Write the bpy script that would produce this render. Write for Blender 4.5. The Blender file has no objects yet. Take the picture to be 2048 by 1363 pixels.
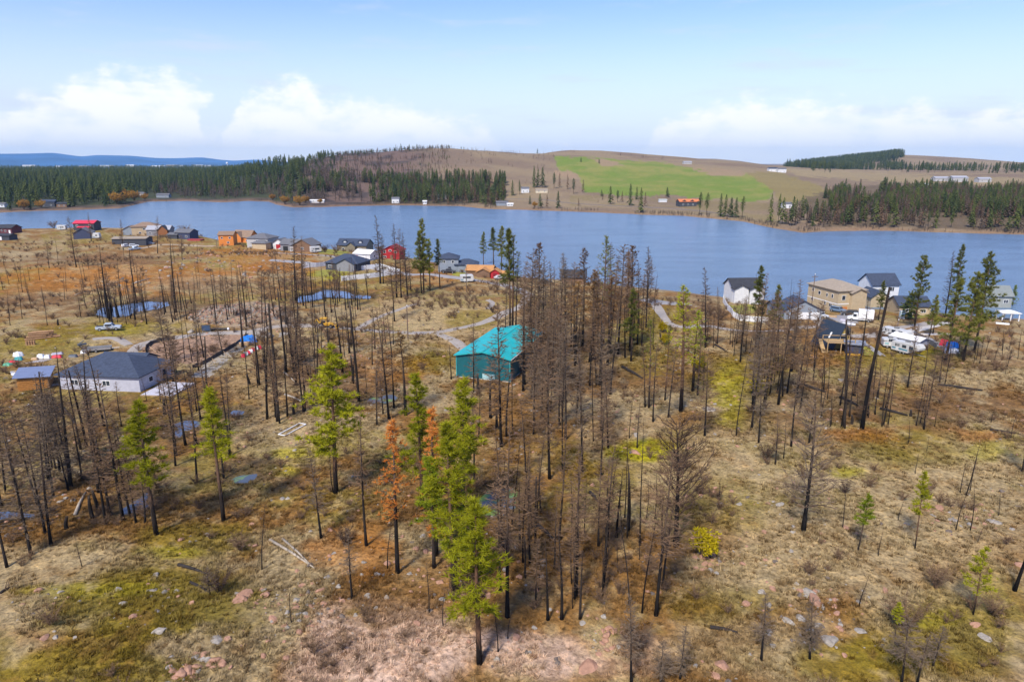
import bpy, math, random
import numpy as np
from mathutils import Vector, Matrix, Euler

random.seed(7)
rng = np.random.default_rng(7)
SC = bpy.context.scene
COL = SC.collection
R = math.radians

# ------------------------------------------------------------------ camera
FPX, PITCH, CAMZ = 1365.0, R(14.67), 45.0
CP, SP = math.cos(PITCH), math.sin(PITCH)
cam_d = bpy.data.cameras.new('camera')
cam_d.sensor_width = 36.0
cam_d.lens = 36.0 * FPX / 2048.0
cam_d.clip_start = 1.0
cam_d.clip_end = 40000.0
cam = bpy.data.objects.new('camera', cam_d)
cam.location = (0, 0, CAMZ)
cam.rotation_euler = (math.pi / 2 - PITCH, 0, 0)
COL.objects.link(cam)
SC.camera = cam

# ------------------------------------------------------------------ world / sky
SUN_EL, SUN_AZ = R(48), R(205)          # azimuth clockwise from +Y: behind the camera, a little to the left
world = bpy.data.worlds.new('World')
SC.world = world
world.use_nodes = True
wn, wl = world.node_tree.nodes, world.node_tree.links
wn.clear()

def nd(tree, kind, **kw):
    n = tree.nodes.new(kind)
    for k, v in kw.items():
        if k.startswith('i_'):
            key = k[2:]
            key = int(key) if key.isdigit() else key.replace('_', ' ')
            if hasattr(v, 'is_linked') or isinstance(v, bpy.types.NodeSocket):
                tree.links.new(v, n.inputs[key])
            else:
                n.inputs[key].default_value = v
        else:
            setattr(n, k, v)
    return n

def math_n(tree, op, a, b=None, c=None):
    n = tree.nodes.new('ShaderNodeMath'); n.operation = op
    for i, v in enumerate((a, b, c)):
        if v is None: continue
        if isinstance(v, bpy.types.NodeSocket): tree.links.new(v, n.inputs[i])
        else: n.inputs[i].default_value = v
    return n.outputs[0]

def mix_n(tree, fac, a, b, blend='MIX'):
    n = tree.nodes.new('ShaderNodeMix'); n.data_type = 'RGBA'; n.blend_type = blend; n.clamp_factor = True
    for key, v in ((0, fac), (6, a), (7, b)):
        if isinstance(v, bpy.types.NodeSocket): tree.links.new(v, n.inputs[key])
        elif key == 0: n.inputs[0].default_value = v
        else: n.inputs[key].default_value = (v[0], v[1], v[2], 1)
    return n.outputs[2]

def ramp_n(tree, fac, stops, interp='LINEAR'):
    n = tree.nodes.new('ShaderNodeValToRGB'); cr = n.color_ramp; cr.interpolation = interp
    while len(cr.elements) > 1: cr.elements.remove(cr.elements[-1])
    for i, (p, c) in enumerate(stops):
        e = cr.elements[0] if i == 0 else cr.elements.new(p)
        e.position = p
        c = (c, c, c) if isinstance(c, (int, float)) else c
        e.color = (c[0], c[1], c[2], 1)
    if isinstance(fac, bpy.types.NodeSocket): tree.links.new(fac, n.inputs[0])
    return n.outputs[0]

def smooth_n(tree, x, lo, hi):
    n = tree.nodes.new('ShaderNodeMapRange'); n.interpolation_type = 'SMOOTHSTEP'
    tree.links.new(x, n.inputs[0])
    for i, v in ((1, lo), (2, hi)):
        if isinstance(v, bpy.types.NodeSocket): tree.links.new(v, n.inputs[i])
        else: n.inputs[i].default_value = v
    n.inputs[3].default_value = 0; n.inputs[4].default_value = 1
    return n.outputs[0]

W = world.node_tree
sky = nd(W, 'ShaderNodeTexSky', sky_type='NISHITA', sun_disc=False, sun_elevation=SUN_EL, sun_rotation=SUN_AZ,
         altitude=600.0, air_density=1.0, dust_density=0.2, ozone_density=4.0)
tc = nd(W, 'ShaderNodeTexCoord')
sx = nd(W, 'ShaderNodeSeparateXYZ'); wl.new(tc.outputs['Generated'], sx.inputs[0])
az = math_n(W, 'ARCTAN2', sx.outputs[0], sx.outputs[1])
el = math_n(W, 'ARCSINE', sx.outputs[2])
nw = nd(W, 'ShaderNodeTexNoise', i_Scale=9.0, i_Detail=3.0); wl.new(tc.outputs['Generated'], nw.inputs['Vector'])
u = nd(W, 'ShaderNodeMapRange', i_1=-0.8, i_2=0.8, i_3=0.0, i_4=1.0); wl.new(math_n(W, 'ADD', az, math_n(W, 'MULTIPLY', math_n(W, 'SUBTRACT', nw.outputs[0], 0.5), 0.14)), u.inputs[0])
TOPS = [(-100, 215), (0, 212), (40, 232), (80, 192), (150, 180), (190, 158), (280, 150), (350, 152), (400, 182), (430, 262),
        (465, 262), (490, 200), (530, 182), (575, 165), (612, 176), (650, 200), (780, 205), (840, 222), (960, 252), (1010, 292), (1300, 296),
        (1335, 240), (1400, 206), (1480, 196), (1560, 208), (1640, 206), (1750, 226), (1820, 214), (1890, 220), (1930, 240), (1985, 214), (2150, 225)]
def sky_u(px): return (math.atan((px - 1024) / 1411.0) + 0.8) / 1.6
def sky_e(px, py): return math.atan((324 - py) / 1411.0 * math.cos(math.atan((px - 1024) / 1411.0)))
top = ramp_n(W, u.outputs[0], [(sky_u(p), sky_e(p, y) / 0.2) for p, y in TOPS], 'EASE')
top = math_n(W, 'MULTIPLY', top, 0.2)
cv = nd(W, 'ShaderNodeCombineXYZ')
wl.new(math_n(W, 'MULTIPLY', az, 30.0), cv.inputs[0]); wl.new(math_n(W, 'MULTIPLY', el, 58.0), cv.inputs[1])
n1 = nd(W, 'ShaderNodeTexNoise', i_Scale=1.0, i_Detail=8.0, i_Roughness=0.64); wl.new(cv.outputs[0], n1.inputs['Vector'])
n2 = nd(W, 'ShaderNodeTexNoise', i_Scale=0.55, i_Detail=4.0, i_Roughness=0.55); wl.new(cv.outputs[0], n2.inputs['Vector'])
puff = math_n(W, 'MULTIPLY', math_n(W, 'SUBTRACT', n1.outputs[0], 0.5), 0.085)
edge = math_n(W, 'SUBTRACT', math_n(W, 'ADD', top, puff), el)
cum = smooth_n(W, edge, -0.006, 0.024)
base_fade = smooth_n(W, el, 0.012, 0.06)
cum = math_n(W, 'MULTIPLY', cum, math_n(W, 'ADD', math_n(W, 'MULTIPLY', base_fade, 0.55), 0.45))
cum = math_n(W, 'MULTIPLY', math_n(W, 'MULTIPLY', cum, 0.9), smooth_n(W, n2.outputs[0], 0.20, 0.56))
cv2 = nd(W, 'ShaderNodeCombineXYZ')
wl.new(math_n(W, 'MULTIPLY', az, 4.0), cv2.inputs[0]); wl.new(math_n(W, 'MULTIPLY', el, 26.0), cv2.inputs[1])
n3 = nd(W, 'ShaderNodeTexNoise', i_Scale=1.0, i_Detail=5.0, i_Roughness=0.6); wl.new(cv2.outputs[0], n3.inputs['Vector'])
thin = math_n(W, 'MULTIPLY', smooth_n(W, n3.outputs[0], 0.50, 0.74), 0.60)
veil = math_n(W, 'SUBTRACT', 1.0, smooth_n(W, el, 0.0, 0.235))          # milky air low over the land
hazy = mix_n(W, math_n(W, 'MULTIPLY', veil, 0.92), mix_n(W, 1.0, sky.outputs[0], (1.02, 1.02, 1.30), 'MULTIPLY'), (5.35, 5.75, 6.6))
c1 = mix_n(W, thin, hazy, (4.6, 5.0, 5.6))
c1 = mix_n(W, 1.0, c1, (.99, 1.0, 1.03), 'MULTIPLY')
c2 = mix_n(W, cum, c1, (7.2, 7.2, 7.1))
bg = nd(W, 'ShaderNodeBackground', i_Strength=0.09); wl.new(c2, bg.inputs[0])
world.cycles.sampling_method = 'MANUAL'; world.cycles.sample_map_resolution = 512
wo = nd(W, 'ShaderNodeOutputWorld'); wl.new(bg.outputs[0], wo.inputs[0])

# ------------------------------------------------------------------ sun (veiled) and exposure
sun_d = bpy.data.lights.new('sun', 'SUN')
sun_d.energy = 3.0; sun_d.angle = R(9); sun_d.color = (1.0, 0.925, 0.80)
sun = bpy.data.objects.new('sun', sun_d)
sdir = Vector((math.sin(SUN_AZ) * math.cos(SUN_EL), math.cos(SUN_AZ) * math.cos(SUN_EL), math.sin(SUN_EL)))
sun.rotation_euler = sdir.to_track_quat('Z', 'Y').to_euler()
sun.location = sdir * 200
COL.objects.link(sun)
vs = SC.view_settings
vs.view_transform = 'Standard'; vs.look = 'None'; vs.exposure = 0.86; vs.gamma = 1.0; vs.use_curve_mapping = False
SC.cycles.max_bounces = 5; SC.cycles.diffuse_bounces = 2; SC.cycles.glossy_bounces = 2
SC.cycles.transparent_max_bounces = 6; SC.cycles.volume_bounces = 0
SC.cycles.use_denoising = True

# ------------------------------------------------------------------ helpers: meshes and materials
class G:
    def __init__(s): s.v = []; s.f = []
    def add(s, vs, fs):
        o = len(s.v); s.v += [tuple(p) for p in vs]; s.f += [tuple(i + o for i in q) for q in fs]; return s
    def tube(s, pts, rad, n=6, cap=True, ph=0.0):
        pts = [Vector(p) for p in pts]; o = len(s.v); m = len(pts)
        for i, p in enumerate(pts):
            t = (pts[min(i + 1, m - 1)] - pts[max(i - 1, 0)]).normalized()
            a = t.orthogonal().normalized() if abs(t.z) < .9 else Vector((1, 0, 0)) - t * t.x
            a.normalize(); b = t.cross(a)
            for k in range(n):
                an = ph + 2 * math.pi * k / n
                s.v.append(tuple(p + (a * math.cos(an) + b * math.sin(an)) * rad[i]))
        for i in range(m - 1):
            for k in range(n):
                k2 = (k + 1) % n
                s.f.append((o + i * n + k, o + i * n + k2, o + (i + 1) * n + k2, o + (i + 1) * n + k))
        if cap:
            s.f.append(tuple(o + k for k in reversed(range(n))))
            s.f.append(tuple(o + (m - 1) * n + k for k in range(n)))
        return s
    def box(s, x0, x1, y0, y1, z0, z1):
        return s.add([(x0, y0, z0), (x1, y0, z0), (x1, y1, z0), (x0, y1, z0), (x0, y0, z1), (x1, y0, z1), (x1, y1, z1), (x0, y1, z1)],
                     [(0, 3, 2, 1), (4, 5, 6, 7), (0, 1, 5, 4), (1, 2, 6, 5), (2, 3, 7, 6), (3, 0, 4, 7)])
    def prism(s, poly, y0, y1):            # poly in xz, extruded along y
        n = len(poly)
        vs = [(x, y0, z) for x, z in poly] + [(x, y1, z) for x, z in poly]
        fs = [tuple(range(n)), tuple(reversed(range(n, 2 * n)))] + [(i, i + n, (i + 1) % n + n, (i + 1) % n) for i in range(n)]
        return s.add(vs, fs)
    def prismx(s, poly, x0, x1):           # poly in yz, extruded along x
        n = len(poly)
        vs = [(x0, y, z) for y, z in poly] + [(x1, y, z) for y, z in poly]
        fs = [tuple(reversed(range(n))), tuple(range(n, 2 * n))] + [(i, (i + 1) % n, (i + 1) % n + n, i + n) for i in range(n)]
        return s.add(vs, fs)
    def slab(s, poly, z0, z1):             # poly in xy
        n = len(poly)
        vs = [(x, y, z0) for x, y in poly] + [(x, y, z1) for x, y in poly]
        fs = [tuple(reversed(range(n))), tuple(range(n, 2 * n))] + [(i, (i + 1) % n, (i + 1) % n + n, i + n) for i in range(n)]
        return s.add(vs, fs)
    def plate(s, a, b, c, d, t):           # thick quad
        a, b, c, d = map(Vector, (a, b, c, d)); n = (b - a).cross(d - a).normalized() * t
        return s.add([a, b, c, d, a + n, b + n, c + n, d + n],
                     [(3, 2, 1, 0), (4, 5, 6, 7), (0, 1, 5, 4), (1, 2, 6, 5), (2, 3, 7, 6), (3, 0, 4, 7)])
    def mesh(s, name, smooth=False):
        me = bpy.data.meshes.new(name); me.from_pydata(s.v, [], s.f); me.update()
        if smooth: me.shade_smooth()
        return me
    def obj(s, name, mat, parent=None, smooth=False):
        me = s.mesh(name, smooth); me.materials.append(mat)
        return link(name, me, parent)

def link(name, me, parent=None):
    o = bpy.data.objects.new(name, me); COL.objects.link(o)
    if parent is not None: o.parent = parent
    return o
def tag(o, label, cat, group=None):
    o['label'] = label; o['category'] = cat
    if group: o['group'] = group
    return o
def root(name, loc, rz=0.0, label=None, cat=None, group=None, sc=1.0):
    o = bpy.data.objects.new(name, None); COL.objects.link(o)
    o.empty_display_size = 0.5
    o.location = loc; o.rotation_euler = (0, 0, rz); o.scale = (sc, sc, sc)
    if label: tag(o, label, cat, group)
    return o
def structure(o): o['kind'] = 'structure'; return o
def stuff(o, label=None, cat=None):
    o['kind'] = 'stuff'
    if label: o['label'] = label; o['category'] = cat
    return o

MATS = {}
def M(name, col, rough=0.8, var=0.22, scale=2.0, metal=0.0, bump=0.0, spec=0.3):
    if name in MATS: return MATS[name]
    m = bpy.data.materials.new(name); m.use_nodes = True; t = m.node_tree; MATS[name] = m
    b = t.nodes['Principled BSDF']
    tcn = nd(t, 'ShaderNodeTexCoord')
    nz = nd(t, 'ShaderNodeTexNoise', i_Scale=scale, i_Detail=5.0, i_Roughness=0.65); t.links.new(tcn.outputs['Object'], nz.inputs['Vector'])
    f = ramp_n(t, nz.outputs[0], [(0.28, 0.0), (0.72, 1.0)])
    c = mix_n(t, f, tuple(k * (1 - var) for k in col), tuple(min(1, k * (1 + var)) for k in col))
    t.links.new(c, b.inputs['Base Color'])
    b.inputs['Roughness'].default_value = rough; b.inputs['Metallic'].default_value = metal
    b.inputs['Specular IOR Level'].default_value = spec
    if bump:
        bp = nd(t, 'ShaderNodeBump', i_Strength=bump, i_Distance=0.05); t.links.new(nz.outputs[0], bp.inputs['Height']); t.links.new(bp.outputs[0], b.inputs['Normal'])
    return m

# ------------------------------------------------------------------ terrain height field
def vnoise(x, y, seed=0):
    x = np.asarray(x, float); y = np.asarray(y, float)
    xi = np.floor(x).astype(np.int64); yi = np.floor(y).astype(np.int64)
    fx = x - xi; fy = y - yi
    fx = fx * fx * (3 - 2 * fx); fy = fy * fy * (3 - 2 * fy)
    def h(a, b):
        k = (a * 374761393 + b * 668265263 + seed * 1442695041) & 0xffffffff
        k = ((k ^ (k >> 13)) * 1274126177) & 0xffffffff
        k = k ^ (k >> 16)
        return k / 4294967295.0
    return (h(xi, yi) * (1 - fx) + h(xi + 1, yi) * fx) * (1 - fy) + (h(xi, yi + 1) * (1 - fx) + h(xi + 1, yi + 1) * fx) * fy
def fbm(x, y, seed=0, oct=4, gain=0.5):
    a, s, t = 1.0, 0.0, 0.0
    for i in range(oct):
        s = s + a * vnoise(x, y, seed + i * 17); t += a; a *= gain
        x = np.asarray(x) * 2.03 + 11.3; y = np.asarray(y) * 2.03 + 5.7
    return s / t
def sstep(x, a, b):
    t = np.clip((np.asarray(x, float) - a) / (b - a), 0, 1); return t * t * (3 - 2 * t)

def flat(px, py, z):                       # photo pixel -> point on a level plane
    v = (681.5 - py) / FPX
    t = (z - CAMZ) / (-SP + v * CP)
    return np.array([(px - 1024) / FPX * t, (CP + v * SP) * t])
def elev_at(px, py, r):                    # height of a far crest seen at a pixel, at plan distance r
    v = (681.5 - py) / FPX
    a = math.atan((px - 1024) / (FPX * (CP + v * SP)))
    return a, CAMZ + r * math.cos(a) * (-SP + v * CP) / (CP + v * SP)

NEAR_PX = [(0, 458), (100, 455), (200, 454), (262, 455), (350, 460), (410, 472), (445, 480), (555, 486), (645, 495), (742, 503), (830, 515), (890, 527),
           (943, 534), (1046, 552), (1110, 556), (1191, 562), (1275, 571), (1370, 581), (1443, 590), (1533, 598), (1625, 606), (1720, 612), (1820, 617), (1920, 625), (2048, 636)]
FAR_PX = [(0, 425), (68, 422), (171, 419.5), (239, 417), (273, 408.5), (297, 403.5), (376, 402), (444, 405), (496, 402), (538, 403), (552, 409), (588, 415), (649, 414),
          (785, 410), (922, 412.5), (973, 417.5), (1058, 420), (1161, 424), (1280, 429), (1366, 432), (1490, 444), (1552, 458), (1606, 465.5), (1655, 462.5), (1738, 460), (1862, 465), (2048, 469)]
def shore(tab, z, lo, hi):
    pts = [flat(px, py, z) for px, py in tab]
    a = [math.atan2(p[0], p[1]) for p in pts]; r = [math.hypot(*p) for p in pts]
    return np.array([k for k, _ in lo] + a + [k for k, _ in hi]), np.array([k for _, k in lo] + r + [k for _, k in hi])
NA, NR = shore(NEAR_PX, 0.6, [(-1.9, 1500), (-1.4, 1250), (-1.0, 900)], [(0.85, 255), (1.1, 300), (1.5, 480), (1.9, 700)])
FA, FR = shore(FAR_PX, 0.0, [(-1.9, 1500), (-1.4, 1400), (-1.0, 1050)], [(0.85, 620), (1.1, 680), (1.5, 740), (1.9, 700)])
RIDGE1 = [(560, 334, 1250), (590, 329, 1260), (640, 315, 1280), (700, 307, 1300), (760, 304.5, 1300), (830, 298, 1320), (900, 297, 1350), (980, 302, 1400), (1040, 307, 1450), (1085, 307, 1520),
          (1110, 303, 1600), (1140, 300, 1650), (1200, 301.5, 1700), (1300, 309, 1700), (1400, 317, 1700), (1500, 325.5, 1700), (1560, 333, 1700), (1640, 338, 1700), (1760, 341, 1700)]
RIDGE2 = [(1300, 330, 3900), (1345, 325, 3900), (1390, 317.5, 3900), (1430, 318, 3900), (1480, 322, 3800), (1530, 330, 3600), (1560, 331, 3400), (1640, 324.5, 3200), (1700, 319, 3100), (1760, 314, 3000),
          (1795, 309, 3000), (1850, 311.5, 3000), (1950, 318, 3000), (2048, 325.5, 3000), (2200, 331, 3000)]
def ridge_tab(tab):
    a = []; z = []; r = []
    for px, py, d in tab:
        k, h = elev_at(px, py, d); a.append(k); z.append(h); r.append(d)
    return np.array(a), np.array(z), np.array(r)
A1, Z1, R1 = ridge_tab(RIDGE1)
A2, Z2, R2 = ridge_tab(RIDGE2)

PONDS_PX = {
 'p_upper': [(184, 631), (196, 615), (232, 612), (262, 606), (300, 602), (340, 603), (344, 611), (318, 619), (282, 623), (255, 632), (212, 637)],
 'p_mid': [(584, 602), (594, 592), (622, 589), (645, 578), (690, 581), (712, 588), (748, 591), (742, 598), (700, 598), (655, 596), (630, 602), (596, 607)],
 'p_bank': [(338, 868), (344, 848), (375, 838), (412, 842), (408, 853), (378, 864), (356, 882)],
 'p_small': [(448, 833), (466, 819), (504, 819), (488, 833)],
 'p_algae': [(440, 960), (470, 948), (505, 942), (534, 930), (532, 946), (505, 968), (462, 970)],
 'p_edge': [(-60, 1022), (0, 1016), (60, 1018), (84, 1026), (70, 1036), (0, 1042), (-60, 1046)],
 'p_stream': [(222, 1022), (262, 1000), (290, 982), (314, 984), (304, 1014), (262, 1030), (232, 1034)],
 'p_grove': [(940, 1004), (975, 978), (1020, 970), (1046, 984), (1040, 1018), (1000, 1034), (955, 1034)],
 'p_green': [(722, 806), (742, 792), (790, 786), (806, 796), (772, 810)],
}
PONDS = {}
def near_base(x, y):
    z = 3.0 + 2.2 * (fbm(x / 58., y / 58., 3, 3) - 0.5) + 1.3 * (fbm(x / 15., y / 15., 9, 2) - 0.5)
    r = np.hypot(x, y)
    z = z + 2.0 * np.exp(-(((x + 38) / 26) ** 2 + ((y - 52) / 9) ** 2)) + 1.2 * np.exp(-(((x - 45) / 22) ** 2 + ((y - 66) / 14) ** 2))
    z = z + 2.4 * np.exp(-(((x + 170) / 60) ** 2 + ((y - 265) / 26) ** 2)) + 1.8 * np.exp(-(((x + 118) / 24) ** 2 + ((y - 300) / 16) ** 2)) + 1.0 * np.exp(-(((x - 10) / 25) ** 2 + ((y - 205) / 16) ** 2))
    z = z + 1.6 * np.exp(-(((x + 82) / 15) ** 2 + ((y - 186) / 7) ** 2)) * 1.0
    z = z + 0.22 * (fbm(x / 3.1, y / 3.1, 21, 3) - 0.5) * sstep(-r, -260, -120)
    return z
def inpoly(x, y, P):
    c = np.zeros(np.shape(x), bool); n = len(P)
    for i in range(n):
        x1, y1 = P[i]; x2, y2 = P[(i + 1) % n]
        c ^= ((y1 > y) != (y2 > y)) & (x < (x2 - x1) * (y - y1) / (y2 - y1 + 1e-12) + x1)
    return c
def polydist(x, y, P, closed=True):
    d = np.full(np.shape(x), 1e9); n = len(P)
    for i in range(n if closed else n - 1):
        a = np.array(P[i], float); b = np.array(P[(i + 1) % n], float); e = b - a
        t = np.clip(((x - a[0]) * e[0] + (y - a[1]) * e[1]) / (e @ e + 1e-9), 0, 1)
        d = np.minimum(d, np.hypot(x - a[0] - t * e[0], y - a[1] - t * e[1]))
    return d
FLATS = []                                   # (polygon, level, margin): building pads
def height(x, y):
    x = np.asarray(x, float); y = np.asarray(y, float)
    az_ = np.arctan2(x, y); r = np.hypot(x, y)
    nr = np.interp(az_, NA, NR, left=1e9, right=1e9) + 5.0 * (fbm(x / 14., y / 14., 41, 2) - 0.5)
    fr = np.interp(az_, FA, FR, left=1e9, right=1e9) + 12.0 * (fbm(x / 30., y / 30., 43, 2) - 0.5)
    nb = near_base(x, y)
    for P, z, w in PONDS.values():
        x0, y0, x1, y1 = P[:, 0].min() - 8, P[:, 1].min() - 8, P[:, 0].max() + 8, P[:, 1].max() + 8
        k = (x > x0) & (x < x1) & (y > y0) & (y < y1)
        if not np.any(k): continue
        d = polydist(x[k], y[k], P); ins = inpoly(x[k], y[k], P); sd = np.where(ins, -d, d)
        f = 1 - sstep(sd, 0, 6.0)
        sd = sd + min(2.0, .12 * (x1 - x0)) * (fbm(x[k] / 2.6, y[k] / 2.6, 29, 3) - 0.5)
        nb[k] = nb[k] * (1 - f) + (z + 0.30) * f - 0.9 * (1 - sstep(sd, -2.2, 0.5))
    for P, z, w in FLATS:
        k = (np.abs(x - P[:, 0].mean()) < 45) & (np.abs(y - P[:, 1].mean()) < 45)
        if not np.any(k): continue
        d = polydist(x[k], y[k], P); ins = inpoly(x[k], y[k], P); sd = np.where(ins, -d, d)
        f = 1 - sstep(sd, 0, w); nb[k] = nb[k] * (1 - f) + z * f
    dn = (nr - r) * 0.75
    near = np.where(dn > 0, np.minimum(nb, 0.05 + 0.11 * dn + 0.0 * nb) * 1.0, np.maximum(-3.0, 0.12 * dn))
    soft = np.minimum(nb, 0.05 + 0.11 * np.maximum(dn, 0))
    near = np.where(dn > 0, soft, near)
    t = r - fr
    zp = 1.2 * sstep(t, 0, 14) + np.minimum(np.maximum(t, 0) * 0.016, 9.0) + 3.0 * (fbm(x / 120., y / 120., 5, 3) - 0.5) * sstep(t, 20, 160)
    zr = np.interp(az_, A1, Z1); rr = np.interp(az_, A1, R1)
    foot = fr + 40
    w1 = sstep(az_, A1[0] - 0.10, A1[1])
    s1 = np.clip((r - foot) / np.maximum(rr - foot, 10), 0, 1)
    prof = 0.35 * s1 + 0.65 * (s1 * s1 * (3 - 2 * s1))
    back = 1 - sstep(r, rr, rr + 1500)
    hill = (zr - 10.0) * prof * back * w1
    hill = hill + (fbm(x / 70., y / 70., 55, 4) - 0.5) * 9.0 * np.sin(np.pi * np.clip(s1, 0, 1)) * w1 * (1 - sstep(az_, -0.02, 0.05))
    hill = hill + (fbm(x / 190., y / 190., 57, 3) - 0.5) * 7.0 * np.sin(np.pi * np.clip(s1, 0, 1)) * w1
    zr2 = np.interp(az_, A2, Z2); rr2 = np.interp(az_, A2, R2)
    w2 = sstep(az_, A2[0] - 0.12, A2[1]) * (1 - sstep(az_, 0.95, 1.2))
    s2 = np.clip((r - 1750) / (rr2 - 1750), 0, 1); s2 = s2 * s2 * (3 - 2 * s2)
    hill2 = (zr2 - 10.0) * s2 * (1 - sstep(r, rr2, rr2 + 1800)) * w2
    far = zp + np.maximum(hill, hill2)
    far = np.where(t > 0, far, np.maximum(-3.0, 0.12 * t))
    out = np.where(r < (nr + fr) * 0.5, near, far)
    return np.where(np.abs(az_) > 1.9, near_base(x, y), out)
for k, poly in PONDS_PX.items():
    P = np.array([flat(a, b, 3.0) for a, b in poly])
    z = float(np.mean(near_base(P[:, 0], P[:, 1]))) - 0.45
    PONDS[k] = (P, z, 0)
    P2 = np.array([flat(a, b, z) for a, b in poly]); PONDS[k] = (P2, z, 0)

def h1(x, y): return float(height(np.array([x]), np.array([y]))[0])
def at(px, py):
    """ground point seen at a photo pixel (ray marched onto the terrain)"""
    v = (681.5 - py) / FPX
    d = np.array([(px - 1024) / FPX, CP + v * SP, -SP + v * CP])
    ts = np.geomspace(34, 4500, 300)
    g = CAMZ + d[2] * ts - height(d[0] * ts, d[1] * ts)
    k = np.argmax(g < 0) if np.any(g < 0) else len(ts) - 1
    lo, hi = ts[max(k - 1, 0)], ts[k]
    tt = np.linspace(lo, hi, 40); g = CAMZ + d[2] * tt - height(d[0] * tt, d[1] * tt)
    k = np.argmax(g < 0) if np.any(g < 0) else len(tt) - 1
    t = tt[k]
    x, y = d[0] * t, d[1] * t
    return Vector((x, y, h1(x, y)))
def z_of(y, py):                             # height seen at row py above plan distance y
    v = (681.5 - py) / FPX
    return CAMZ + y * (v * CP - SP) / (CP + v * SP)
def project(x, y, z):
    dz = z - CAMZ; zc = y * CP - dz * SP; zc = np.where(zc < 1, 1, zc)
    return 1024 + FPX * x / zc, 681.5 - FPX * (y * SP + dz * CP) / zc
# ------------------------------------------------------------------ building pads
def pad(px_poly, margin=5.0, dz=0.0):
    P = np.array([flat(a, b, 3.0) for a, b in px_poly])
    z = float(np.mean(near_base(P[:, 0], P[:, 1]))) + dz
    P = np.array([flat(a, b, z) for a, b in px_poly]); FLATS.append((P, z, margin)); return P, z
SHOP_P, SHOP_Z = pad([(915, 753), (1021, 764), (1084, 703), (992, 694)], 4.0)
pad([(120, 800), (320, 800), (360, 735), (240, 715), (150, 745)], 5.0)
pad([(260, 735), (300, 695), (480, 670), (500, 690), (420, 735), (330, 745)], 4.0)
pad([(600, 560), (660, 535), (740, 535), (800, 545), (700, 565)], 5.0)
pad([(1640, 715), (1720, 715), (1700, 680), (1640, 680)], 4.0)

# ------------------------------------------------------------------ ground sheet
angs = np.concatenate([np.linspace(-math.pi, -0.80, 60, endpoint=False), np.linspace(-0.80, 0.80, 560), np.linspace(0.80, math.pi, 60, endpoint=False)[1:]])
rads = np.concatenate([[0.0, 8.0, 16.0, 24.0], np.geomspace(30, 330, 330), np.geomspace(330, 14500, 210)[1:]])
AA, RR = np.meshgrid(angs, rads)
X = (RR * np.sin(AA)).ravel(); Y = (RR * np.cos(AA)).ravel()
Z = height(X, Y)
Z = np.where(RR.ravel() > 6000, np.minimum(Z, 25), Z)
nA, nR_ = len(angs), len(rads)
i0 = np.arange(nR_ - 1)[:, None] * nA + np.arange(nA)[None, :]
i1 = np.arange(nR_ - 1)[:, None] * nA + (np.arange(nA)[None, :] + 1) % nA
Q = np.stack([i0, i1, i1 + nA, i0 + nA], -1).reshape(-1, 4)[:, ::-1]
def big_mesh(name, V, Q):
    me = bpy.data.meshes.new(name)
    me.vertices.add(len(V)); me.vertices.foreach_set('co', np.ascontiguousarray(V, dtype=np.float32).ravel())
    k = Q.shape[1]
    me.loops.add(Q.size); me.loops.foreach_set('vertex_index', np.ascontiguousarray(Q, dtype=np.int32).ravel())
    me.polygons.add(len(Q)); me.polygons.foreach_set('loop_start', np.arange(0, Q.size, k, dtype=np.int32))
    me.update(calc_edges=True); me.shade_smooth(); return me

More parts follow.
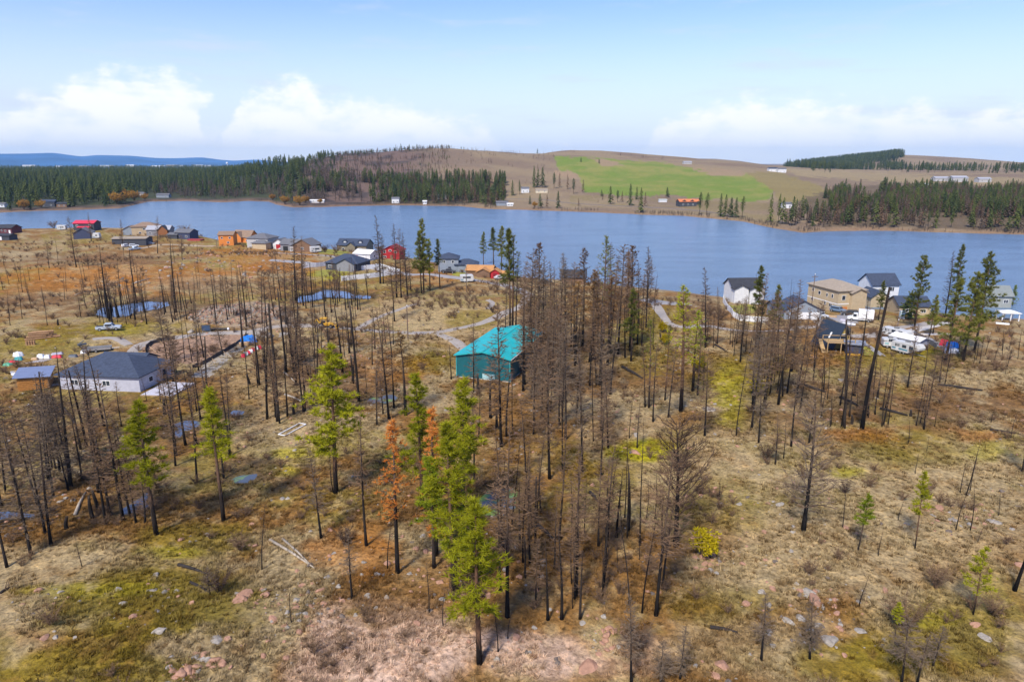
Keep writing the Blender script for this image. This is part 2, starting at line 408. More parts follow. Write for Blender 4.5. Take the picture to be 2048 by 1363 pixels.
TAN, OLIVE, BROWN, PINK, MOSS, RUST, DARK = [np.array(c) for c in (
    (0.385, 0.29, 0.155), (0.20, 0.150, 0.015), (0.225, 0.118, 0.036), (0.55, 0.385, 0.285), (0.31, 0.27, 0.012), (0.37, 0.140, 0.020), (0.165, 0.102, 0.054))]
PATCH = [  # photo ellipse (cx, cy, rx, ry), colour, strength: where each ground cover grows
 (760, 1290, 190, 95, PINK, 1), (1080, 1315, 110, 50, PINK, .9), (640, 1350, 80, 40, PINK, .7), (1250, 1310, 90, 50, PINK, .35),
 (900, 1150, 300, 80, BROWN, .8), (1180, 1140, 230, 120, BROWN, .9), (250, 1030, 330, 60, BROWN, .8), (1420, 1060, 70, 60, BROWN, .6), (1000, 900, 130, 130, BROWN, .7),
 (1750, 1040, 330, 120, TAN, .75), (1600, 1140, 190, 60, TAN, .8), (1950, 940, 160, 70, TAN, .8), (1480, 930, 170, 90, TAN, .7), (1640, 960, 120, 60, TAN, .7),
 (550, 870, 120, 60, TAN, .65), (90, 1225, 140, 38, TAN, .9), (150, 1120, 220, 34, TAN, .8), (860, 640, 150, 50, TAN, .75), (1900, 745, 160, 30, TAN, .8), (1250, 860, 90, 60, TAN, .6),
 (1320, 960, 60, 70, TAN, .6), (1500, 1290, 160, 60, TAN, .6), (1980, 1190, 90, 60, TAN, .7), (530, 770, 80, 30, TAN, .5),
 (330, 1210, 280, 90, OLIVE, .85), (200, 1340, 300, 50, OLIVE, .8), (1900, 1270, 190, 110, OLIVE, .75), (1690, 1330, 160, 50, OLIVE, .7), (1450, 1200, 130, 40, OLIVE, .5),
 (1480, 770, 110, 70, OLIVE, .7), (1840, 715, 130, 34, OLIVE, .75), (90, 690, 130, 34, OLIVE, .8), (270, 655, 130, 24, OLIVE, .8), (1280, 700, 80, 50, OLIVE, .6), (860, 720, 60, 30, OLIVE, .8),
 (400, 1080, 130, 40, OLIVE, .7), (1800, 900, 130, 40, OLIVE, .6), (1450, 1010, 120, 60, OLIVE, .45), (950, 640, 60, 20, OLIVE, .7), (1330, 640, 70, 25, OLIVE, .7),
 (1290, 900, 60, 22, MOSS, 1), (600, 905, 90, 16, MOSS, .7), (1460, 790, 40, 60, MOSS, .7), (560, 940, 40, 14, MOSS, .6), (190, 1180, 180, 18, MOSS, .5), (1870, 1240, 80, 24, MOSS, .5), (1690, 945, 50, 18, MOSS, .7),
 (1980, 900, 50, 22, MOSS, .5), (230, 660, 60, 14, MOSS, .4), (1900, 705, 70, 14, MOSS, .5), (670, 550, 50, 12, MOSS, .8), (350, 1105, 70, 14, MOSS, .5),
 (690, 1110, 130, 55, RUST, .55), (1720, 868, 90, 18, RUST, .45), (300, 550, 240, 40, RUST, .42), (520, 515, 130, 34, RUST, .45), (120, 560, 140, 40, RUST, .32), (220, 520, 200, 14, DARK, .6), (420, 570, 120, 18, DARK, .6), (90, 600, 110, 16, DARK, .6), (880, 560, 50, 14, RUST, .3), (790, 735, 90, 30, RUST, .25), (1960, 870, 60, 16, RUST, .5),
 (1130, 720, 130, 90, DARK, .7), (640, 740, 100, 60, DARK, .6), (1620, 800, 170, 50, DARK, .55), (1900, 820, 150, 40, DARK, .5), (300, 620, 180, 26, DARK, .6), (130, 850, 170, 110, DARK, .45), (1410, 625, 60, 40, DARK, .5), (1960, 720, 90, 26, DARK, .6),
]
def ground_colour(X, Y, Z):
    n = len(X); r = np.hypot(X, Y); az_ = np.arctan2(X, Y)
    f1 = fbm(X / 13., Y / 13., 61, 4, .6); f2 = fbm(X / 4.2, Y / 4.2, 67, 4, .62); f3 = fbm(X / 30., Y / 30., 71, 3); f4 = fbm(X / 1.5, Y / 1.5, 73, 3, .6)
    def lerp(a, b, t): return a * (1 - t[:, None]) + b * t[:, None]
    c = lerp(np.tile(BROWN, (n, 1)), TAN * 0.86, sstep(f1 * .6 + f2 * .4, .40, .60))
    c = lerp(c, np.tile(OLIVE, (n, 1)), sstep(f3 * .5 + f2 * .5, .50, .64) * .65)
    px, py = project(X, Y, Z)
    wob = (f1 - .5) * 1.1 + (f2 - .5) * .9
    on = (Y > 20) & (r < 600)
    for cx, cy, rx, ry, colr, s in PATCH:
        d = np.sqrt(((px - cx) / rx) ** 2 + ((py - cy) / ry) ** 2) + wob
        m = (1 - sstep(d, 0.55, 1.15)) * s * on
        c = lerp(c, np.tile(colr, (n, 1)) * (0.80 + 0.4 * f4[:, None]), m)
    c = lerp(c, np.tile(TAN * 1.05, (n, 1)), sstep(f2 * .45 + f4 * .55, .56, .70) * .55)
    c = lerp(c, np.tile(BROWN * .8, (n, 1)), sstep(1 - (f2 * .5 + f4 * .5), .58, .70) * .5)
    # far side of the lake
    fr = np.interp(az_, FA, FR, left=1e9, right=1e9); t = r - fr
    nr = np.interp(az_, NA, NR, left=1e9, right=1e9)
    far = (r > (nr + fr) * .5) & (np.abs(az_) < 1.9)
    g1 = fbm(X / 90., Y / 90., 81, 4, .6); g2 = fbm(X / 26., Y / 26., 83, 4, .6)
    fc = lerp(np.tile(np.array((.205, .148, .10)), (n, 1)), np.tile(np.array((.265, .20, .12)), (n, 1)), sstep(g1, .35, .65))
    west = 1 - sstep(px + 90 * (g1 - .5), 820, 905)
    mauve = lerp(np.tile(np.array((.155, .105, .082)), (n, 1)), np.tile(np.array((.075, .058, .052)), (n, 1)), sstep(g2, .46, .62))
    fc = lerp(fc, mauve, west)
    plain = (1 - sstep(px, 560, 640)) * sstep(t, 10, 60)
    fc = lerp(fc, np.tile(np.array((.055, .062, .03)), (n, 1)), plain)
    grass = np.array([(1108, 312), (1160, 314), (1240, 319), (1330, 326), (1400, 337), (1490, 345), (1520, 362), (1548, 384), (1535, 402), (1440, 398), (1330, 392), (1200, 388), (1168, 384), (1158, 352), (1118, 346)], float)
    wy = (g2 - .5) * 12 + (fbm(X / 9., Y / 9., 85, 3) - .5) * 5
    gm = inpoly(px, py + wy, grass).astype(float)
    gcol = lerp(np.tile(np.array((.155, .215, .036)), (n, 1)), np.tile(np.array((.235, .235, .062)), (n, 1)), sstep(g1 * .4 + g2 * .6, .42, .66))
    fc = lerp(fc, gcol, gm)
    for tan_band in ([(1190, 322), (1230, 323), (1250, 334), (1200, 331)], [(1385, 337), (1480, 341), (1500, 352), (1420, 350)], [(1110, 340), (1160, 346), (1150, 358), (1110, 352)]):
        fc = lerp(fc, np.tile(np.array((.30, .21, .13)), (n, 1)), inpoly(px, py + wy, np.array(tan_band, float)).astype(float) * .9)
    ol = np.array([(1490, 345), (1560, 345), (1640, 372), (1700, 388), (1690, 410), (1560, 405), (1548, 384)], float)
    fc = lerp(fc, np.tile(np.array((.23, .185, .065)), (n, 1)), inpoly(px, py + wy, ol).astype(float) * .75)
    olb = np.array([(1140, 392), (1330, 398), (1540, 404), (1560, 450), (1440, 430), (1300, 420), (1140, 412)], float)
    fc = lerp(fc, np.tile(np.array((.20, .16, .06)), (n, 1)), inpoly(px, py + wy, olb).astype(float) * .55 * sstep(g2, .3, .6))
    fallow = np.array([(1560, 338), (1900, 352), (2100, 356), (2100, 370), (1800, 366), (1600, 352)], float)
    fc = lerp(fc, np.tile(np.array((.30, .235, .125)), (n, 1)), inpoly(px, py + wy, fallow).astype(float) * .7)
    wood2 = np.array([(1570, 333), (1640, 322), (1760, 308), (1800, 306), (1720, 330), (1640, 337)], float)
    fc = lerp(fc, np.tile(np.array((.05, .062, .035)), (n, 1)), inpoly(px, py, wood2).astype(float) * .8)
    rw = np.array([(1590, 400), (1680, 372), (1900, 368), (2150, 372), (2150, 462), (1870, 458), (1740, 452), (1650, 455)], float)
    fc = lerp(fc, np.tile(np.array((.125, .092, .058)), (n, 1)) * (.7 + .6 * g2[:, None]), inpoly(px + wy, py + wy, rw).astype(float) * .85)
    sf = np.array([(745, 408), (770, 372), (850, 355), (960, 365), (1010, 390), (1000, 405), (900, 408)], float)
    fc = lerp(fc, np.tile(np.array((.085, .070, .042)), (n, 1)), inpoly(px + wy, py + wy, sf).astype(float) * .85)
    bank = (1 - sstep(t, 4, 16))
    fc = lerp(fc, np.tile(np.array((.26, .165, .095)), (n, 1)), bank * .7)
    c = np.where(far[:, None], fc, c)
    beach = (1 - sstep((nr - r) * .75, 1, 6)) * (~far)
    c = lerp(c, np.tile(np.array((.25, .19, .13)), (n, 1)), beach * .6)
    # caked earth inside the silt fence, torn-up ground round the rubble
    for poly, colr, s in ((np.array([(285, 692), (330, 680), (430, 668), (492, 668), (480, 690), (415, 728), (330, 728), (285, 715)], float), np.array((.31, .20, .14)), .95),
                          (np.array([(370, 640), (420, 610), (520, 602), (575, 615), (600, 640), (560, 660), (470, 655)], float), np.array((.33, .25, .18)), .7),
                          (np.array([(1470, 640), (1520, 628), (1545, 640), (1500, 652)], float), np.array((.33, .25, .08)), .8)):
        c = lerp(c, np.tile(colr, (n, 1)), inpoly(px + 14 * wob, py + 5 * wob, poly).astype(float) * s * on)
    for P, zz, _ in PONDS.values():                       # wet mud and sedge at the water's edge
        k = (np.abs(X - P[:, 0].mean()) < 40) & (np.abs(Y - P[:, 1].mean()) < 40)
        if np.any(k):
            d = polydist(X[k], Y[k], P) * np.where(inpoly(X[k], Y[k], P), 0, 1)
            m = (1 - sstep(d + 2.0 * (f2[k] - .5), .2, 2.6)) * .8
            c[k] = lerp(c[k], np.tile(np.array((.085, .062, .036)), (int(k.sum()), 1)), m)
    return np.clip(c, 0, 1)
GC = ground_colour(X, Y, Z)
gm = big_mesh('ground', np.stack([X, Y, Z], -1), Q)
ca = gm.color_attributes.new('cover', 'FLOAT_COLOR', 'POINT')
ca.data.foreach_set('color', np.concatenate([GC, np.ones((len(GC), 1))], 1).astype(np.float32).ravel())
mg = bpy.data.materials.new('ground_cover'); mg.use_nodes = True; T = mg.node_tree; B = T.nodes['Principled BSDF']
at_n = nd(T, 'ShaderNodeAttribute', attribute_name='cover')
tcg = nd(T, 'ShaderNodeTexCoord')
mp = nd(T, 'ShaderNodeMapping'); mp.inputs['Scale'].default_value = (1.0, 1.0, 0.3); mp.inputs['Rotation'].default_value = (0, 0, 0.6); T.links.new(tcg.outputs['Object'], mp.inputs['Vector'])
na = nd(T, 'ShaderNodeTexNoise', i_Scale=2.6, i_Detail=6.0, i_Roughness=0.72); T.links.new(mp.outputs[0], na.inputs['Vector'])
nb_ = nd(T, 'ShaderNodeTexNoise', i_Scale=0.7, i_Detail=5.0, i_Roughness=0.65, i_Distortion=0.6); T.links.new(mp.outputs[0], nb_.inputs['Vector'])
nc_ = nd(T, 'ShaderNodeTexVoronoi', i_Scale=1.6, i_Randomness=1.0); T.links.new(mp.outputs[0], nc_.inputs['Vector'])
f = ramp_n(T, na.outputs[0], [(0.30, (.42, .40, .38)), (0.5, (1, 1, 1)), (0.70, (1.55, 1.5, 1.4))])
c = mix_n(T, 1.0, at_n.outputs['Color'], f, 'MULTIPLY')
f2_ = ramp_n(T, nb_.outputs[0], [(0.32, (.62, .60, .55)), (0.5, (1, 1, 1)), (0.68, (1.35, 1.28, 1.15))])
c = mix_n(T, 1.0, c, f2_, 'MULTIPLY')
T.links.new(c, B.inputs['Base Color'])
B.inputs['Roughness'].default_value = 0.95; B.inputs['Specular IOR Level'].default_value = 0.1
bp1 = nd(T, 'ShaderNodeBump', i_Strength=0.55, i_Distance=0.30); T.links.new(na.outputs[0], bp1.inputs['Height'])
bp2 = nd(T, 'ShaderNodeBump', i_Strength=0.5, i_Distance=0.6); T.links.new(nb_.outputs[0], bp2.inputs['Height']); T.links.new(bp1.outputs[0], bp2.inputs['Normal'])
T.links.new(bp2.outputs[0], B.inputs['Normal'])
gm.materials.append(mg)
ground = structure(link('ground', gm))

# ------------------------------------------------------------------ lake and ponds
def water_mat(name, deep, rough, bump_scale, stretch, strength, dist, algae=None):
    m = bpy.data.materials.new(name); m.use_nodes = True; t = m.node_tree; b = t.nodes['Principled BSDF']
    b.inputs['Base Color'].default_value = (*deep, 1); b.inputs['Roughness'].default_value = rough; b.inputs['IOR'].default_value = 1.33
    tcn = nd(t, 'ShaderNodeTexCoord'); mpn = nd(t, 'ShaderNodeMapping'); mpn.inputs['Scale'].default_value = stretch; mpn.inputs['Rotation'].default_value = (0, 0, R(18))
    t.links.new(tcn.outputs['Object'], mpn.inputs['Vector'])
    n_a = nd(t, 'ShaderNodeTexNoise', i_Scale=bump_scale, i_Detail=4.0, i_Roughness=0.6); t.links.new(mpn.outputs[0], n_a.inputs['Vector'])
    bpn = nd(t, 'ShaderNodeBump', i_Strength=strength, i_Distance=dist); t.links.new(n_a.outputs[0], bpn.inputs['Height']); t.links.new(bpn.outputs[0], b.inputs['Normal'])
    n_b = nd(t, 'ShaderNodeTexNoise', i_Scale=bump_scale * .06, i_Detail=3.0); t.links.new(mpn.outputs[0], n_b.inputs['Vector'])
    if algae:
        n_c = nd(t, 'ShaderNodeTexNoise', i_Scale=0.35, i_Detail=5.0); t.links.new(tcn.outputs['Object'], n_c.inputs['Vector'])
        fa = smooth_n(t, n_c.outputs[0], 0.46, 0.62)
        t.links.new(mix_n(t, fa, deep, algae), b.inputs['Base Color'])
        t.links.new(math_n(t, 'ADD', math_n(t, 'MULTIPLY', fa, 0.6), rough), b.inputs['Roughness'])
    else:
        t.links.new(mix_n(t, smooth_n(t, n_b.outputs[0], .35, .65), tuple(k * .93 for k in deep), tuple(k * 1.07 for k in deep)), b.inputs['Base Color'])
    return m
lake_m = water_mat('lake_water', (0.115, 0.185, 0.28), 0.22, 0.35, (1.0, 3.2, 1.0), 0.75, 0.6)
lk = G(); L = []
la = np.linspace(-1.85, 1.85, 240)
ri = np.interp(la, NA, NR) - 25; ro = np.interp(la, FA, FR) + 40
lv = [(ri[i] * math.sin(a), ri[i] * math.cos(a), 0.0) for i, a in enumerate(la)] + [(ro[i] * math.sin(a), ro[i] * math.cos(a), 0.0) for i, a in enumerate(la)]
lk.add(lv, [(i + 1, i, i + 240, i + 241) for i in range(239)])
structure(lk.obj('lake', lake_m))
pond_m = water_mat('pond_water', (0.09, 0.12, 0.19), 0.05, 1.2, (1, 1, 1), 0.10, 0.06)
algae_m = water_mat('algae_water', (0.08, 0.10, 0.14), 0.05, 1.2, (1, 1, 1), 0.10, 0.06, (0.16, 0.27, 0.07))
for k, (P, z, _) in PONDS.items():
    cx, cy = P.mean(0); E_ = [(cx + (p[0] - cx) * 1.12, cy + (p[1] - cy) * 1.12) for p in P]
    g = G(); n = len(E_)
    g.add([(x, y, z) for x, y in E_], [tuple(range(n))] if sum(E_[i][0] * E_[(i + 1) % n][1] - E_[(i + 1) % n][0] * E_[i][1] for i in range(n)) > 0 else [tuple(reversed(range(n)))])
    o = structure(g.obj('pond', algae_m if k in ('p_algae', 'p_green', 'p_grove') else pond_m))

# ------------------------------------------------------------------ mountains on the horizon
MT = [(-700, 318), (-500, 306), (-330, 312), (-150, 303), (0, 308), (52, 307.5), (106, 305.5), (164, 313.5), (191, 310), (263, 311.5), (314, 316.5), (355, 316.5), (403, 314.5), (440, 319.5), (468, 321.5), (512, 319), (560, 323), (610, 326.5), (700, 328)]
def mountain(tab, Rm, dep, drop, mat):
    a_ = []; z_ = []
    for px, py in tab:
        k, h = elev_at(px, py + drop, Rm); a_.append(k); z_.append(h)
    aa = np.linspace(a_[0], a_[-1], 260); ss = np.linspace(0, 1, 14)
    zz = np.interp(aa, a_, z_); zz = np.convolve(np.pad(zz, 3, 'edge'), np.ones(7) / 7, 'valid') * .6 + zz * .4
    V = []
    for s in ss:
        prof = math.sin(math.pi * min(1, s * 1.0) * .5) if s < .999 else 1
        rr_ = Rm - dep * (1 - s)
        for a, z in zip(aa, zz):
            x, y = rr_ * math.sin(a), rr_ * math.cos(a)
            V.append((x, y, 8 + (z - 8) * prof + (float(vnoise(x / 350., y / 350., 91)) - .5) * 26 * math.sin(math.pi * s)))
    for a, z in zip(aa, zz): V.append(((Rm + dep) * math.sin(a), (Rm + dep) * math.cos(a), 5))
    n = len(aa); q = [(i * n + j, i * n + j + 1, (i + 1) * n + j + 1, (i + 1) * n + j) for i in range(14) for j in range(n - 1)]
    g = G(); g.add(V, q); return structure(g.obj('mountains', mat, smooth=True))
mountain(MT, 10500, 1700, 0, M('mountain_haze_blue_forest', (0.026, 0.12, 0.30), 1.0, .35, .0015))  # blue of distance haze painted into the base colour of both ranges
mountain([(p, y + 6 + 3 * math.sin(p * .021)) for p, y in MT], 8600, 1100, 0, M('mountain_haze_blue_forest'.replace('forest', 'forest_near'), (0.026, 0.11, 0.26), 1.0, .35, .0015))

# ------------------------------------------------------------------ gravel roads and drives
road_m = M('gravel_road', (0.33, 0.29, 0.255), 0.95, .18, .9, bump=.3)
pale_m = M('pale_concrete', (0.52, 0.48, 0.44), 0.9, .12, .6)
asph_m = M('grey_street', (0.30, 0.285, 0.285), 0.9, .15, .5)
lawn_m = M('lawn_grass', (0.25, 0.23, 0.035), 0.95, .4, .5, bump=.3)
def road(name, pts, width, mat, lift=0.07):
    W_ = [at(*p) for p in pts]
    P = []
    for i in range(len(W_) - 1):                      # Catmull-Rom through the points
        p0, p1, p2, p3 = W_[max(i - 1, 0)], W_[i], W_[i + 1], W_[min(i + 2, len(W_) - 1)]
        n = max(3, int((p2 - p1).length / 1.6))
        for k in range(n):
            t = k / n
            P.append(0.5 * (2 * p1 + (p2 - p0) * t + (2 * p0 - 5 * p1 + 4 * p2 - p3) * t * t + (3 * p1 - p0 - 3 * p2 + p3) * t ** 3))
    P.append(W_[-1])
    m = 5; VX = []; VY = []
    for i, p in enumerate(P):
        d = (P[min(i + 1, len(P) - 1)] - P[max(i - 1, 0)]); d.z = 0; d.normalize(); s = Vector((d.y, -d.x, 0))
        ww = width * (1 + .14 * math.sin(i * .37) + random.uniform(-.05, .05))
        for k in range(m): q = p + s * (k / (m - 1) - .5) * ww; VX.append(q.x); VY.append(q.y)
    VX = np.array(VX); VY = np.array(VY); VZ = height(VX, VY) + lift
    VZ.reshape(-1, m)[:, 0] -= lift * 1.6; VZ.reshape(-1, m)[:, -1] -= lift * 1.6
    q = [(i * m + k + 1, i * m + k, (i + 1) * m + k, (i + 1) * m + k + 1) for i in range(len(P) - 1) for k in range(m - 1)]
    g = G(); g.add(list(zip(VX, VY, VZ)), q); return structure(g.obj(name, mat, smooth=True))
def sheet(name, poly, mat, lift=0.06, step=1.5):
    Pw = np.array([at(*p)[:2] for p in poly])
    xs = np.arange(Pw[:, 0].min(), Pw[:, 0].max() + step, step); ys = np.arange(Pw[:, 1].min(), Pw[:, 1].max() + step, step)
    GX, GY = np.meshgrid(xs, ys); ins = inpoly(GX + .5 * step, GY + .5 * step, Pw)
    GZ = height(GX.ravel(), GY.ravel()) + lift
    n = len(xs); q = [(i * n + j, i * n + j + 1, (i + 1) * n + j + 1, (i + 1) * n + j) for i in range(len(ys) - 1) for j in range(n - 1) if ins[i, j]]
    V = list(zip(GX.ravel(), GY.ravel(), GZ)); used = sorted({k for f_ in q for k in f_}); mp_ = {k: i for i, k in enumerate(used)}
    if not q: return None
    g = G(); g.add([V[k] for k in used], [tuple(mp_[k] for k in f_) for f_ in q]); return structure(g.obj(name, mat, smooth=True))
road('road', [(1062, 588), (1045, 608), (1010, 625), (965, 645), (900, 660), (840, 666), (760, 662), (705, 657), (640, 652), (560, 652), (500, 662), (400, 668), (330, 678), (280, 690), (258, 712)], 3.6, road_m)
road('road', [(930, 700), (915, 685), (898, 676), (868, 664)], 3.0, road_m, .09)
road('road', [(715, 657), (745, 640), (790, 622), (835, 607)], 2.2, road_m, .09)
road('road', [(975, 618), (985, 606), (975, 600)], 1.8, road_m, .09)
road('road', [(258, 690), (230, 676), (185, 678)], 2.6, road_m, .09)
road('path', [(400, 755), (440, 718), (470, 700), (500, 676), (520, 660)], 4.6, M('packed_earth_drive', (0.33, 0.29, 0.24), .95, .15, .6, bump=.2))
road('road', [(540, 520), (600, 524), (690, 528), (800, 545), (860, 548), (920, 556), (1000, 568), (1040, 580), (1062, 592)], 5.0, asph_m)
road('road', [(545, 505), (600, 508), (660, 512), (720, 524)], 4.0, asph_m, .09)
road('road', [(1290, 598), (1330, 605), (1380, 608)], 8.0, asph_m)
road('road', [(1310, 607), (1345, 650), (1420, 652), (1470, 660), (1530, 662), (1600, 655), (1650, 652)], 3.2, road_m)
road('road', [(1622, 632), (1650, 650), (1680, 668), (1720, 672), (1760, 668), (1800, 655), (1850, 648), (1880, 643)], 4.2, road_m)
road('road', [(1790, 667), (1830, 660), (1880, 648), (1900, 644)], 3.6, pale_m, .10)
road('road', [(1800, 667), (1850, 668), (1900, 668)], 2.2, pale_m, .12)
road('road', [(1720, 682), (1745, 698), (1765, 712)], 2.0, asph_m, .09)
road('path', [(1850, 672), (1880, 690), (1905, 708)], 1.8, asph_m, .09)
road('road', [(430, 492), (330, 489), (290, 495), (250, 500)], 4.0, M('dusty_track', (.40, .32, .23), .95, .15, .4))
road('road', [(1000, 398), (1080, 399), (1150, 407), (1280, 414), (1380, 420), (1480, 432)], 5.0, M('far_road', (.17, .14, .12), .95, .1, .2), .3)
sheet('lawn', [(478, 489), (512, 482), (530, 486), (500, 494)], lawn_m)
sheet('lawn', [(640, 498), (670, 494), (700, 503), (690, 511), (640, 508)], lawn_m)
sheet('lawn', [(632, 542), (690, 534), (700, 545), (660, 553), (630, 552)], lawn_m)
sheet('lawn', [(900, 543), (930, 541), (950, 548), (940, 553), (908, 552)], lawn_m)
sheet('lawn', [(1458, 612), (1500, 608), (1512, 622), (1500, 628), (1470, 628)], lawn_m)
sheet('lawn', [(1720, 690), (1735, 690), (1760, 710), (1730, 712), (1715, 705)], lawn_m)
sheet('lawn', [(1820, 632), (1860, 630), (1858, 634), (1825, 638)], lawn_m)
sheet('driveway', [(1650, 634), (1690, 628), (1720, 640), (1700, 652)], asph_m)
# ------------------------------------------------------------------ tree materials
def bark_mat(name, low, high, zc, soft):
    m = bpy.data.materials.new(name); m.use_nodes = True; t = m.node_tree; b = t.nodes['Principled BSDF']
    tcn = nd(t, 'ShaderNodeTexCoord'); sp = nd(t, 'ShaderNodeSeparateXYZ'); t.links.new(tcn.outputs['Object'], sp.inputs[0])
    oi = nd(t, 'ShaderNodeObjectInfo')
    mpn = nd(t, 'ShaderNodeMapping'); mpn.inputs['Scale'].default_value = (6, 6, 1.2); t.links.new(tcn.outputs['Object'], mpn.inputs['Vector'])
    nz = nd(t, 'ShaderNodeTexNoise', i_Scale=1.0, i_Detail=3.0, i_Roughness=0.7); t.links.new(mpn.outputs[0], nz.inputs['Vector'])
    zz = math_n(t, 'ADD', sp.outputs[2], math_n(t, 'MULTIPLY', math_n(t, 'SUBTRACT', nz.outputs[0], 0.5), soft * 1.6))
    zz = math_n(t, 'SUBTRACT', zz, math_n(t, 'MULTIPLY', oi.outputs['Random'], zc * 0.9))
    f = smooth_n(t, zz, zc * .4, zc * .4 + soft)                     # char reaches up from the ground
    c = mix_n(t, f, low, high)
    c = mix_n(t, math_n(t, 'MULTIPLY', math_n(t, 'POWER', oi.outputs['Random'], 2.0), math_n(t, 'ADD', math_n(t, 'MULTIPLY', f, .55), .25)), c, (0.125, 0.098, 0.078))      # weathered grey-brown where bark has peeled
    c = mix_n(t, 1.0, c, ramp_n(t, nz.outputs[0], [(.3, (.55, .55, .55)), (.7, (1.5, 1.45, 1.4))]), 'MULTIPLY')
    t.links.new(c, b.inputs['Base Color']); b.inputs['Roughness'].default_value = .92; b.inputs['Specular IOR Level'].default_value = .15
    return m
bark_burnt = bark_mat('charred_bark', (0.010, 0.009, 0.009), (0.085, 0.058, 0.040), 9.0, 5.0)
bark_black = bark_mat('black_char', (0.008, 0.007, 0.007), (0.030, 0.023, 0.019), 14.0, 6.0)
bark_live = bark_mat('pine_bark', (0.014, 0.011, 0.010), (0.12, 0.066, 0.040), 4.0, 4.0)
twig_m = M('dead_twigs', (0.175, 0.110, 0.066), .95, .3, .4, spec=.1)
twig_dark = M('scorched_twigs', (0.090, 0.058, 0.040), .95, .3, .4, spec=.1)
twig_grey = M('grey_twigs', (0.165, 0.120, 0.082), .95, .3, .4, spec=.1)
cut_m = M('fresh_cut_wood', (0.52, 0.29, 0.12), .85, .2, 3)
def leaf_mat(name, c0, c1, tr=.35):
    m = bpy.data.materials.new(name); m.use_nodes = True; t = m.node_tree; t.nodes.clear()
    tcn = nd(t, 'ShaderNodeTexCoord'); nz = nd(t, 'ShaderNodeTexNoise', i_Scale=.8, i_Detail=2.0); t.links.new(tcn.outputs['Object'], nz.inputs['Vector'])
    oi = nd(t, 'ShaderNodeObjectInfo')
    f = math_n(t, 'ADD', ramp_n(t, nz.outputs[0], [(.3, 0.), (.7, 1.)]), math_n(t, 'MULTIPLY', math_n(t, 'SUBTRACT', oi.outputs['Random'], .5), .9))
    c = mix_n(t, f, c0, c1)
    d = nd(t, 'ShaderNodeBsdfDiffuse'); t.links.new(c, d.inputs[0])
    l = nd(t, 'ShaderNodeBsdfTranslucent'); t.links.new(c, l.inputs[0])
    mx = nd(t, 'ShaderNodeMixShader'); mx.inputs[0].default_value = tr; t.links.new(d.outputs[0], mx.inputs[1]); t.links.new(l.outputs[0], mx.inputs[2])
    o = nd(t, 'ShaderNodeOutputMaterial'); t.links.new(mx.outputs[0], o.inputs[0]); return m
leaf_green = leaf_mat('needles_green', (0.16, 0.21, 0.016), (0.34, 0.39, 0.026))
leaf_lime = leaf_mat('needles_yellow_green', (0.25, 0.255, 0.014), (0.47, 0.455, 0.026))
leaf_dull = leaf_mat('needles_dull_green', (0.11, 0.125, 0.03), (0.25, 0.25, 0.045))
leaf_rust = leaf_mat('needles_rust', (0.60, 0.20, 0.035), (0.80, 0.36, 0.09))
leaf_tawny = leaf_mat('needles_tawny', (0.22, 0.12, 0.04), (0.36, 0.21, 0.08))
leaf_brown = leaf_mat('needles_scorched', (0.14, 0.075, 0.032), (0.25, 0.13, 0.055))
leaf_gold = leaf_mat('leaves_golden', (0.34, 0.25, 0.008), (0.55, 0.44, 0.02))
leaf_far = leaf_mat('needles_far', (0.045, 0.072, 0.028), (0.14, 0.16, 0.045), .25)
leaf_farbrown = leaf_mat('needles_far_burnt', (0.11, 0.070, 0.050), (0.20, 0.125, 0.075), .2)
leaf_farbare = leaf_mat('twigs_far_bare', (0.10, 0.075, 0.06), (0.16, 0.12, 0.09), .15)
leaf_willow = leaf_mat('leaves_orange_willow', (0.36, 0.18, 0.03), (0.50, 0.28, 0.06), .2)

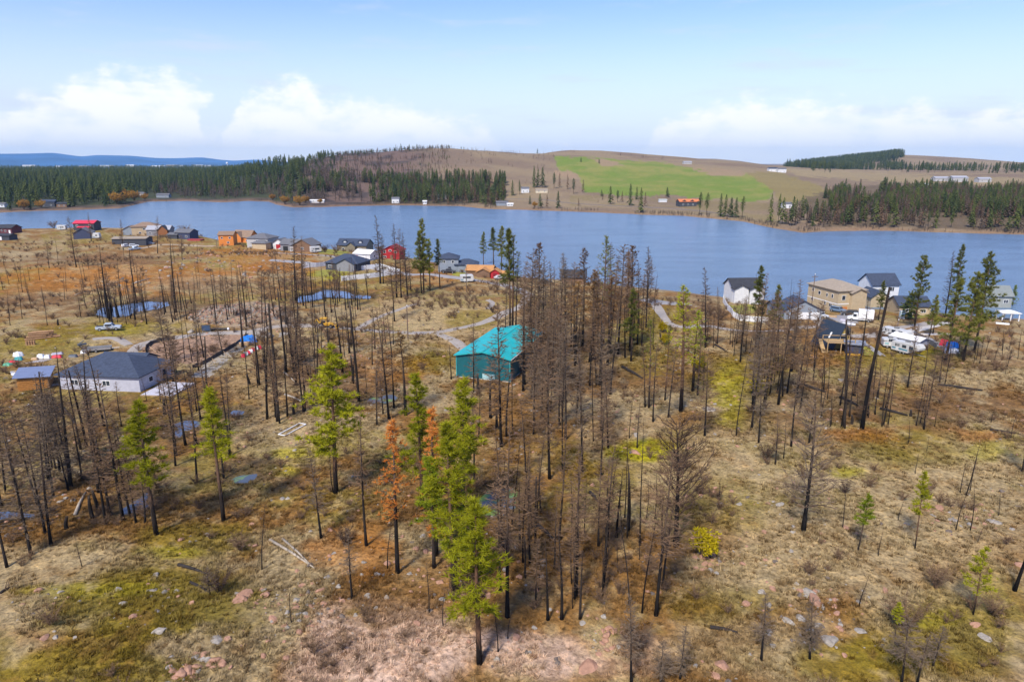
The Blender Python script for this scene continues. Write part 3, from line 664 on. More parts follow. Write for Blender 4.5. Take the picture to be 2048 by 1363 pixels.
# ------------------------------------------------------------------ tree prototypes (20 m tall, base at the origin)
PROTO = {}
def trunk_path(rs, H, bend, n=9):
    bx, by = rs.uniform(-1, 1) * bend, rs.uniform(-1, 1) * bend; ph = rs.uniform(0, 6.28)
    return [Vector((bx * (i / n) ** 2 + .12 * bend * math.sin(ph + 5 * i / n), by * (i / n) ** 2 + .12 * bend * math.cos(ph + 4 * i / n), H * i / n)) for i in range(n + 1)]
def along(path, H, z):
    t = max(0, min(.999, z / H)) * (len(path) - 1); i = int(t); return path[i].lerp(path[i + 1], t - i)
def sliver(g, a, b, w, rs):
    d = b - a; s = d.cross(Vector((rs.uniform(-1, 1), rs.uniform(-1, 1), rs.uniform(-1, 1))));
    if s.length < 1e-6: return
    s = s.normalized() * w
    g.add([a - s, a + s, b], [(0, 1, 2)])
def dead_tree(key, seed, r0, H=20.0, z0=.28, nb=95, lmax=2.9, twigs=8, droop=-.12, bend=.5, shape=1.0, broken=False, wtw=.036, up=0.0, limb=1.0):
    rs = random.Random(seed); path = trunk_path(rs, H, bend)
    t = G(); n = len(path)
    rad = [r0 * .80 * ((1 - i / (n - 1)) ** .85 * (.92 if not broken else .45) + (.06 if not broken else .52)) * (1.25 if i == 0 else 1) for i in range(n)]
    t.tube(path, rad, 7)
    b = G()
    for k in range(nb):
        f = z0 + (1 - z0) * (k + rs.random()) / nb; z = f * H * .985
        s = (f - z0) / (1 - z0)
        L = lmax * ((1 - s) ** shape * .85 + .15) * rs.uniform(.45, 1.1) * min(1, .45 + s * 3.2)
        an = rs.uniform(0, 6.283); dr = droop + up * (1 - s) + rs.uniform(-.18, .22) + .35 * s
        p = along(path, H, z); d = Vector((math.cos(an), math.sin(an), dr)).normalized()
        mid = p + d * L * .5 + Vector((0, 0, rs.uniform(-.08, .10) * L)); end = p + d * L + Vector((rs.uniform(-.2, .2), rs.uniform(-.2, .2), rs.uniform(.0, .28) * L))
        rb = (.018 + .014 * L / lmax * (r0 / .28)) * limb
        b.tube([p, mid, end], [rb * 1.7, rb * 1.2, rb * .5], 3, cap=False)
        for q in range(twigs):
            u_ = rs.uniform(.25, 1); a_ = p.lerp(mid, u_ * 2) if u_ < .5 else mid.lerp(end, u_ * 2 - 1)
            dd = (d + Vector((rs.uniform(-1, 1), rs.uniform(-1, 1), rs.uniform(-.5, .9))) * .95).normalized()
            sliver(b, a_, a_ + dd * L * rs.uniform(.18, .48), wtw, rs)
    PROTO[key] = dict(H=H, parts=[('trunk', t.mesh(key + '_trunk', True))] + ([('crown', b.mesh(key + '_branches'))] if nb else []))
def live_pine(key, seed, r0, H=20.0, z0=.34, nb=62, lmax=3.6, clumps=8, shape=.9, blades=20, bl=.72, bw=.050, dead_low=14, bend=.35):
    rs = random.Random(seed); path = trunk_path(rs, H, bend); nb = int(nb * 1.45)
    t = G(); n = len(path); t.tube(path, [r0 * ((1 - i / (n - 1)) ** .85 * .92 + .05) for i in range(n)], 7)
    b = G(); c = G()
    for k in range(nb):
        f = z0 + (1 - z0) * ((k + rs.random()) / nb) ** .92; z = f * H * .99
        s = (f - z0) / (1 - z0)
        L = lmax * ((1 - s) ** shape * .9 + .10) * rs.choice([.45, .7, .9, 1.0, 1.1, 1.25]) * rs.uniform(.85, 1.1) * min(1, .55 + s * 3.0)
        if rs.random() < .14: continue
        an = rs.uniform(0, 6.283); dr = -.10 + .55 * s + rs.uniform(-.15, .2)
        p = along(path, H, z); d = Vector((math.cos(an), math.sin(an), dr)).normalized()
        end = p + d * L + Vector((0, 0, .14 * L))
        b.tube([p, p.lerp(end, .5) - Vector((0, 0, .05 * L)), end], [.05, .035, .012], 3, cap=False)
        m = max(3, int(clumps * 1.12 * (L / lmax) ** .6))
        for q in range(m):
            u_ = .30 + .72 * (q + rs.random()) / m
            sp = .30 * L * (1.1 - .5 * u_)
            ctr = p.lerp(end, u_) + Vector((rs.uniform(-sp, sp), rs.uniform(-sp, sp), rs.uniform(-.15, .30)))
            for w in range(blades):
                dd = (d * .45 + Vector((rs.uniform(-1, 1), rs.uniform(-1, 1), rs.uniform(-.35, 1.0)))).normalized()
                sliver(c, ctr - dd * .10, ctr + dd * bl * rs.uniform(.6, 1.2), bw, rs)
    for k in range(dead_low):
        z = H * rs.uniform(.12, z0 + .08); an = rs.uniform(0, 6.283); L = rs.uniform(.6, 2.2)
        p = along(path, H, z); e = p + Vector((math.cos(an) * L, math.sin(an) * L, rs.uniform(-.4, .2)))
        b.tube([p, e], [.03, .010], 3, cap=False)
        for q in range(5): a_ = p.lerp(e, rs.uniform(.3, 1)); sliver(b, a_, a_ + Vector((rs.uniform(-.6, .6), rs.uniform(-.6, .6), rs.uniform(-.3, .4))), .016, rs)
    t.add(b.v, b.f); PROTO[key] = dict(H=H, parts=[('trunk', t.mesh(key + '_trunk', True)), ('crown', c.mesh(key + '_crown'))])
def far_conifer(key, seed, H=20.0, wide=2.6, z0=.12, ragged=.45, n=30, rnd=False):
    rs = random.Random(seed); t = G(); t.tube([(0, 0, -.5), (0, 0, H * .95)], [.26, .05], 4, cap=False); c = G()
    for k in range(n):
        s = (k + rs.random()) / n; z = H * (z0 + (1 - z0) * s); L = wide * (((1 - s) ** .6 + .05) if not rnd else (math.sin(math.pi * (s * .86 + .12)) ** .8)) * rs.uniform(1 - ragged, 1.15)
        an = k * 2.4 + rs.uniform(-.5, .5); w = .55 + .3 * L
        d = Vector((math.cos(an), math.sin(an), 0)); sd = Vector((-d.y, d.x, 0)) * w * .55
        a = Vector((0, 0, z + .9)); e = d * L + Vector((0, 0, z - .25 * L)); m_ = d * L * .55 + Vector((0, 0, z))
        c.add([a, m_ - sd, e, m_ + sd], [(0, 1, 2, 3)])
        c.add([a + Vector((0, 0, -.9)), m_ - sd * .8 + Vector((0, 0, -.5)), e + Vector((0, 0, .4)), m_ + sd * .8 + Vector((0, 0, -.5))], [(0, 1, 2, 3)])
    PROTO[key] = dict(H=H, parts=[('trunk', t.mesh(key + '_trunk')), ('crown', c.mesh(key + '_crown'))])
def bush_proto(key, seed, H, rad, stems=16, tw=22, leaves=0, wtw=.02):
    rs = random.Random(seed); b = G(); c = G()
    for k in range(stems):
        an = rs.uniform(0, 6.283); rr_ = rad * rs.uniform(.2, 1); p = Vector((rs.uniform(-.15, .15), rs.uniform(-.15, .15), -.05)); e = Vector((math.cos(an) * rr_, math.sin(an) * rr_, H * rs.uniform(.55, 1)))
        m_ = p.lerp(e, .5) + Vector((rs.uniform(-.2, .2), rs.uniform(-.2, .2), .2 * H * .5))
        b.tube([p, m_, e], [.030, .018, .006], 3, cap=False)
        for q in range(tw):
            u_ = rs.uniform(.25, 1); a_ = p.lerp(m_, u_ * 2) if u_ < .5 else m_.lerp(e, u_ * 2 - 1)
            dd = Vector((rs.uniform(-1, 1), rs.uniform(-1, 1), rs.uniform(-.2, 1))).normalized()
            sliver(b, a_, a_ + dd * H * rs.uniform(.12, .34), wtw, rs)
        for q in range(leaves):
            ctr = m_.lerp(e, rs.uniform(0, 1)) + Vector((rs.uniform(-.3, .3), rs.uniform(-.3, .3), rs.uniform(-.2, .3))) * H * .5
            for w in range(5):
                dd = Vector((rs.uniform(-1, 1), rs.uniform(-1, 1), rs.uniform(-1, 1))).normalized(); sliver(c, ctr, ctr + dd * .22 * H * .5, .05 * H * .5, rs)
    parts = [('crown', b.mesh(key + '_branches'))]
    if leaves: parts.append(('leaves', c.mesh(key + '_leaves')))
    PROTO[key] = dict(H=H, parts=parts)

for i in range(5): dead_tree(f'tw{i}', 100 + i, .27, nb=[120, 140, 100, 130, 120][i], lmax=[2.8, 3.3, 2.3, 2.6, 3.8][i], z0=[.30, .22, .38, .15, .34][i], twigs=[18, 18, 16, 18, 18][i], shape=[1, .8, 1.1, .9, .7][i])
for i in range(4): dead_tree(f'po{i}', 200 + i, .34, nb=[54, 26, 66, 44][i], lmax=[2.0, 1.2, 2.3, 1.7][i], z0=[.5, .6, .4, .3][i], twigs=3, broken=(i in (1,)), bend=.7)
for i in range(4): dead_tree(f'th{i}', 300 + i, .20, nb=[60, 36, 76, 50][i], lmax=[1.5, 1.0, 1.9, 1.4][i], z0=[.30, .45, .2, .35][i], twigs=9, bend=1.0, wtw=.03)
for i in range(2): dead_tree(f'co{i}', 350 + i, .30, nb=170, lmax=2.6, z0=.12, twigs=14, shape=.95, droop=-.15)       # conical, close-branched
for i in range(2): dead_tree(f'wi{i}', 370 + i, .50, nb=70, lmax=7.0, z0=.16, twigs=16, shape=.55, droop=-.05, bend=.8, wtw=.055, up=.12, limb=1.9)
for i in range(2): dead_tree(f'ol{i}', 380 + i, .52, nb=60, lmax=7.5, z0=.22, twigs=20, shape=.35, droop=.35, bend=1.2, wtw=.045, up=.55, limb=1.5)
dead_tree('sn0', 390, .62, H=20, nb=0, lmax=1.0, z0=.4, twigs=2, broken=True, bend=.6)
dead_tree('sn1', 391, .75, H=20, nb=0, lmax=.8, z0=.4, twigs=1, broken=True, bend=.9)
for i in range(3): live_pine(f'gp{i}', 400 + i, .30, nb=[64, 70, 58][i], lmax=[3.4, 3.8, 3.0][i], z0=[.34, .28, .42][i])
for i in range(2): live_pine(f'lp{i}', 410 + i, .34, nb=[60, 66][i], lmax=[4.2, 4.6][i], z0=[.30, .22][i], shape=[.75, .6][i], clumps=9, bl=.7, bw=.07)
for i in range(2): live_pine(f'np{i}', 420 + i, .26, nb=48, lmax=2.2, z0=[.45, .35][i], clumps=6)
for i in range(2): live_pine(f'sp{i}', 430 + i, .24, nb=[44, 40][i], lmax=[4.4, 3.6][i], z0=[.35, .45][i], clumps=6, blades=9, bl=1.0, bw=.10, dead_low=8)
for i in range(2): live_pine(f'ru{i}', 440 + i, .28, nb=[58, 64][i], lmax=[2.8, 2.3][i], z0=[.38, .12][i], clumps=4, blades=12, bl=.5)
for i in range(2): live_pine(f'tr{i}', 450 + i, .30, nb=54, lmax=3.2, z0=.40, clumps=4, blades=6, bl=.5, bw=.05, dead_low=20)      # thin scorched crown
for i in range(4): far_conifer(f'fc{i}', 500 + i, wide=[5.2, 6.2, 4.6, 6.6][i], z0=[.06, .10, .04, .14][i], n=60)
for i in range(3): far_conifer(f'fr{i}', 520 + i, wide=[3.6, 4.4, 3.0][i], z0=[.25, .3, .35][i], ragged=.55, n=46, rnd=True)
for i in range(2): far_conifer(f'fb{i}', 510 + i, wide=4.6, z0=.12, ragged=.75, n=34)
for i in range(2): bush_proto(f'bu{i}', 600 + i, 1.6, 1.5)
bush_proto('bb0', 610, 3.2, 2.4, stems=22, tw=34, wtw=.025)
bush_proto('go0', 620, 2.2, 1.2, stems=16, tw=8, leaves=26)
bush_proto('wl0', 630, 5.0, 3.4, stems=26, tw=16, leaves=22, wtw=.04)

MATSET = {  # per look: materials of trunk, branches, crown
 'tw': (bark_burnt, twig_m, None), 'po': (bark_black, twig_dark, None), 'th': (bark_black, twig_dark, None), 'tg': (bark_burnt, twig_grey, None), 'co': (bark_burnt, twig_dark, None), 'wi': (bark_burnt, twig_grey, None), 'ol': (bark_black, twig_dark, None), 'sn': (bark_black, twig_dark, None),
 'green': (bark_live, twig_m, leaf_green), 'lime': (bark_live, twig_m, leaf_lime), 'dull': (bark_live, twig_m, leaf_dull), 'rust': (bark_burnt, twig_m, leaf_rust), 'tawny': (bark_burnt, twig_m, leaf_tawny), 'brown': (bark_burnt, twig_m, leaf_brown),
 'far': (bark_burnt, None, leaf_far), 'farbrown': (bark_burnt, None, leaf_farbrown), 'farbare': (bark_burnt, None, leaf_farbare), 'bush': (None, twig_dark, None), 'brush': (None, twig_m, None), 'gold': (None, twig_m, leaf_gold), 'willow': (None, twig_m, leaf_willow),
}
def inst(kind, look, name, loc, scale, rz, tilt=(0, 0), wide=1.0):
    """one tree as a thing: an Empty at the foot with its own trunk, branches and crown"""
    o = root(name, loc, rz); o.rotation_euler = (tilt[0], tilt[1], rz); o.scale = (scale * wide, scale * wide, scale)
    ms = MATSET[look]
    for pn, me in PROTO[kind]['parts']:
        mt = {'trunk': ms[0], 'crown': ms[1] if (ms[2] is None or 'branches' in me.name) else ms[2], 'leaves': ms[2]}[pn]
        if not me.materials: me.materials.append(mt)
        p = link(pn, me, o)
        if me.materials[0] is not mt: p.material_slots[0].link = 'OBJECT'; p.material_slots[0].material = mt
    return o

LEDGER = []       # (object, phrase, zone, group, sort key) -> labels are written once everything stands
ZONES = [  # photo position of a landmark and how a viewer finds it
 (30, 520, 'below the maroon lakeside houses'), (150, 560, 'on the slope below the red-roofed house'), (260, 620, 'standing in the upper blue pond'), (330, 540, 'on the slope below the wood-gabled house'), (400, 600, 'beside the rubble heap'),
 (50, 640, 'behind the stacked log pile'), (190, 470, 'by the red-roofed house'), (480, 540, 'on the slope below the orange houses'), (600, 600, 'at the near end of the middle pond'), (690, 590, 'at the far end of the middle pond'), (540, 740, 'by the drive with the blue tarp'), (640, 720, 'in the marsh before the backhoe'),
 (760, 540, 'by the grey hipped house'), (820, 580, 'below the red barn'), (740, 780, 'in the marsh below the gravel road'), (120, 850, 'before the timber shed'), (210, 880, 'before the slate-roofed house'), (340, 780, 'by the corner of the slate-roofed house'), (400, 880, 'by the pool below the slate-roofed house'),
 (60, 1050, 'by the stream at the picture edge'), (230, 1040, 'beside the blue stream'), (500, 1120, 'on the mossy knoll with pink boulders'), (640, 1020, 'on the rusty ground by the algae pool'), (740, 1050, 'beside the rust-needled pine'), (900, 1180, 'among the lime-green pines'), (950, 800, 'before the teal shop front'), (1020, 780, 'at the near corner of the teal shop'),
 (1020, 650, 'behind the teal shop roof'), (1080, 720, 'along the teal shop side'), (1160, 640, 'in the grove behind the teal shop'), (1200, 750, 'in the grove past the teal shop'), (1280, 620, 'on the lake bank past the grove'), (1020, 950, 'around the grove pool'), (1060, 1130, 'in the stand past the lime-green pines'), (1150, 1180, 'in the dark stand at bottom centre'), (1220, 1040, 'at the open edge of the charred stand'),
 (1300, 820, 'on the rise past the teal shop'), (1350, 1020, 'near the spreading dead pine'), (1400, 760, 'by the tall yellowing pine'), (1420, 650, 'beside the white perimeter wall'), (1490, 690, 'on the track below the white house'), (1570, 740, 'in the thicket before the A-frame'), (1560, 900, 'on the slope below the thicket'), (1620, 1000, 'by the broad grey dead pine'), (1700, 800, 'in the stand below the A-frame'),
 (1800, 820, 'below the travel trailers'), (1850, 640, 'by the drive behind the trailers'), (1950, 700, 'among the pines beside the gazebo'), (1980, 850, 'on the brushy slope at picture edge'), (1830, 960, 'on the open tussock slope'), (1940, 1020, 'on the stony slope at picture edge'), (1740, 1120, 'near the small green pine'), (1600, 1280, 'on the tussocks at the bottom'), (1850, 1300, 'in the tussocky bottom corner'), (1300, 1310, 'at the bottom edge'),
]
def zone_of(px, py): return min(ZONES, key=lambda z: ((z[0] - px) / 1.0) ** 2 + ((z[1] - py) * 1.5) ** 2)[2]
ORD = ['first', 'second', 'third', 'fourth', 'fifth', 'sixth', 'seventh', 'eighth', 'ninth', 'tenth', 'eleventh', 'twelfth', 'thirteenth', 'fourteenth', 'fifteenth', 'sixteenth', 'seventeenth', 'eighteenth', 'nineteenth', 'twentieth']
def book(o, phrase, zone, cat, group, px): LEDGER.append((o, phrase, zone, cat, group, px))
def write_labels():
    by = {}
    for r_ in LEDGER: by.setdefault((r_[1], r_[2]), []).append(r_)
    for (ph, zn), rows in by.items():
        rows.sort(key=lambda q: q[5])
        for i, (o, _, _, cat, grp, _) in enumerate(rows):
            if len(rows) == 1: lab = f'{ph} {zn}'
            elif i == 0: lab = f'leftmost {ph} {zn}'
            elif i == len(rows) - 1: lab = f'rightmost {ph} {zn}'
            else: lab = f'{ORD[i] if i < len(ORD) else str(i + 1) + "th"} {ph} from left, {zn}'
            
            if len(lab.split()) > 16: lab = lab.replace(' with brown twigs', '').replace(' from left,', ',')
            tag(o, lab, cat, grp)

LOOKS = {'tw': ('burnt_pine', 'tall burnt pine with brown twigs', 'short burnt pine with brown twigs'), 'tg': ('burnt_pine', 'tall grey-twigged dead pine', 'small grey-twigged dead pine'),
         'po': ('charred_tree', 'tall black charred trunk', 'short black charred trunk'), 'th': ('burnt_sapling', 'thin tall burnt pole tree', 'thin small burnt pole tree'), 'co': ('dead_conifer', 'dark cone-shaped dead conifer', 'small cone-shaped dead conifer'),
         'wi': ('dead_pine', 'broad wide-limbed grey dead pine', 'broad wide-limbed grey dead pine'), 'ol': ('dead_pine', 'black spreading dead pine', 'black spreading dead pine'), 'sn': ('burnt_stump', 'broken charred stub', 'low charred stump')}
GROUPS = {'burnt_pine': 'burnt bare pines', 'charred_tree': 'charred trunks', 'burnt_sapling': 'thin burnt pole trees', 'dead_conifer': 'dead conifers', 'dead_pine': 'dead pines', 'burnt_stump': 'charred stumps'}
def burnt(px, pyb, pyt, look='tw', kind=None, wide=1.0, p=None):
    p = p or at(px, pyb); hgt = max(.6, z_of(p.y, pyt) - p.z)
    base = {'tg': 'tw'}.get(look, look)
    opts = [k for k in PROTO if k[:2] == base and len(k) == 3]
    kind = kind or random.choice(opts)
    s = hgt / PROTO[kind]['H']
    w = {'tw': 1.0, 'tg': 1.0, 'po': 1.0, 'th': 1.0}.get(look, 1.0) * wide
    w *= max(1.0, min(1.9, (15.0 / hgt) ** .55)) if look in ('tw', 'tg', 'po', 'co') else 1.0
    if look == 'th': w *= max(.75, min(1.9, (11.0 / hgt) ** .6))
    if look == 'sn': w *= max(1.5, min(9.0, 11.0 / hgt))
    nm, tall, small = LOOKS[look]
    o = inst(kind, look, nm, (p.x, p.y, p.z - .12), s, random.uniform(0, 6.28), (random.gauss(0, .034), random.gauss(0, .034)), w)
    book(o, tall if hgt > (9 if look != 'sn' else 2.5) else small, zone_of(px, pyb), 'stump' if look == 'sn' else 'tree', GROUPS[nm], px)
    return o
PINES = {'green': 'green pine', 'lime': 'yellow-green pine', 'dull': 'dull olive-green pine', 'rust': 'rust-orange dying pine', 'tawny': 'tawny dead-needled pine', 'brown': 'scorched thin-crowned pine'}
def pine(px, pyb, pyt, kind, look, wide=1.0, extra=''):
    p = at(px, pyb); hgt = z_of(p.y, pyt) - p.z; s = hgt / PROTO[kind]['H']
    o = inst(kind, look, 'pine_tree', (p.x, p.y, p.z - .1), s, random.uniform(0, 6.28), (random.gauss(0, .015), random.gauss(0, .015)), wide)
    book(o, (extra + ' ' if extra else '') + PINES[look], zone_of(px, pyb), 'tree', 'pines that kept their needles', px); return o

# ------------------------------------------------------------------ pines that kept their needles
for a in [
 (673, 986, 690, 'lp0', 'lime', 1.0), (845, 1020, 750, 'gp1', 'lime', 1.05), (926, 1032, 756, 'gp0', 'lime', 1.15), (908, 1192, 852, 'gp1', 'lime', 1.1), (868, 1135, 915, 'gp2', 'green', 1.2), (958, 1326, 1005, 'gp0', 'lime', 1.25), (915, 1180, 990, 'np1', 'green', 1.5),
 (872, 1110, 815, 'ru1', 'rust', 1.2), (796, 1145, 842, 'ru0', 'rust', 1.1), (812, 830, 665, 'tr0', 'tawny', 1.4),
 (312, 1068, 806, 'gp2', 'lime', 1.25), (447, 1042, 778, 'np0', 'lime', 1.3), (1362, 823, 572, 'tr0', 'lime', 1.2), (1385, 782, 620, 'tr1', 'green', 1.3), (1262, 722, 578, 'np1', 'dull', 1.2),
 (848, 585, 440, 'gp1', 'dull', .8), (843, 586, 463, 'gp0', 'dull', .8), (860, 582, 478, 'np1', 'lime', 1.1), (880, 576, 478, 'np0', 'dull', 1.0), (967, 536, 464, 'gp2', 'dull', .9), (988, 541, 455, 'np0', 'dull', 1.3), (1003, 556, 453, 'gp2', 'dull', 1.0), (1020, 660, 458, 'np0', 'dull', .9),
 (1829, 654, 512, 'lp1', 'dull', .75), (1905, 640, 490, 'gp2', 'dull', .7), (1948, 705, 506, 'lp0', 'dull', .75), (1926, 722, 545, 'lp1', 'dull', .8), (1891, 727, 558, 'gp1', 'dull', 1.0), (2023, 624, 570, 'gp1', 'green', .95), (1757, 640, 561, 'gp0', 'dull', .9), (1859, 672, 590, 'gp1', 'dull', 1.0), (1866, 668, 600, 'np1', 'lime', 1.1),
 (1511, 694, 533, 'gp2', 'dull', .8), (1545, 692, 570, 'np1', 'dull', 1.2), (1716, 1102, 985, 'sp1', 'green', 1.0), (1830, 1097, 945, 'sp1', 'lime', .75), (1946, 1228, 1093, 'sp0', 'lime', .95), (1790, 1272, 1202, 'sp1', 'lime', 1.0),
 (1078, 705, 485, 'tr1', 'brown', 1.0), (1165, 700, 497, 'tr0', 'brown', 1.0), (1260, 702, 490, 'tr1', 'brown', 1.0), (1185, 720, 540, 'ru0', 'tawny', 1.3), (1206, 692, 472, 'tr0', 'dull', .9), (1025, 660, 470, 'tr0', 'dull', .9), (1150, 730, 560, 'tr1', 'tawny', 1.3), (1215, 730, 555, 'tr0', 'brown', 1.2), (1298, 815, 640, 'tr1', 'dull', .9), (1330, 800, 650, 'tr0', 'dull', .8), (1395, 790, 655, 'tr1', 'dull', 1.0),
]: pine(*a)
# ------------------------------------------------------------------ burnt trees, each where the photograph shows it
T_ = """161 898 700 tw;202 925 725 po;100 878 742 po;115 917 788 po;130 896 800 th;145 966 860 th;63 1110 830 tg;15 1133 900 tg;103 1088 815 tg;90 1066 830 tg;40 1010 800 tg;163 1133 1075 th;133 1056 1030 sn;185 1035 990 sn;197 1026 978 sn;213 1051 800 tw;247 1041 730 tw;273 1045 880 tw;290 1046 900 tw;525 1138 1005 th;643 1075 890 tg;583 1243 1175 th;667 985 880 th;321 804 748 po;330 828 795 sn;328 790 690 th;372 890 655 tw;393 822 718 tw;395 964 755 tw;499 770 747 sn;293 800 748 th;243 852 760 tw;532 765 612 po;519 770 645 po;589 751 600 po;556 842 606 po;588 828 803 sn;609 799 768 sn;632 752 640 th;637 686 615 po;706 762 710 sn;717 804 600 po;733 780 715 th;754 777 738 sn;778 838 612 tw;690 715 600 th;733 1090 825 tw;776 1136 1035 th;858 1226 1115 th;886 1253 1175 th;901 1176 1080 th;913 1175 1085 th;1000 1183 950 tw;1014 1232 838 tw;1016 1276 1215 th;996 1303 1200 th;1050 1155 1065 po;1070 1086 955 po;1058 1080 890 tw;1078 1180 1075 th;1095 1238 1080 po;1123 1238 1050 po;1161 1236 1095 po;1143 1166 1005 th;1151 1193 890 tw;1146 1216 1145 th;1118 1082 845 tw;1143 1045 930 th;1170 1070 950 th;1200 1023 1000 sn;1210 1131 875 tw;1211 1153 1055 th;1250 1035 890 th;1255 1038 865 th;1243 1078 975 th;1236 1143 1075 th;1258 1211 1015 th;1278 1118 1055 th;1293 1036 955 th;1310 1038 925 th;1313 1230 890 tw;1263 1368 1190 tg;1321 1366 1275 tg;1360 1358 1240 tg;705 1197 1055 tg;1216 896 715 tw;1250 715 590 po;1259 876 795 th;1274 895 805 tg;1290 814 685 tw;1306 843 685 tw;1337 834 690 tw;1409 872 695 tw;1407 784 695 th;1473 871 695 th;1527 806 650 tw;1539 788 680 tw;1557 809 590 tw;1565 793 700 po;1591 809 610 tw;1583 743 556 tw;1625 761 635 th;1648 780 712 po;1618 886 760 tw;1551 928 825 tw;1566 917 835 th;1683 855 715 th;1661 851 775 th;1226 995 885 th;1473 688 595 po;1460 689 605 th;1492 702 595 th;1411 695 530 co;1321 684 664 sn;1725 859 570 po;1709 791 590 po;1688 856 640 po;1694 778 635 po;1750 828 765 po;1763 853 735 th;1775 850 715 th;1713 816 735 th;1821 832 818 sn;1840 845 757 th;1848 858 762 tw;1870 853 808 th;1982 845 808 th;2021 876 818 th;1816 887 838 th;1853 901 868 th;1831 947 903 th;2044 944 810 tw;1930 992 876 th;1920 986 915 th;1941 982 905 th;1684 1057 965 th;1797 1039 995 th;1911 1060 975 th;1939 1062 965 th;1996 1030 982 th;1660 853 795 th;1704 848 828 sn;2010 747 718 th;1757 1111 1055 th;1956 1085 1048 th;2029 1181 960 po;1719 1211 1145 th;1523 1320 1180 tg;1619 1316 1195 tg;1803 1366 1235 tg;1835 1366 1255 tg;1866 1332 1245 tg;1437 1006 955 th;902 758 688 po;948 784 630 tw;957 787 748 sn;981 835 758 sn;1003 893 605 tw;1013 872 748 po;993 858 818 sn;1026 858 688 th;957 874 765 tw;1125 843 690 tw;1153 829 690 tw;1180 771 590 tw;1198 771 556 tw;948 964 768 tw;1052 946 795 tw;1093 760 610 tw;1032 652 500 tw;1058 720 500 tw;1130 690 514 tw;1236 710 484 tw;1293 655 490 co;1275 690 520 tw;1300 600 560 th;1010 700 560 tw;1045 665 520 tw;
761 567 427 co;767 567 465 tw;794 595 445 co;803 595 455 tw;816 597 462 co;822 582 500 tw;786 595 520 th;736 595 505 th;711 600 500 th;592 605 448 co;604 602 470 tw;562 600 488 tw;551 600 545 po;506 599 545 po;494 599 528 th;617 605 503 tw;665 598 540 po;679 598 535 po;652 635 543 po;572 600 520 th;630 604 540 th;645 600 548 th;
219 642 485 po;273 607 478 po;352 625 468 po;315 507 430 tw;153 534 432 tw;183 482 422 tw;38 564 510 th;247 500 437 tw;332 625 535 po;362 620 547 po;374 616 530 th;397 545 495 th;6 580 508 th;224 645 603 sn;237 635 593 sn;261 637 560 po;116 650 637 sn;45 637 555 th;95 650 570 th;402 607 540 th;391 602 540 th;410 607 560 th;60 600 530 th;80 560 505 th;20 650 580 th;130 600 540 th;170 560 500 th;1890 634 500 co;700 690 640 th;760 640 590 th"""
for row in T_.replace('\n', '').split(';'):
    if row.strip():
        a = row.split(); burnt(float(a[0]), float(a[1]), float(a[2]), a[3])
burnt(1353, 1092, 838, 'ol', 'ol0'); burnt(1608, 1060, 800, 'wi', 'wi0', .85); burnt(420, 1190, 1130, 'wi', 'wi1', .9)
def scatter(n, x0, x1, y0, y1, hmin, hmax, looks, seed):
    rs = random.Random(seed)
    for _ in range(n):
        px, py = rs.uniform(x0, x1), rs.uniform(y0, y1)
        p = at(px, py); hh = rs.uniform(hmin, hmax)
        _, pt = project(np.array(p.x), np.array(p.y), np.array(p.z + hh)); burnt(px, py, float(pt), rs.choice(looks), p=p)
scatter(34, 1045, 1230, 640, 800, 13, 24, ['tw', 'tw', 'th', 'tw', 'tg'], 1)
scatter(14, 1040, 1210, 800, 960, 12, 20, ['tw', 'th', 'tg'], 2)
scatter(20, 1230, 1320, 590, 700, 8, 17, ['th', 'tw'], 3)
scatter(34, 185, 420, 606, 648, 6, 13, ['th', 'th', 'po'], 4)
scatter(40, 0, 560, 500, 640, 5, 11, ['th', 'th', 'tw'], 5)
scatter(14, 580, 740, 598, 640, 6, 13, ['th', 'th', 'po'], 6)
scatter(24, 500, 760, 690, 800, 6, 14, ['th', 'th', 'po', 'tw'], 7)
scatter(18, 1500, 1640, 660, 810, 9, 18, ['tw', 'tw', 'th'], 8)
scatter(22, 1640, 1890, 760, 860, 6, 13, ['th', 'th', 'tw'], 9)
scatter(20, 1880, 2040, 690, 735, 4, 8, ['th', 'th'], 10)
scatter(26, 1000, 1330, 1000, 1230, 7, 15, ['th', 'tw', 'po', 'tw'], 11)
scatter(10, 0, 200, 860, 1010, 10, 18, ['tg', 'tw'], 12)
scatter(10, 1400, 1500, 640, 720, 6, 12, ['th', 'tw'], 13)
scatter(8, 330, 480, 700, 790, 8, 16, ['tw', 'tg', 'th'], 14)
scatter(34, 480, 800, 640, 850, 9, 19, ['po', 'tw', 'tw', 'th', 'po'], 15)
scatter(12, 0, 330, 850, 1040, 11, 20, ['tw', 'tw', 'po', 'tg'], 16)
scatter(18, 420, 620, 590, 660, 8, 16, ['po', 'tw', 'th'], 17)
scatter(16, 190, 370, 618, 645, 8, 15, ['po', 'th', 'tw'], 18)
scatter(12, 590, 740, 600, 625, 8, 15, ['po', 'tw'], 19)
scatter(5, 1040, 1130, 740, 830, 12, 20, ['tw', 'tw', 'th'], 20)
scatter(10, 330, 470, 800, 960, 10, 18, ['tw', 'po'], 21)
scatter(14, 1450, 1620, 700, 900, 10, 17, ['tw', 'th', 'tg'], 22)

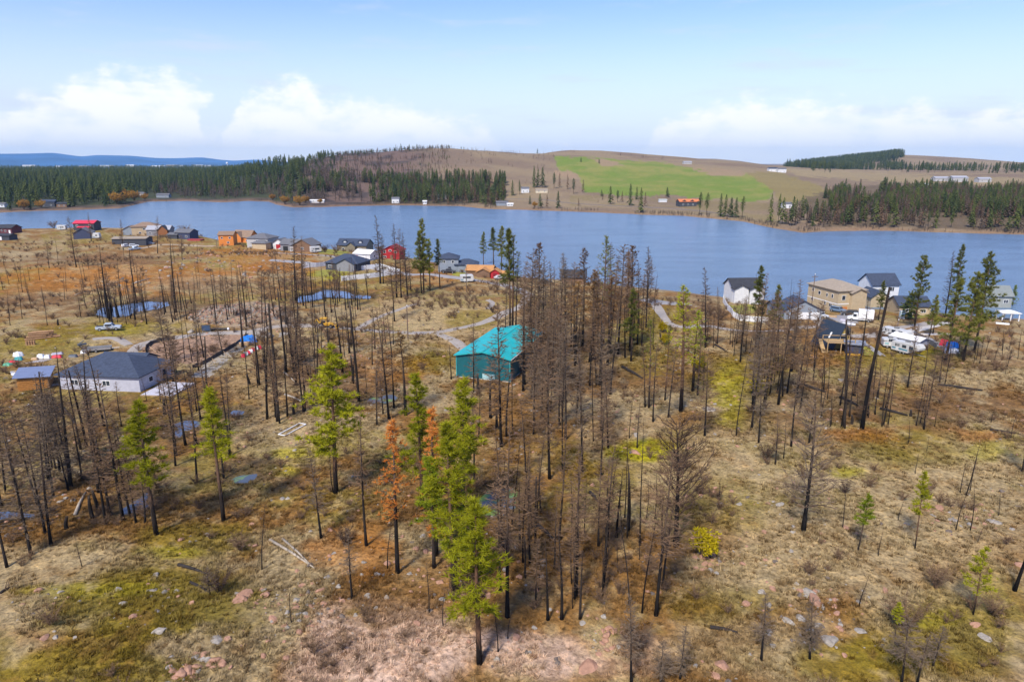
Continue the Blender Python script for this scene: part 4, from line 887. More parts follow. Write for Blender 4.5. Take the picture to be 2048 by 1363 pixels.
# stones
def rock_mesh(seed, flat_=.6, n=1):
    rs = random.Random(seed); import bmesh
    bm = bmesh.new(); bmesh.ops.create_icosphere(bm, subdivisions=2, radius=1.0)
    pl = [(Vector((rs.uniform(-1, 1), rs.uniform(-1, 1), rs.uniform(-.4, 1))).normalized(), rs.uniform(.45, .8)) for _ in range(9)]
    for v in bm.verts:
        for nn, d in pl:
            e = v.co.dot(nn) - d
            if e > 0: v.co -= nn * e
        v.co *= 1 + rs.uniform(-.05, .05); v.co.z *= flat_
    me = bpy.data.meshes.new('rock'); bm.to_mesh(me); bm.free(); return me
rock_pink = M('pink_granite', (0.37, 0.205, 0.135), .9, .30, 2.2, bump=.4)
rock_grey = M('lichen_rock', (0.30, 0.265, 0.225), .95, .40, 2.5, bump=.4)
rock_dark = M('dark_rock', (0.15, 0.12, 0.10), .95, .35, 2.5)
def patch_points(n, poly, seed):
    r_ = np.random.default_rng(seed); P = np.array([at(*q)[:2] for q in poly])
    x = r_.uniform(P[:, 0].min(), P[:, 0].max(), n); y = r_.uniform(P[:, 1].min(), P[:, 1].max(), n); k = inpoly(x, y, P); x, y = x[k], y[k]
    return np.stack([x, y, height(x, y)], -1), r_
# ------------------------------------------------------------------ far vegetation (masses) through geometry nodes
def proto_objs(name, keys, crown_mat, trunk_mat=None):
    c = bpy.data.collections.new(name)
    for k in keys:
        g = G(); nf = 0
        for pn, me in PROTO[k]['parts']:
            o = len(g.v); g.v += [tuple(v.co) for v in me.vertices]; fs = [tuple(i + o for i in p.vertices) for p in me.polygons]; g.f += fs
            if pn == 'trunk': nf = len(g.f)
        me = g.mesh(name); me.materials.append(trunk_mat or bark_burnt); me.materials.append(crown_mat)
        mi = np.ones(len(g.f), np.int32); mi[:nf] = 0; me.polygons.foreach_set('material_index', mi)
        c.objects.link(bpy.data.objects.new(name, me))
    return c
def gn_scatter(name, pts, scl, coll, colour=None, seed=1, tilt=0.0):
    pts = np.asarray(pts, np.float32); n = len(pts)
    me = bpy.data.meshes.new(name); me.vertices.add(n); me.vertices.foreach_set('co', pts.ravel())
    r_ = np.random.default_rng(seed)
    def attr(nm, ty, val): a = me.attributes.new(nm, ty, 'POINT'); a.data.foreach_set('vector' if ty == 'FLOAT_VECTOR' else 'value', np.ascontiguousarray(val).ravel())
    attr('scl', 'FLOAT', np.asarray(scl, np.float32)); attr('idx', 'INT', r_.integers(0, len(coll.objects), n).astype(np.int32))
    rot = np.zeros((n, 3), np.float32); rot[:, 2] = r_.uniform(0, 6.283, n); rot[:, :2] = r_.normal(0, tilt, (n, 2)) if tilt else 0; attr('rot', 'FLOAT_VECTOR', rot)
    if colour is not None:
        a = me.attributes.new('tint', 'FLOAT_VECTOR', 'POINT'); a.data.foreach_set('vector', np.asarray(colour, np.float32).ravel())
    ng = bpy.data.node_groups.new(name, 'GeometryNodeTree')
    ng.interface.new_socket('Geometry', in_out='INPUT', socket_type='NodeSocketGeometry'); ng.interface.new_socket('Geometry', in_out='OUTPUT', socket_type='NodeSocketGeometry')
    gi = ng.nodes.new('NodeGroupInput'); go = ng.nodes.new('NodeGroupOutput'); ip = ng.nodes.new('GeometryNodeInstanceOnPoints'); ci = ng.nodes.new('GeometryNodeCollectionInfo')
    ci.inputs['Collection'].default_value = coll; ci.inputs['Separate Children'].default_value = True; ci.inputs['Reset Children'].default_value = True
    def na_(nm, ty): q = ng.nodes.new('GeometryNodeInputNamedAttribute'); q.data_type = ty; q.inputs[0].default_value = nm; return [o for o in q.outputs if o.enabled and o.name == 'Attribute'][0]
    L_ = ng.links.new
    L_(gi.outputs[0], ip.inputs['Points']); L_(ci.outputs[0], ip.inputs['Instance']); ip.inputs['Pick Instance'].default_value = True
    L_(na_('idx', 'INT'), ip.inputs['Instance Index']); L_(na_('scl', 'FLOAT'), ip.inputs['Scale'])
    L_(na_('rot', 'FLOAT_VECTOR'), ip.inputs['Rotation']); L_(ip.outputs[0], go.inputs[0])
    o = link(name, me); md = o.modifiers.new('scatter', 'NODES'); md.node_group = ng
    return stuff(o)
C_FAR = proto_objs('far_pine_source', ['fc0', 'fc1', 'fc2', 'fr0', 'fr1', 'fr2'], leaf_far)
C_FARB = proto_objs('far_burnt_source', ['fb0', 'fb1'], leaf_farbrown)
C_FARN = proto_objs('far_bare_source', ['fb0', 'fb1'], leaf_farbare)
def polar(n, px0, px1, t0, t1, seed, keep=None, power=.5):
    r_ = np.random.default_rng(seed)
    a = np.arctan((r_.uniform(px0, px1, n) - 1024) / 1411.); fr = np.interp(a, FA, FR)
    r = fr + t0 + (t1 - t0) * r_.random(n) ** (1 / (1 + power)) if t0 < 5000 else r_.uniform(t0, t1, n)
    x, y = r * np.sin(a), r * np.cos(a); z = height(x, y); px, py = project(x, y, z)
    k = np.ones(n, bool) if keep is None else keep(px, py, x, y, r - fr)
    return np.stack([x, y, z], -1)[k], r_
def nz_(x, y, s, seed): return fbm(x / s, y / s, seed, 3)
P, r_ = polar(9000, -260, 610, 22, 1500, 1, lambda px, py, x, y, t: ((nz_(x, y, 60, 5) > .36) & ~((px > 285) & (px < 560) & (t < 70)) & ((px < 520) | (t < 500)) & (nz_(x, y, 22, 78) > .28)))
gn_scatter('forest', P, .35 + .85 * r_.random(len(P)) ** .8, C_FAR, seed=2)
P, r_ = polar(5000, -260, 640, 1400, 4200, 3, lambda px, py, x, y, t: nz_(x, y, 150, 6) > .45)
gn_scatter('forest', P, r_.uniform(.6, 1.1, len(P)), C_FAR, seed=3)
P, r_ = polar(1500, 300, 720, 30, 330, 4, lambda px, py, x, y, t: (nz_(x, y, 40, 8) > .44) & (px > 400 - t))
gn_scatter('forest', P, r_.uniform(.3, .7, len(P)), C_FARN, seed=4)
P, r_ = polar(3600, 590, 1010, 10, 330, 5, lambda px, py, x, y, t: (nz_(x, y, 60, 9) > .36) & (py > 362) & ((px + 340 * (nz_(x, y, 28, 4) - .5) > 775) | (nz_(x, y, 30, 3) > .58)) & (px + 320 * (nz_(x, y, 30, 14) - .5) < 985) & ~((px > 600) & (px < 740) & (t < 110)) & (nz_(x, y, 18, 77) > .3))
k = r_.random(len(P)) < .60
gn_scatter('forest', P[k], r_.uniform(.35, 1.0, k.sum()), C_FAR, seed=5); gn_scatter('forest', P[~k], r_.uniform(.4, .8, (~k).sum()), C_FARB, seed=6)
P, r_ = polar(1500, 580, 930, 200, 720, 7, lambda px, py, x, y, t: (nz_(x, y, 60, 12) > .50) & (px < 900))
gn_scatter('forest', P, r_.uniform(.18, .42, len(P)), C_FARB, seed=7)
P, r_ = polar(330, 575, 720, 200, 700, 8, lambda px, py, x, y, t: (px + (t - 300) * .12 < 700) & (nz_(x, y, 50, 13) > .40))
gn_scatter('forest', P, r_.uniform(.3, .65, len(P)), C_FAR, seed=8)
def r_0(x, y): return nz_(x, y, 80, 33) - .5
P, r_ = polar(8500, 1575, 2250, 18, 420, 9, lambda px, py, x, y, t: (nz_(x, y, 45, 15) > .40) & (py > 378 + r_0(x, y) * 50) & (px > 1580 + t * .3 + r_0(x, y) * 120) & (nz_(x, y, 14, 79) > .34))
k = r_.random(len(P)); a, b, c = k < .36, (k >= .36) & (k < .74), k >= .74
gn_scatter('forest', P[a], r_.uniform(.3, .85, a.sum()), C_FAR, seed=9); gn_scatter('forest', P[b], r_.uniform(.35, .7, b.sum()), C_FARB, seed=10); gn_scatter('forest', P[c], r_.uniform(.4, .75, c.sum()), C_FARN, seed=11)
P, r_ = polar(4200, 1560, 1830, 1500, 2560, 10, lambda px, py, x, y, t: inpoly(px, py, np.array([(1565, 336), (1640, 322), (1700, 315), (1765, 309), (1800, 306.5), (1808, 314), (1760, 330), (1830, 338), (1800, 346), (1600, 342)], float)) & (nz_(x, y, 130, 17) > .36) & (nz_(x, y, 40, 71) + (322 - py) * .012 > .34))
gn_scatter('forest', P, r_.uniform(.7, 1.2, len(P)), C_FAR, seed=12)
P, r_ = polar(1500, 1560, 2200, 900, 2000, 11, lambda px, py, x, y, t: (nz_(x, y, 110, 18) > .50) & (py > 335) & (py < 366) & (px > 1600))
gn_scatter('forest', P, r_.uniform(.5, 1.0, len(P)), C_FAR, seed=13)
P, r_ = polar(420, 900, 1330, 60, 900, 12, lambda px, py, x, y, t: (nz_(x, y, 60, 19) > .56) & ~inpoly(px, py, np.array([(1108, 308), (1330, 322), (1400, 333), (1490, 342), (1550, 386), (1535, 404), (1168, 388), (1118, 346)], float)))
gn_scatter('forest', P, r_.uniform(.18, .42, len(P)), C_FARB, seed=14)
P, r_ = polar(900, 590, 930, 120, 640, 31, lambda px, py, x, y, t: nz_(x, y, 45, 51) > .52)
gn_scatter('forest', P, r_.uniform(.10, .34, len(P)), C_FAR, seed=31)
P, r_ = polar(260, 930, 1110, 200, 760, 32, lambda px, py, x, y, t: nz_(x, y, 50, 52) > .58)
gn_scatter('forest', P, r_.uniform(.10, .28, len(P)), C_FARB, seed=32)
P, r_ = polar(2200, 300, 2200, 1, 16, 13, lambda px, py, x, y, t: nz_(x, y, 30, 22) > .45)         # scrub along the far bank
gn_scatter('shoreline_brush', P, r_.uniform(.06, .16, len(P)), C_FARN, seed=15)

# single trees across the water that can be told apart
FZ = [(60, 'at the forest edge across the lake'), (250, 'by the golden willows across the lake'), (560, 'on the reedy point across the lake'), (760, 'on the burnt hill crest'), (900, 'before the burnt hill across the lake'), (1030, 'beside the far white house'), (1110, 'below the green field corner'), (1200, 'on the bank under the green field'), (1270, 'on the bank left of the orange-roofed house'), (1340, 'behind the orange-roofed house'),
      (1405, 'on the shore before the orange-roofed house'), (1460, 'in the shore row past the orange-roofed house'), (1560, 'on the point at the bay mouth'), (1640, 'at the wood edge past the point'), (1800, 'on the right-hand far shore'), (1950, 'on the far shore at the picture edge')]
def far_tree(px, pyb, pyt, look='far'):
    p = at(px, pyb); hh = z_of(p.y, pyt) - p.z
    kind = random.choice(['fc0', 'fc1', 'fc2', 'fr0', 'fr1'] if look == 'far' else ['fb0', 'fb1'])
    o = inst(kind, look, 'far_pine', (p.x, p.y, p.z - .1), hh / 20.0, random.uniform(0, 6.28), wide=max(.8, min(1.8, (14 / hh) ** .5)))
    zn = 'in the green field' if (313 < pyb < 330 and 1140 < px < 1230) else 'on the far ridge line' if pyb < 322 else min(FZ, key=lambda z: abs(z[0] - px))[1]
    book(o, 'dark pine' if look == 'far' else 'burnt brown pine', zn, 'tree', 'pines across the lake', px)
for row in """1220 408 372;1260 411 367;1281 425 375;1273 399 373;1116 416 382;1080 416 387;1094 416 388 b;1060 408 390;1068 375 332;1085 375 334;1076 374 338;1108 377 345;1119 375 345 b;1135 378 348 b;1147 388 356;1334 395 374;1203 393 379;1025 391 360;1039 389 360;1166 385 358 b;1244 404 382 b;1157 412 396 b;1399 429 384;1413 429 385;1440 433 387;1450 433 389;1471 435 395;1484 435 392;1461 434 394;1540 444 388;1556 446 388;1564 448 395;1583 452 392;1602 436 390;1788 454 405;1902 454 425;1941 454 408;2014 462 432;2030 452 408;1999 452 405;1660 436 388;1730 450 415;1162 324 314;1198 327 317;756 321 294 b;802 302 287;819 302 288;834 302 288;792 303 289 b;706 311 301;717 312 300;744 307 297;658 316 302;640 320 306;675 314 303;730 309 299;1075 306 298;1290 412 384 b;1235 404 380;995 402 372;1010 403 378;940 405 380;880 405 365;840 405 368;800 403 366;905 404 362;960 404 372;770 404 376;700 384 352;690 385 355;712 386 351;1690 452 410;1760 454 398 b;1840 456 412 b;1870 456 416;1970 458 418 b;1625 452 412;1640 450 405 b;1590 446 398;240 405 372;215 408 380;150 413 380;120 413 385;60 418 386;20 420 388""".split(';'):
    a = row.split(); far_tree(float(a[0]), float(a[1]), float(a[2]), 'farbrown' if len(a) > 3 else 'far')
for px, py, s in ((250, 404, 1.5), (235, 408, 1.4), (268, 401, 1.3), (48, 419, 1.1), (82, 416, .9), (290, 400, .9), (545, 400, .8), (570, 408, 1.0), (600, 410, 1.1), (610, 406, .9), (640, 407, .6), (1070, 414, .6)):
    p = at(px, py); o = inst('wl0', 'willow', 'willow_bush', (p.x, p.y, p.z - .2), s * 1.7, random.uniform(0, 6)); book(o, 'orange-gold willow clump', min(FZ, key=lambda z: abs(z[0] - px))[1], 'bush', 'willows on the far shore', px)
# ------------------------------------------------------------------ buildings
glass_m = M('window_glass', (0.03, 0.04, 0.055), .08, .2, 1.0, spec=.6)
white_m = M('white_paint', (0.74, 0.74, 0.74), .6, .06, 1.0)
trim_m = M('white_trim', (0.78, 0.77, 0.75), .6, .05, 1.0)
def paint(n, c, r=.75, v=.12): return M(n, c, r, v, 1.1)
slate_m = M('slate_shingles', (0.046, 0.060, 0.095), .85, .30, 1.6, bump=.4)
black_roof = M('black_shingles', (0.040, 0.042, 0.050), .85, .3, 1.6, bump=.3)
grey_roof = M('grey_shingles', (0.135, 0.135, 0.145), .85, .25, 1.6, bump=.3)
brown_roof = M('brown_shingles', (0.24, 0.165, 0.115), .85, .25, 1.6, bump=.3)
tan_roof = M('tan_shingles', (0.31, 0.255, 0.195), .85, .18, 1.6, bump=.3)
cedar_roof = M('cedar_roof', (0.48, 0.235, 0.085), .8, .2, 1.2, bump=.2)
def gable(g_w, g_r, cx, cy, w, d, h, pitch, axis, over=.45, th=.16):
    if axis == 'x':
        rh = pitch * d / 2
        g_w.prismx([(cy - d / 2, -.6), (cy + d / 2, -.6), (cy + d / 2, h), (cy, h + rh), (cy - d / 2, h)], cx - w / 2, cx + w / 2)
        for s in (-1, 1):
            e = (d / 2 + over) * s; ze = h - over * pitch + .03
            a, b = (cx - w / 2 - over, cy + e, ze), (cx + w / 2 + over, cy + e, ze); c_, d_ = (cx + w / 2 + over, cy, h + rh + .03), (cx - w / 2 - over, cy, h + rh + .03)
            g_r.plate(*((a, b, c_, d_) if s < 0 else (b, a, d_, c_)), th)
    else:
        rh = pitch * w / 2
        g_w.prism([(cx - w / 2, -.6), (cx + w / 2, -.6), (cx + w / 2, h), (cx, h + rh), (cx - w / 2, h)], cy - d / 2, cy + d / 2)
        for s in (-1, 1):
            e = (w / 2 + over) * s; ze = h - over * pitch + .03
            a, b = (cx + e, cy - d / 2 - over, ze), (cx + e, cy + d / 2 + over, ze); c_, d_ = (cx, cy + d / 2 + over, h + rh + .03), (cx, cy - d / 2 - over, h + rh + .03)
            g_r.plate(*((a, b, c_, d_) if s > 0 else (b, a, d_, c_)), th)
def hip(g_w, g_r, cx, cy, w, d, h, pitch, over=.5):
    g_w.box(cx - w / 2, cx + w / 2, cy - d / 2, cy + d / 2, -.6, h)
    W2, D2 = w / 2 + over, d / 2 + over; z0 = h - .12; rh = pitch * min(W2, D2); rl = max(0, W2 - D2); rd = max(0, D2 - W2)
    v = [(cx - W2, cy - D2, z0), (cx + W2, cy - D2, z0), (cx + W2, cy + D2, z0), (cx - W2, cy + D2, z0)]
    v += [(p[0], p[1], z0 + .18) for p in v]
    v += [(cx - rl, cy - rd, z0 + .18 + rh), (cx + rl, cy + rd, z0 + .18 + rh)]
    f = [(3, 2, 1, 0), (0, 1, 5, 4), (1, 2, 6, 5), (2, 3, 7, 6), (3, 0, 4, 7)]
    f += [(4, 5, 9, 8), (5, 6, 9), (6, 7, 8, 9), (7, 4, 8)] if rl >= rd else [(4, 5, 8), (5, 6, 9, 8), (6, 7, 9), (7, 4, 8, 9)]
    g_r.add(v, f)
def opening(parent, w, d, side, u, z, ww, hh, kind='window', mat=None, frame=None, cx=0, cy=0):
    """a window (frame > pane) or a door set 4 cm proud of a wall; u runs along the wall, z is the sill"""
    def bx(g, a, b, c_, e, o0, o1):
        if side == 'F': g.box(cx + a, cx + b, cy - d / 2 - o1, cy - d / 2 - o0, c_, e)
        elif side == 'B': g.box(cx + a, cx + b, cy + d / 2 + o0, cy + d / 2 + o1, c_, e)
        elif side == 'L': g.box(cx - w / 2 - o1, cx - w / 2 - o0, cy + a, cy + b, c_, e)
        else: g.box(cx + w / 2 + o0, cx + w / 2 + o1, cy + a, cy + b, c_, e)
    g = G(); bx(g, u - ww / 2, u + ww / 2, z, z + hh, -.05, .05)
    o = g.obj(kind, frame or trim_m if kind == 'window' else mat, parent)
    if kind == 'window':
        q = G(); t = .10
        n = 2 if ww > 1.3 else 1
        for i in range(n):
            a = u - ww / 2 + t + i * (ww - t) / n; bx(q := G(), a, a + (ww - t) / n - t, z + t, z + hh - t, .045, .07); q.obj('pane', glass_m, o)
    elif kind == 'garage_door':
        for i in range(4): q = G(); bx(q, u - ww / 2 + .05, u + ww / 2 - .05, z + .06 + i * hh / 4, z + hh / 4 * (i + 1) - .03, .045, .075); q.obj('panel', mat, o)
    return o
def house(name, label, px, py, rot, w, d, h, roof, pitch, wall, rmat, axis='x', wins=(), doors=(), wings=(), group='houses along the lake', cat='house', chimney=None, dz=0.0, loc=None):
    p = loc or at(px, py)
    o = root(name, (p[0], p[1], max(p[2], .45) + dz), R(rot), label, cat, group)
    gw, gr = G(), G()
    (gable(gw, gr, 0, 0, w, d, h, pitch, axis) if roof == 'gable' else hip(gw, gr, 0, 0, w, d, h, pitch))
    gw.obj('wall', wall, o); rf = gr.obj('roof', rmat, o)
    for wg in wings:                                     # (cx, cy, w, d, h, roof, pitch, axis, wall, roof material)
        gw, gr = G(), G()
        if wg[5] == 'flat': gw.box(wg[0] - wg[2] / 2, wg[0] + wg[2] / 2, wg[1] - wg[3] / 2, wg[1] + wg[3] / 2, -.6, wg[4]); gr.box(wg[0] - wg[2] / 2 - .3, wg[0] + wg[2] / 2 + .3, wg[1] - wg[3] / 2 - .3, wg[1] + wg[3] / 2 + .3, wg[4] + .01, wg[4] + .2)
        elif wg[5] == 'gable': gable(gw, gr, wg[0], wg[1], wg[2], wg[3], wg[4], wg[6], wg[7])
        else: hip(gw, gr, wg[0], wg[1], wg[2], wg[3], wg[4], wg[6])
        gw.obj('wall', wg[8] or wall, o); gr.obj('roof', wg[9] or rmat, o)
    for wn_ in wins: opening(o, w, d, *wn_)
    for dr in doors: opening(o, w, d, *dr)
    if chimney: q = G(); q.box(chimney[0] - .35, chimney[0] + .35, chimney[1] - .35, chimney[1] + .35, h, chimney[2]); q.obj('chimney', M('brick_chimney', (.22, .13, .10)), rf)
    return o
teal_wall = bpy.data.materials.new('teal_siding'); teal_wall.use_nodes = True
def ribbed(m, col, scale, ax, rough=.5, var=.10):
    t = m.node_tree; b = t.nodes['Principled BSDF']; tcn = nd(t, 'ShaderNodeTexCoord'); sp = nd(t, 'ShaderNodeSeparateXYZ'); t.links.new(tcn.outputs['Object'], sp.inputs[0])
    s = math_n(t, 'ADD', sp.outputs[0], sp.outputs[1]) if ax == 'xy' else sp.outputs[ax]
    wv = math_n(t, 'ABSOLUTE', math_n(t, 'SINE', math_n(t, 'MULTIPLY', s, math.pi * scale)))
    nz = nd(t, 'ShaderNodeTexNoise', i_Scale=.5, i_Detail=4.0); t.links.new(tcn.outputs['Object'], nz.inputs['Vector'])
    t.links.new(mix_n(t, ramp_n(t, nz.outputs[0], [(.3, 0.), (.7, 1.)]), tuple(c_ * (1 - var) for c_ in col), tuple(c_ * (1 + var) for c_ in col)), b.inputs['Base Color'])
    bp_ = nd(t, 'ShaderNodeBump', i_Strength=.6, i_Distance=.05); t.links.new(wv, bp_.inputs['Height']); t.links.new(bp_.outputs[0], b.inputs['Normal']); b.inputs['Roughness'].default_value = rough
ribbed(teal_wall, (0.006, 0.105, 0.125), 3.3, 'xy', .55, .12)
teal_roof = bpy.data.materials.new('teal_roof'); teal_roof.use_nodes = True; ribbed(teal_roof, (0.010, 0.39, 0.41), 3.3, 1, .45, .10)
teal_trim = paint('teal_trim', (.03, .36, .38), .5)

# the teal workshop in the clearing
A, Bq = SHOP_P[0], SHOP_P[1]; C3 = SHOP_P[2]
ang = math.atan2(Bq[1] - A[1], Bq[0] - A[0]); sw = float(np.hypot(*(Bq - A))); sd_ = float(np.hypot(*(C3 - Bq)))
ctr = (A + C3) / 2; wall_h = float(z_of(Bq[1], 718.6) - SHOP_Z)
apex = float(z_of((A[1] + Bq[1]) / 2, 703.5) - SHOP_Z); pit = max(.12, (apex - wall_h) / (sw / 2))
so = root('metal_shop', (ctr[0], ctr[1], SHOP_Z), ang, 'long teal metal shop with low gabled roof in the clearing', 'workshop')
gw, gr = G(), G(); gable(gw, gr, 0, 0, sw, sd_, wall_h, pit, 'y', .35, .12); gw.obj('wall', teal_wall, so); rf = gr.obj('roof', teal_roof, so)
q = G(); rz = wall_h + pit * sw / 2; q.box(-.22, .22, -sd_ / 2 - .36, sd_ / 2 + .36, rz + .10, rz + .21); q.obj('ridge_cap', teal_trim, rf)
for s in (-1, 1):
    q = G(); q.box(s * (sw / 2 + .36), s * (sw / 2 + .50), -sd_ / 2 - .3, sd_ / 2 + .3, wall_h - .16, wall_h + .0); q.obj('gutter', white_m if s > 0 else teal_trim, rf)
    q = G(); y_ = -sd_ / 2 - .42; z0_ = wall_h - .35 * pit
    q.plate((s * (sw / 2 + .36), y_, z0_ - .10), (s * (sw / 2 + .36), y_, z0_ + .16), (0, y_, rz + .19), (0, y_, rz - .07), .05 * s); q.obj('rake_trim', teal_trim, rf)
q = G(); q.box(sw / 2 + .06, sw / 2 + .10, -sd_ / 2 + .02, -sd_ / 2 + 1.5, .02, 1.7); q.obj('door', M('pale_panel', (.55, .60, .60), .5, .15, 3), so)
q = G(); q.box(-.1, 2.5, -sd_ / 2 - .07, -sd_ / 2 - .03, .05, 1.25); q.obj('door', M('pale_front_patch', (.34, .55, .57), .35, .35, 4), so)  # paler patch on the lower front wall, built as a thin raised panel
q = G(); q.box(-sw / 2 - .12, sw / 2 + .12, -sd_ / 2 - .12, sd_ / 2 + .12, -.5, .10); q.obj('foundation', pale_m, so)
for xx in (-sw / 2 - .03, sw / 2 + .03): q = G(); q.box(xx - .07, xx + .07, -sd_ / 2 - .06, -sd_ / 2 + .10, .1, wall_h - .05); q.obj('corner_trim', teal_trim, so)

# slate-roofed house under construction and its timber shed
lav = paint('house_wrap_white', (.44, .44, .50), .6)
hp = at(238, 763)
house('new_house', 'white-walled new house with broad slate-blue shingle roof', 0, 0, -6, 16.5, 11.0, 3.0, 'hip', .46, lav, slate_m, loc=hp, cat='house', group=None,
      wins=[('F', -5, 1.0, 1.6, 1.1), ('F', 1.5, 1.0, 1.6, 1.1), ('R', -2, 1.0, 1.3, 1.1)], doors=[('R', 2.4, .05, 1.0, 2.1, 'door', M('dark_door', (.04, .04, .05)))],
      wings=[(-1.5, 5.6, 9.0, 6.0, 3.0, 'gable', .46, 'x', lav, slate_m)])
q_ = at(336, 778)
o = root('concrete_slab', (q_.x, q_.y, q_.z), R(-6), 'pale concrete patio slab beside the slate-roofed house', 'slab'); g = G(); g.box(-3, 3.2, -4, 4, -.3, .12); g.obj('slab', M('patio_concrete', (.50, .49, .54), .9, .1, 1), o); g = G(); g.box(-3, 3.2, -4.12, -4.02, -.3, .16); g.obj('edge_board', M('form_board', (.35, .25, .15)), o)
wood = M('orange_timber', (0.42, 0.185, 0.045), .8, .3, 3)
sp_ = at(74, 772); o = root('timber_shed', (sp_.x, sp_.y, sp_.z), R(24), 'orange timber shed with sloping pale metal roof', 'shed')
g = G(); g.prism([(-2.4, 0), (2.4, 0), (2.4, 2.4), (-2.4, 2.4)], -2.5, 2.5); g.obj('wall', M('shed_sheathing', (0.30, 0.125, 0.03), .85, .25, 2), o)
for k in range(6):
    for side in ('F', 'R'):
        g = G(); z0_ = .12 + k * .38
        g.box(-2.5, 2.5, -2.58, -2.51, z0_, z0_ + .30) if side == 'F' else g.box(2.41, 2.48, -2.6, 2.5, z0_, z0_ + .30)
        g.obj('plank', wood, o)
opening(o, 4.96, 5.16, 'R', .6, 1.2, 1.7, .8); g = G(); g.plate((-3.1, -3.0, 2.75), (3.0, -3.0, 2.42), (3.0, 3.2, 2.9), (-3.1, 3.2, 3.2), .1); g.obj('roof', M('galvanised_roof', (.24, .28, .40), .45, .1, 1, .3), o)
def slab_thing(name, label, cat, px, py, rot, poly, z0, z1, mat, group=None):
    p = at(px, py); o = root(name, p, R(rot), label, cat, group); g = G(); g.slab(poly, z0, z1); g.obj('panel', mat, o); return o
def rect(w, d): return [(-w / 2, -d / 2), (w / 2, -d / 2), (w / 2, d / 2), (-w / 2, d / 2)]
slab_thing('metal_sheet', 'pale metal roofing sheet on the grass beside the timber shed', 'sheet', 28, 747, 40, rect(1.0, 3.6), .05, .12, white_m)
slab_thing('plank_walkway', 'plank walkway beside the timber shed', 'walkway', 118, 770, 24, rect(5.0, 1.1), .05, .25, M('grey_planks', (.34, .27, .22), .9, .2, 2))

# ------------------------------------------------------------------ lakeside houses, left to right
mar = paint('maroon_siding', (.11, .035, .045)); charcoal = paint('charcoal_siding', (.055, .058, .07)); ltgrey = paint('light_grey_siding', (.42, .41, .40)); midgrey = paint('mid_grey_siding', (.22, .22, .235)); tanw = paint('tan_siding', (.42, .32, .20)); orangew = paint('orange_log_siding', (.60, .20, .04)); redw = paint('red_barn_boards', (.36, .018, .022)); redroof = M('red_metal_roof', (.62, .045, .075), .45, .1, 1); navy = paint('navy_siding', (.05, .06, .11)); bluegrey = paint('blue_grey_siding', (.24, .27, .31)); beige = paint('beige_siding', (.47, .37, .235)); woodw = paint('brown_wood_gable', (.24, .095, .035)); whitew = paint('white_siding', (.64, .64, .64)); olivew = paint('stone_olive_siding', (.20, .17, .12)); metalroof = M('pale_metal_roof', (.42, .42, .44), .5, .1, 1, .2); brnw = paint('brown_siding', (.19, .11, .065))
W3 = [('F', -2.5, 1.1, 1.3, 1.1), ('F', 2.5, 1.1, 1.3, 1.1)]
def LH(*a, **k): return house('house', *a, **k)
LH('dark maroon house at the picture edge by the lake', 3, 465, 8, 8, 7, 3, 'gable', .5, mar, black_roof, wins=W3)
LH('maroon house with dark roof and white door near the picture edge', 26, 466, -12, 6.5, 7, 3.4, 'gable', .5, mar, black_roof, wins=[('F', -1.5, 1.1, 1.2, 1)], doors=[('F', 1.6, .05, 1.2, 2.1, 'door', white_m)])
LH('low charcoal garage below the maroon houses', 12, 479, -4, 9, 6, 2.4, 'gable', .28, charcoal, black_roof, doors=[('F', -1, .05, 2.4, 2.0, 'garage_door', white_m)])
LH('charcoal house with bright red metal roof beside the lake', 176, 460, 4, 12.5, 9, 4.6, 'gable', .34, charcoal, redroof, wins=[('F', -4, 2.6, 1.4, 1.2), ('F', 3.6, 2.6, 1.4, 1.2)], wings=[(1.0, -5.6, 7, 3.0, 2.3, 'gable', .3, 'x', charcoal, redroof)])
LH('grey-roofed dark barn below the red-roofed house', 170, 476, 18, 9, 9, 3.4, 'gable', .55, navy, grey_roof, 'y')
LH('tan hillside house with brown roof behind the metal-roofed house', 295, 469, 12, 14, 10, 5.2, 'hip', .42, tanw, brown_roof, wins=W3 + [('F', 0, 3.2, 1.6, 1.2)], wings=[(-9, 1, 7, 8, 3.6, 'gable', .5, 'y', bluegrey, brown_roof)])
LH('grey house with pale metal roof and brown wood gable', 322, 470, 6, 13, 8, 3.6, 'gable', .5, midgrey, metalroof, wins=[('F', -4.5, 1.1, 1.4, 1.1)], wings=[(3.2, -3.6, 5.4, 4, 3.4, 'gable', .95, 'y', woodw, black_roof)])
LH('long low black-walled garage below the tan house', 266, 487, 6, 17, 9, 3.0, 'gable', .16, charcoal, tan_roof, doors=[('F', -4, .05, 3, 2.4, 'garage_door', charcoal), ('F', 3, .05, 3, 2.4, 'garage_door', charcoal)])
LH('dark navy lake house with grey roof beside the red deck', 374, 477, -10, 9.5, 8, 3.8, 'gable', .42, navy, grey_roof, wins=W3, wings=[(-5.6, -2, 6, 6, 2.6, 'gable', .3, 'x', charcoal, grey_roof)])
LH('smaller orange two-storey house with brown roof', 457, 489, 6, 7.5, 7, 5.4, 'gable', .45, orangew, brown_roof, wins=[('F', -2, 3.4, 1.1, 1), ('F', 2, 3.4, 1.1, 1), ('F', 1.0, 1.0, 1.3, 1)])
LH('orange log house with steep brown roof and front gable', 492, 485, -14, 11, 8, 3.6, 'gable', .85, orangew, brown_roof, wins=[('F', 3.5, 1.1, 1.2, 1)], wings=[(-1.6, -3.4, 4.6, 4, 3.8, 'gable', 1.15, 'y', orangew, brown_roof)])
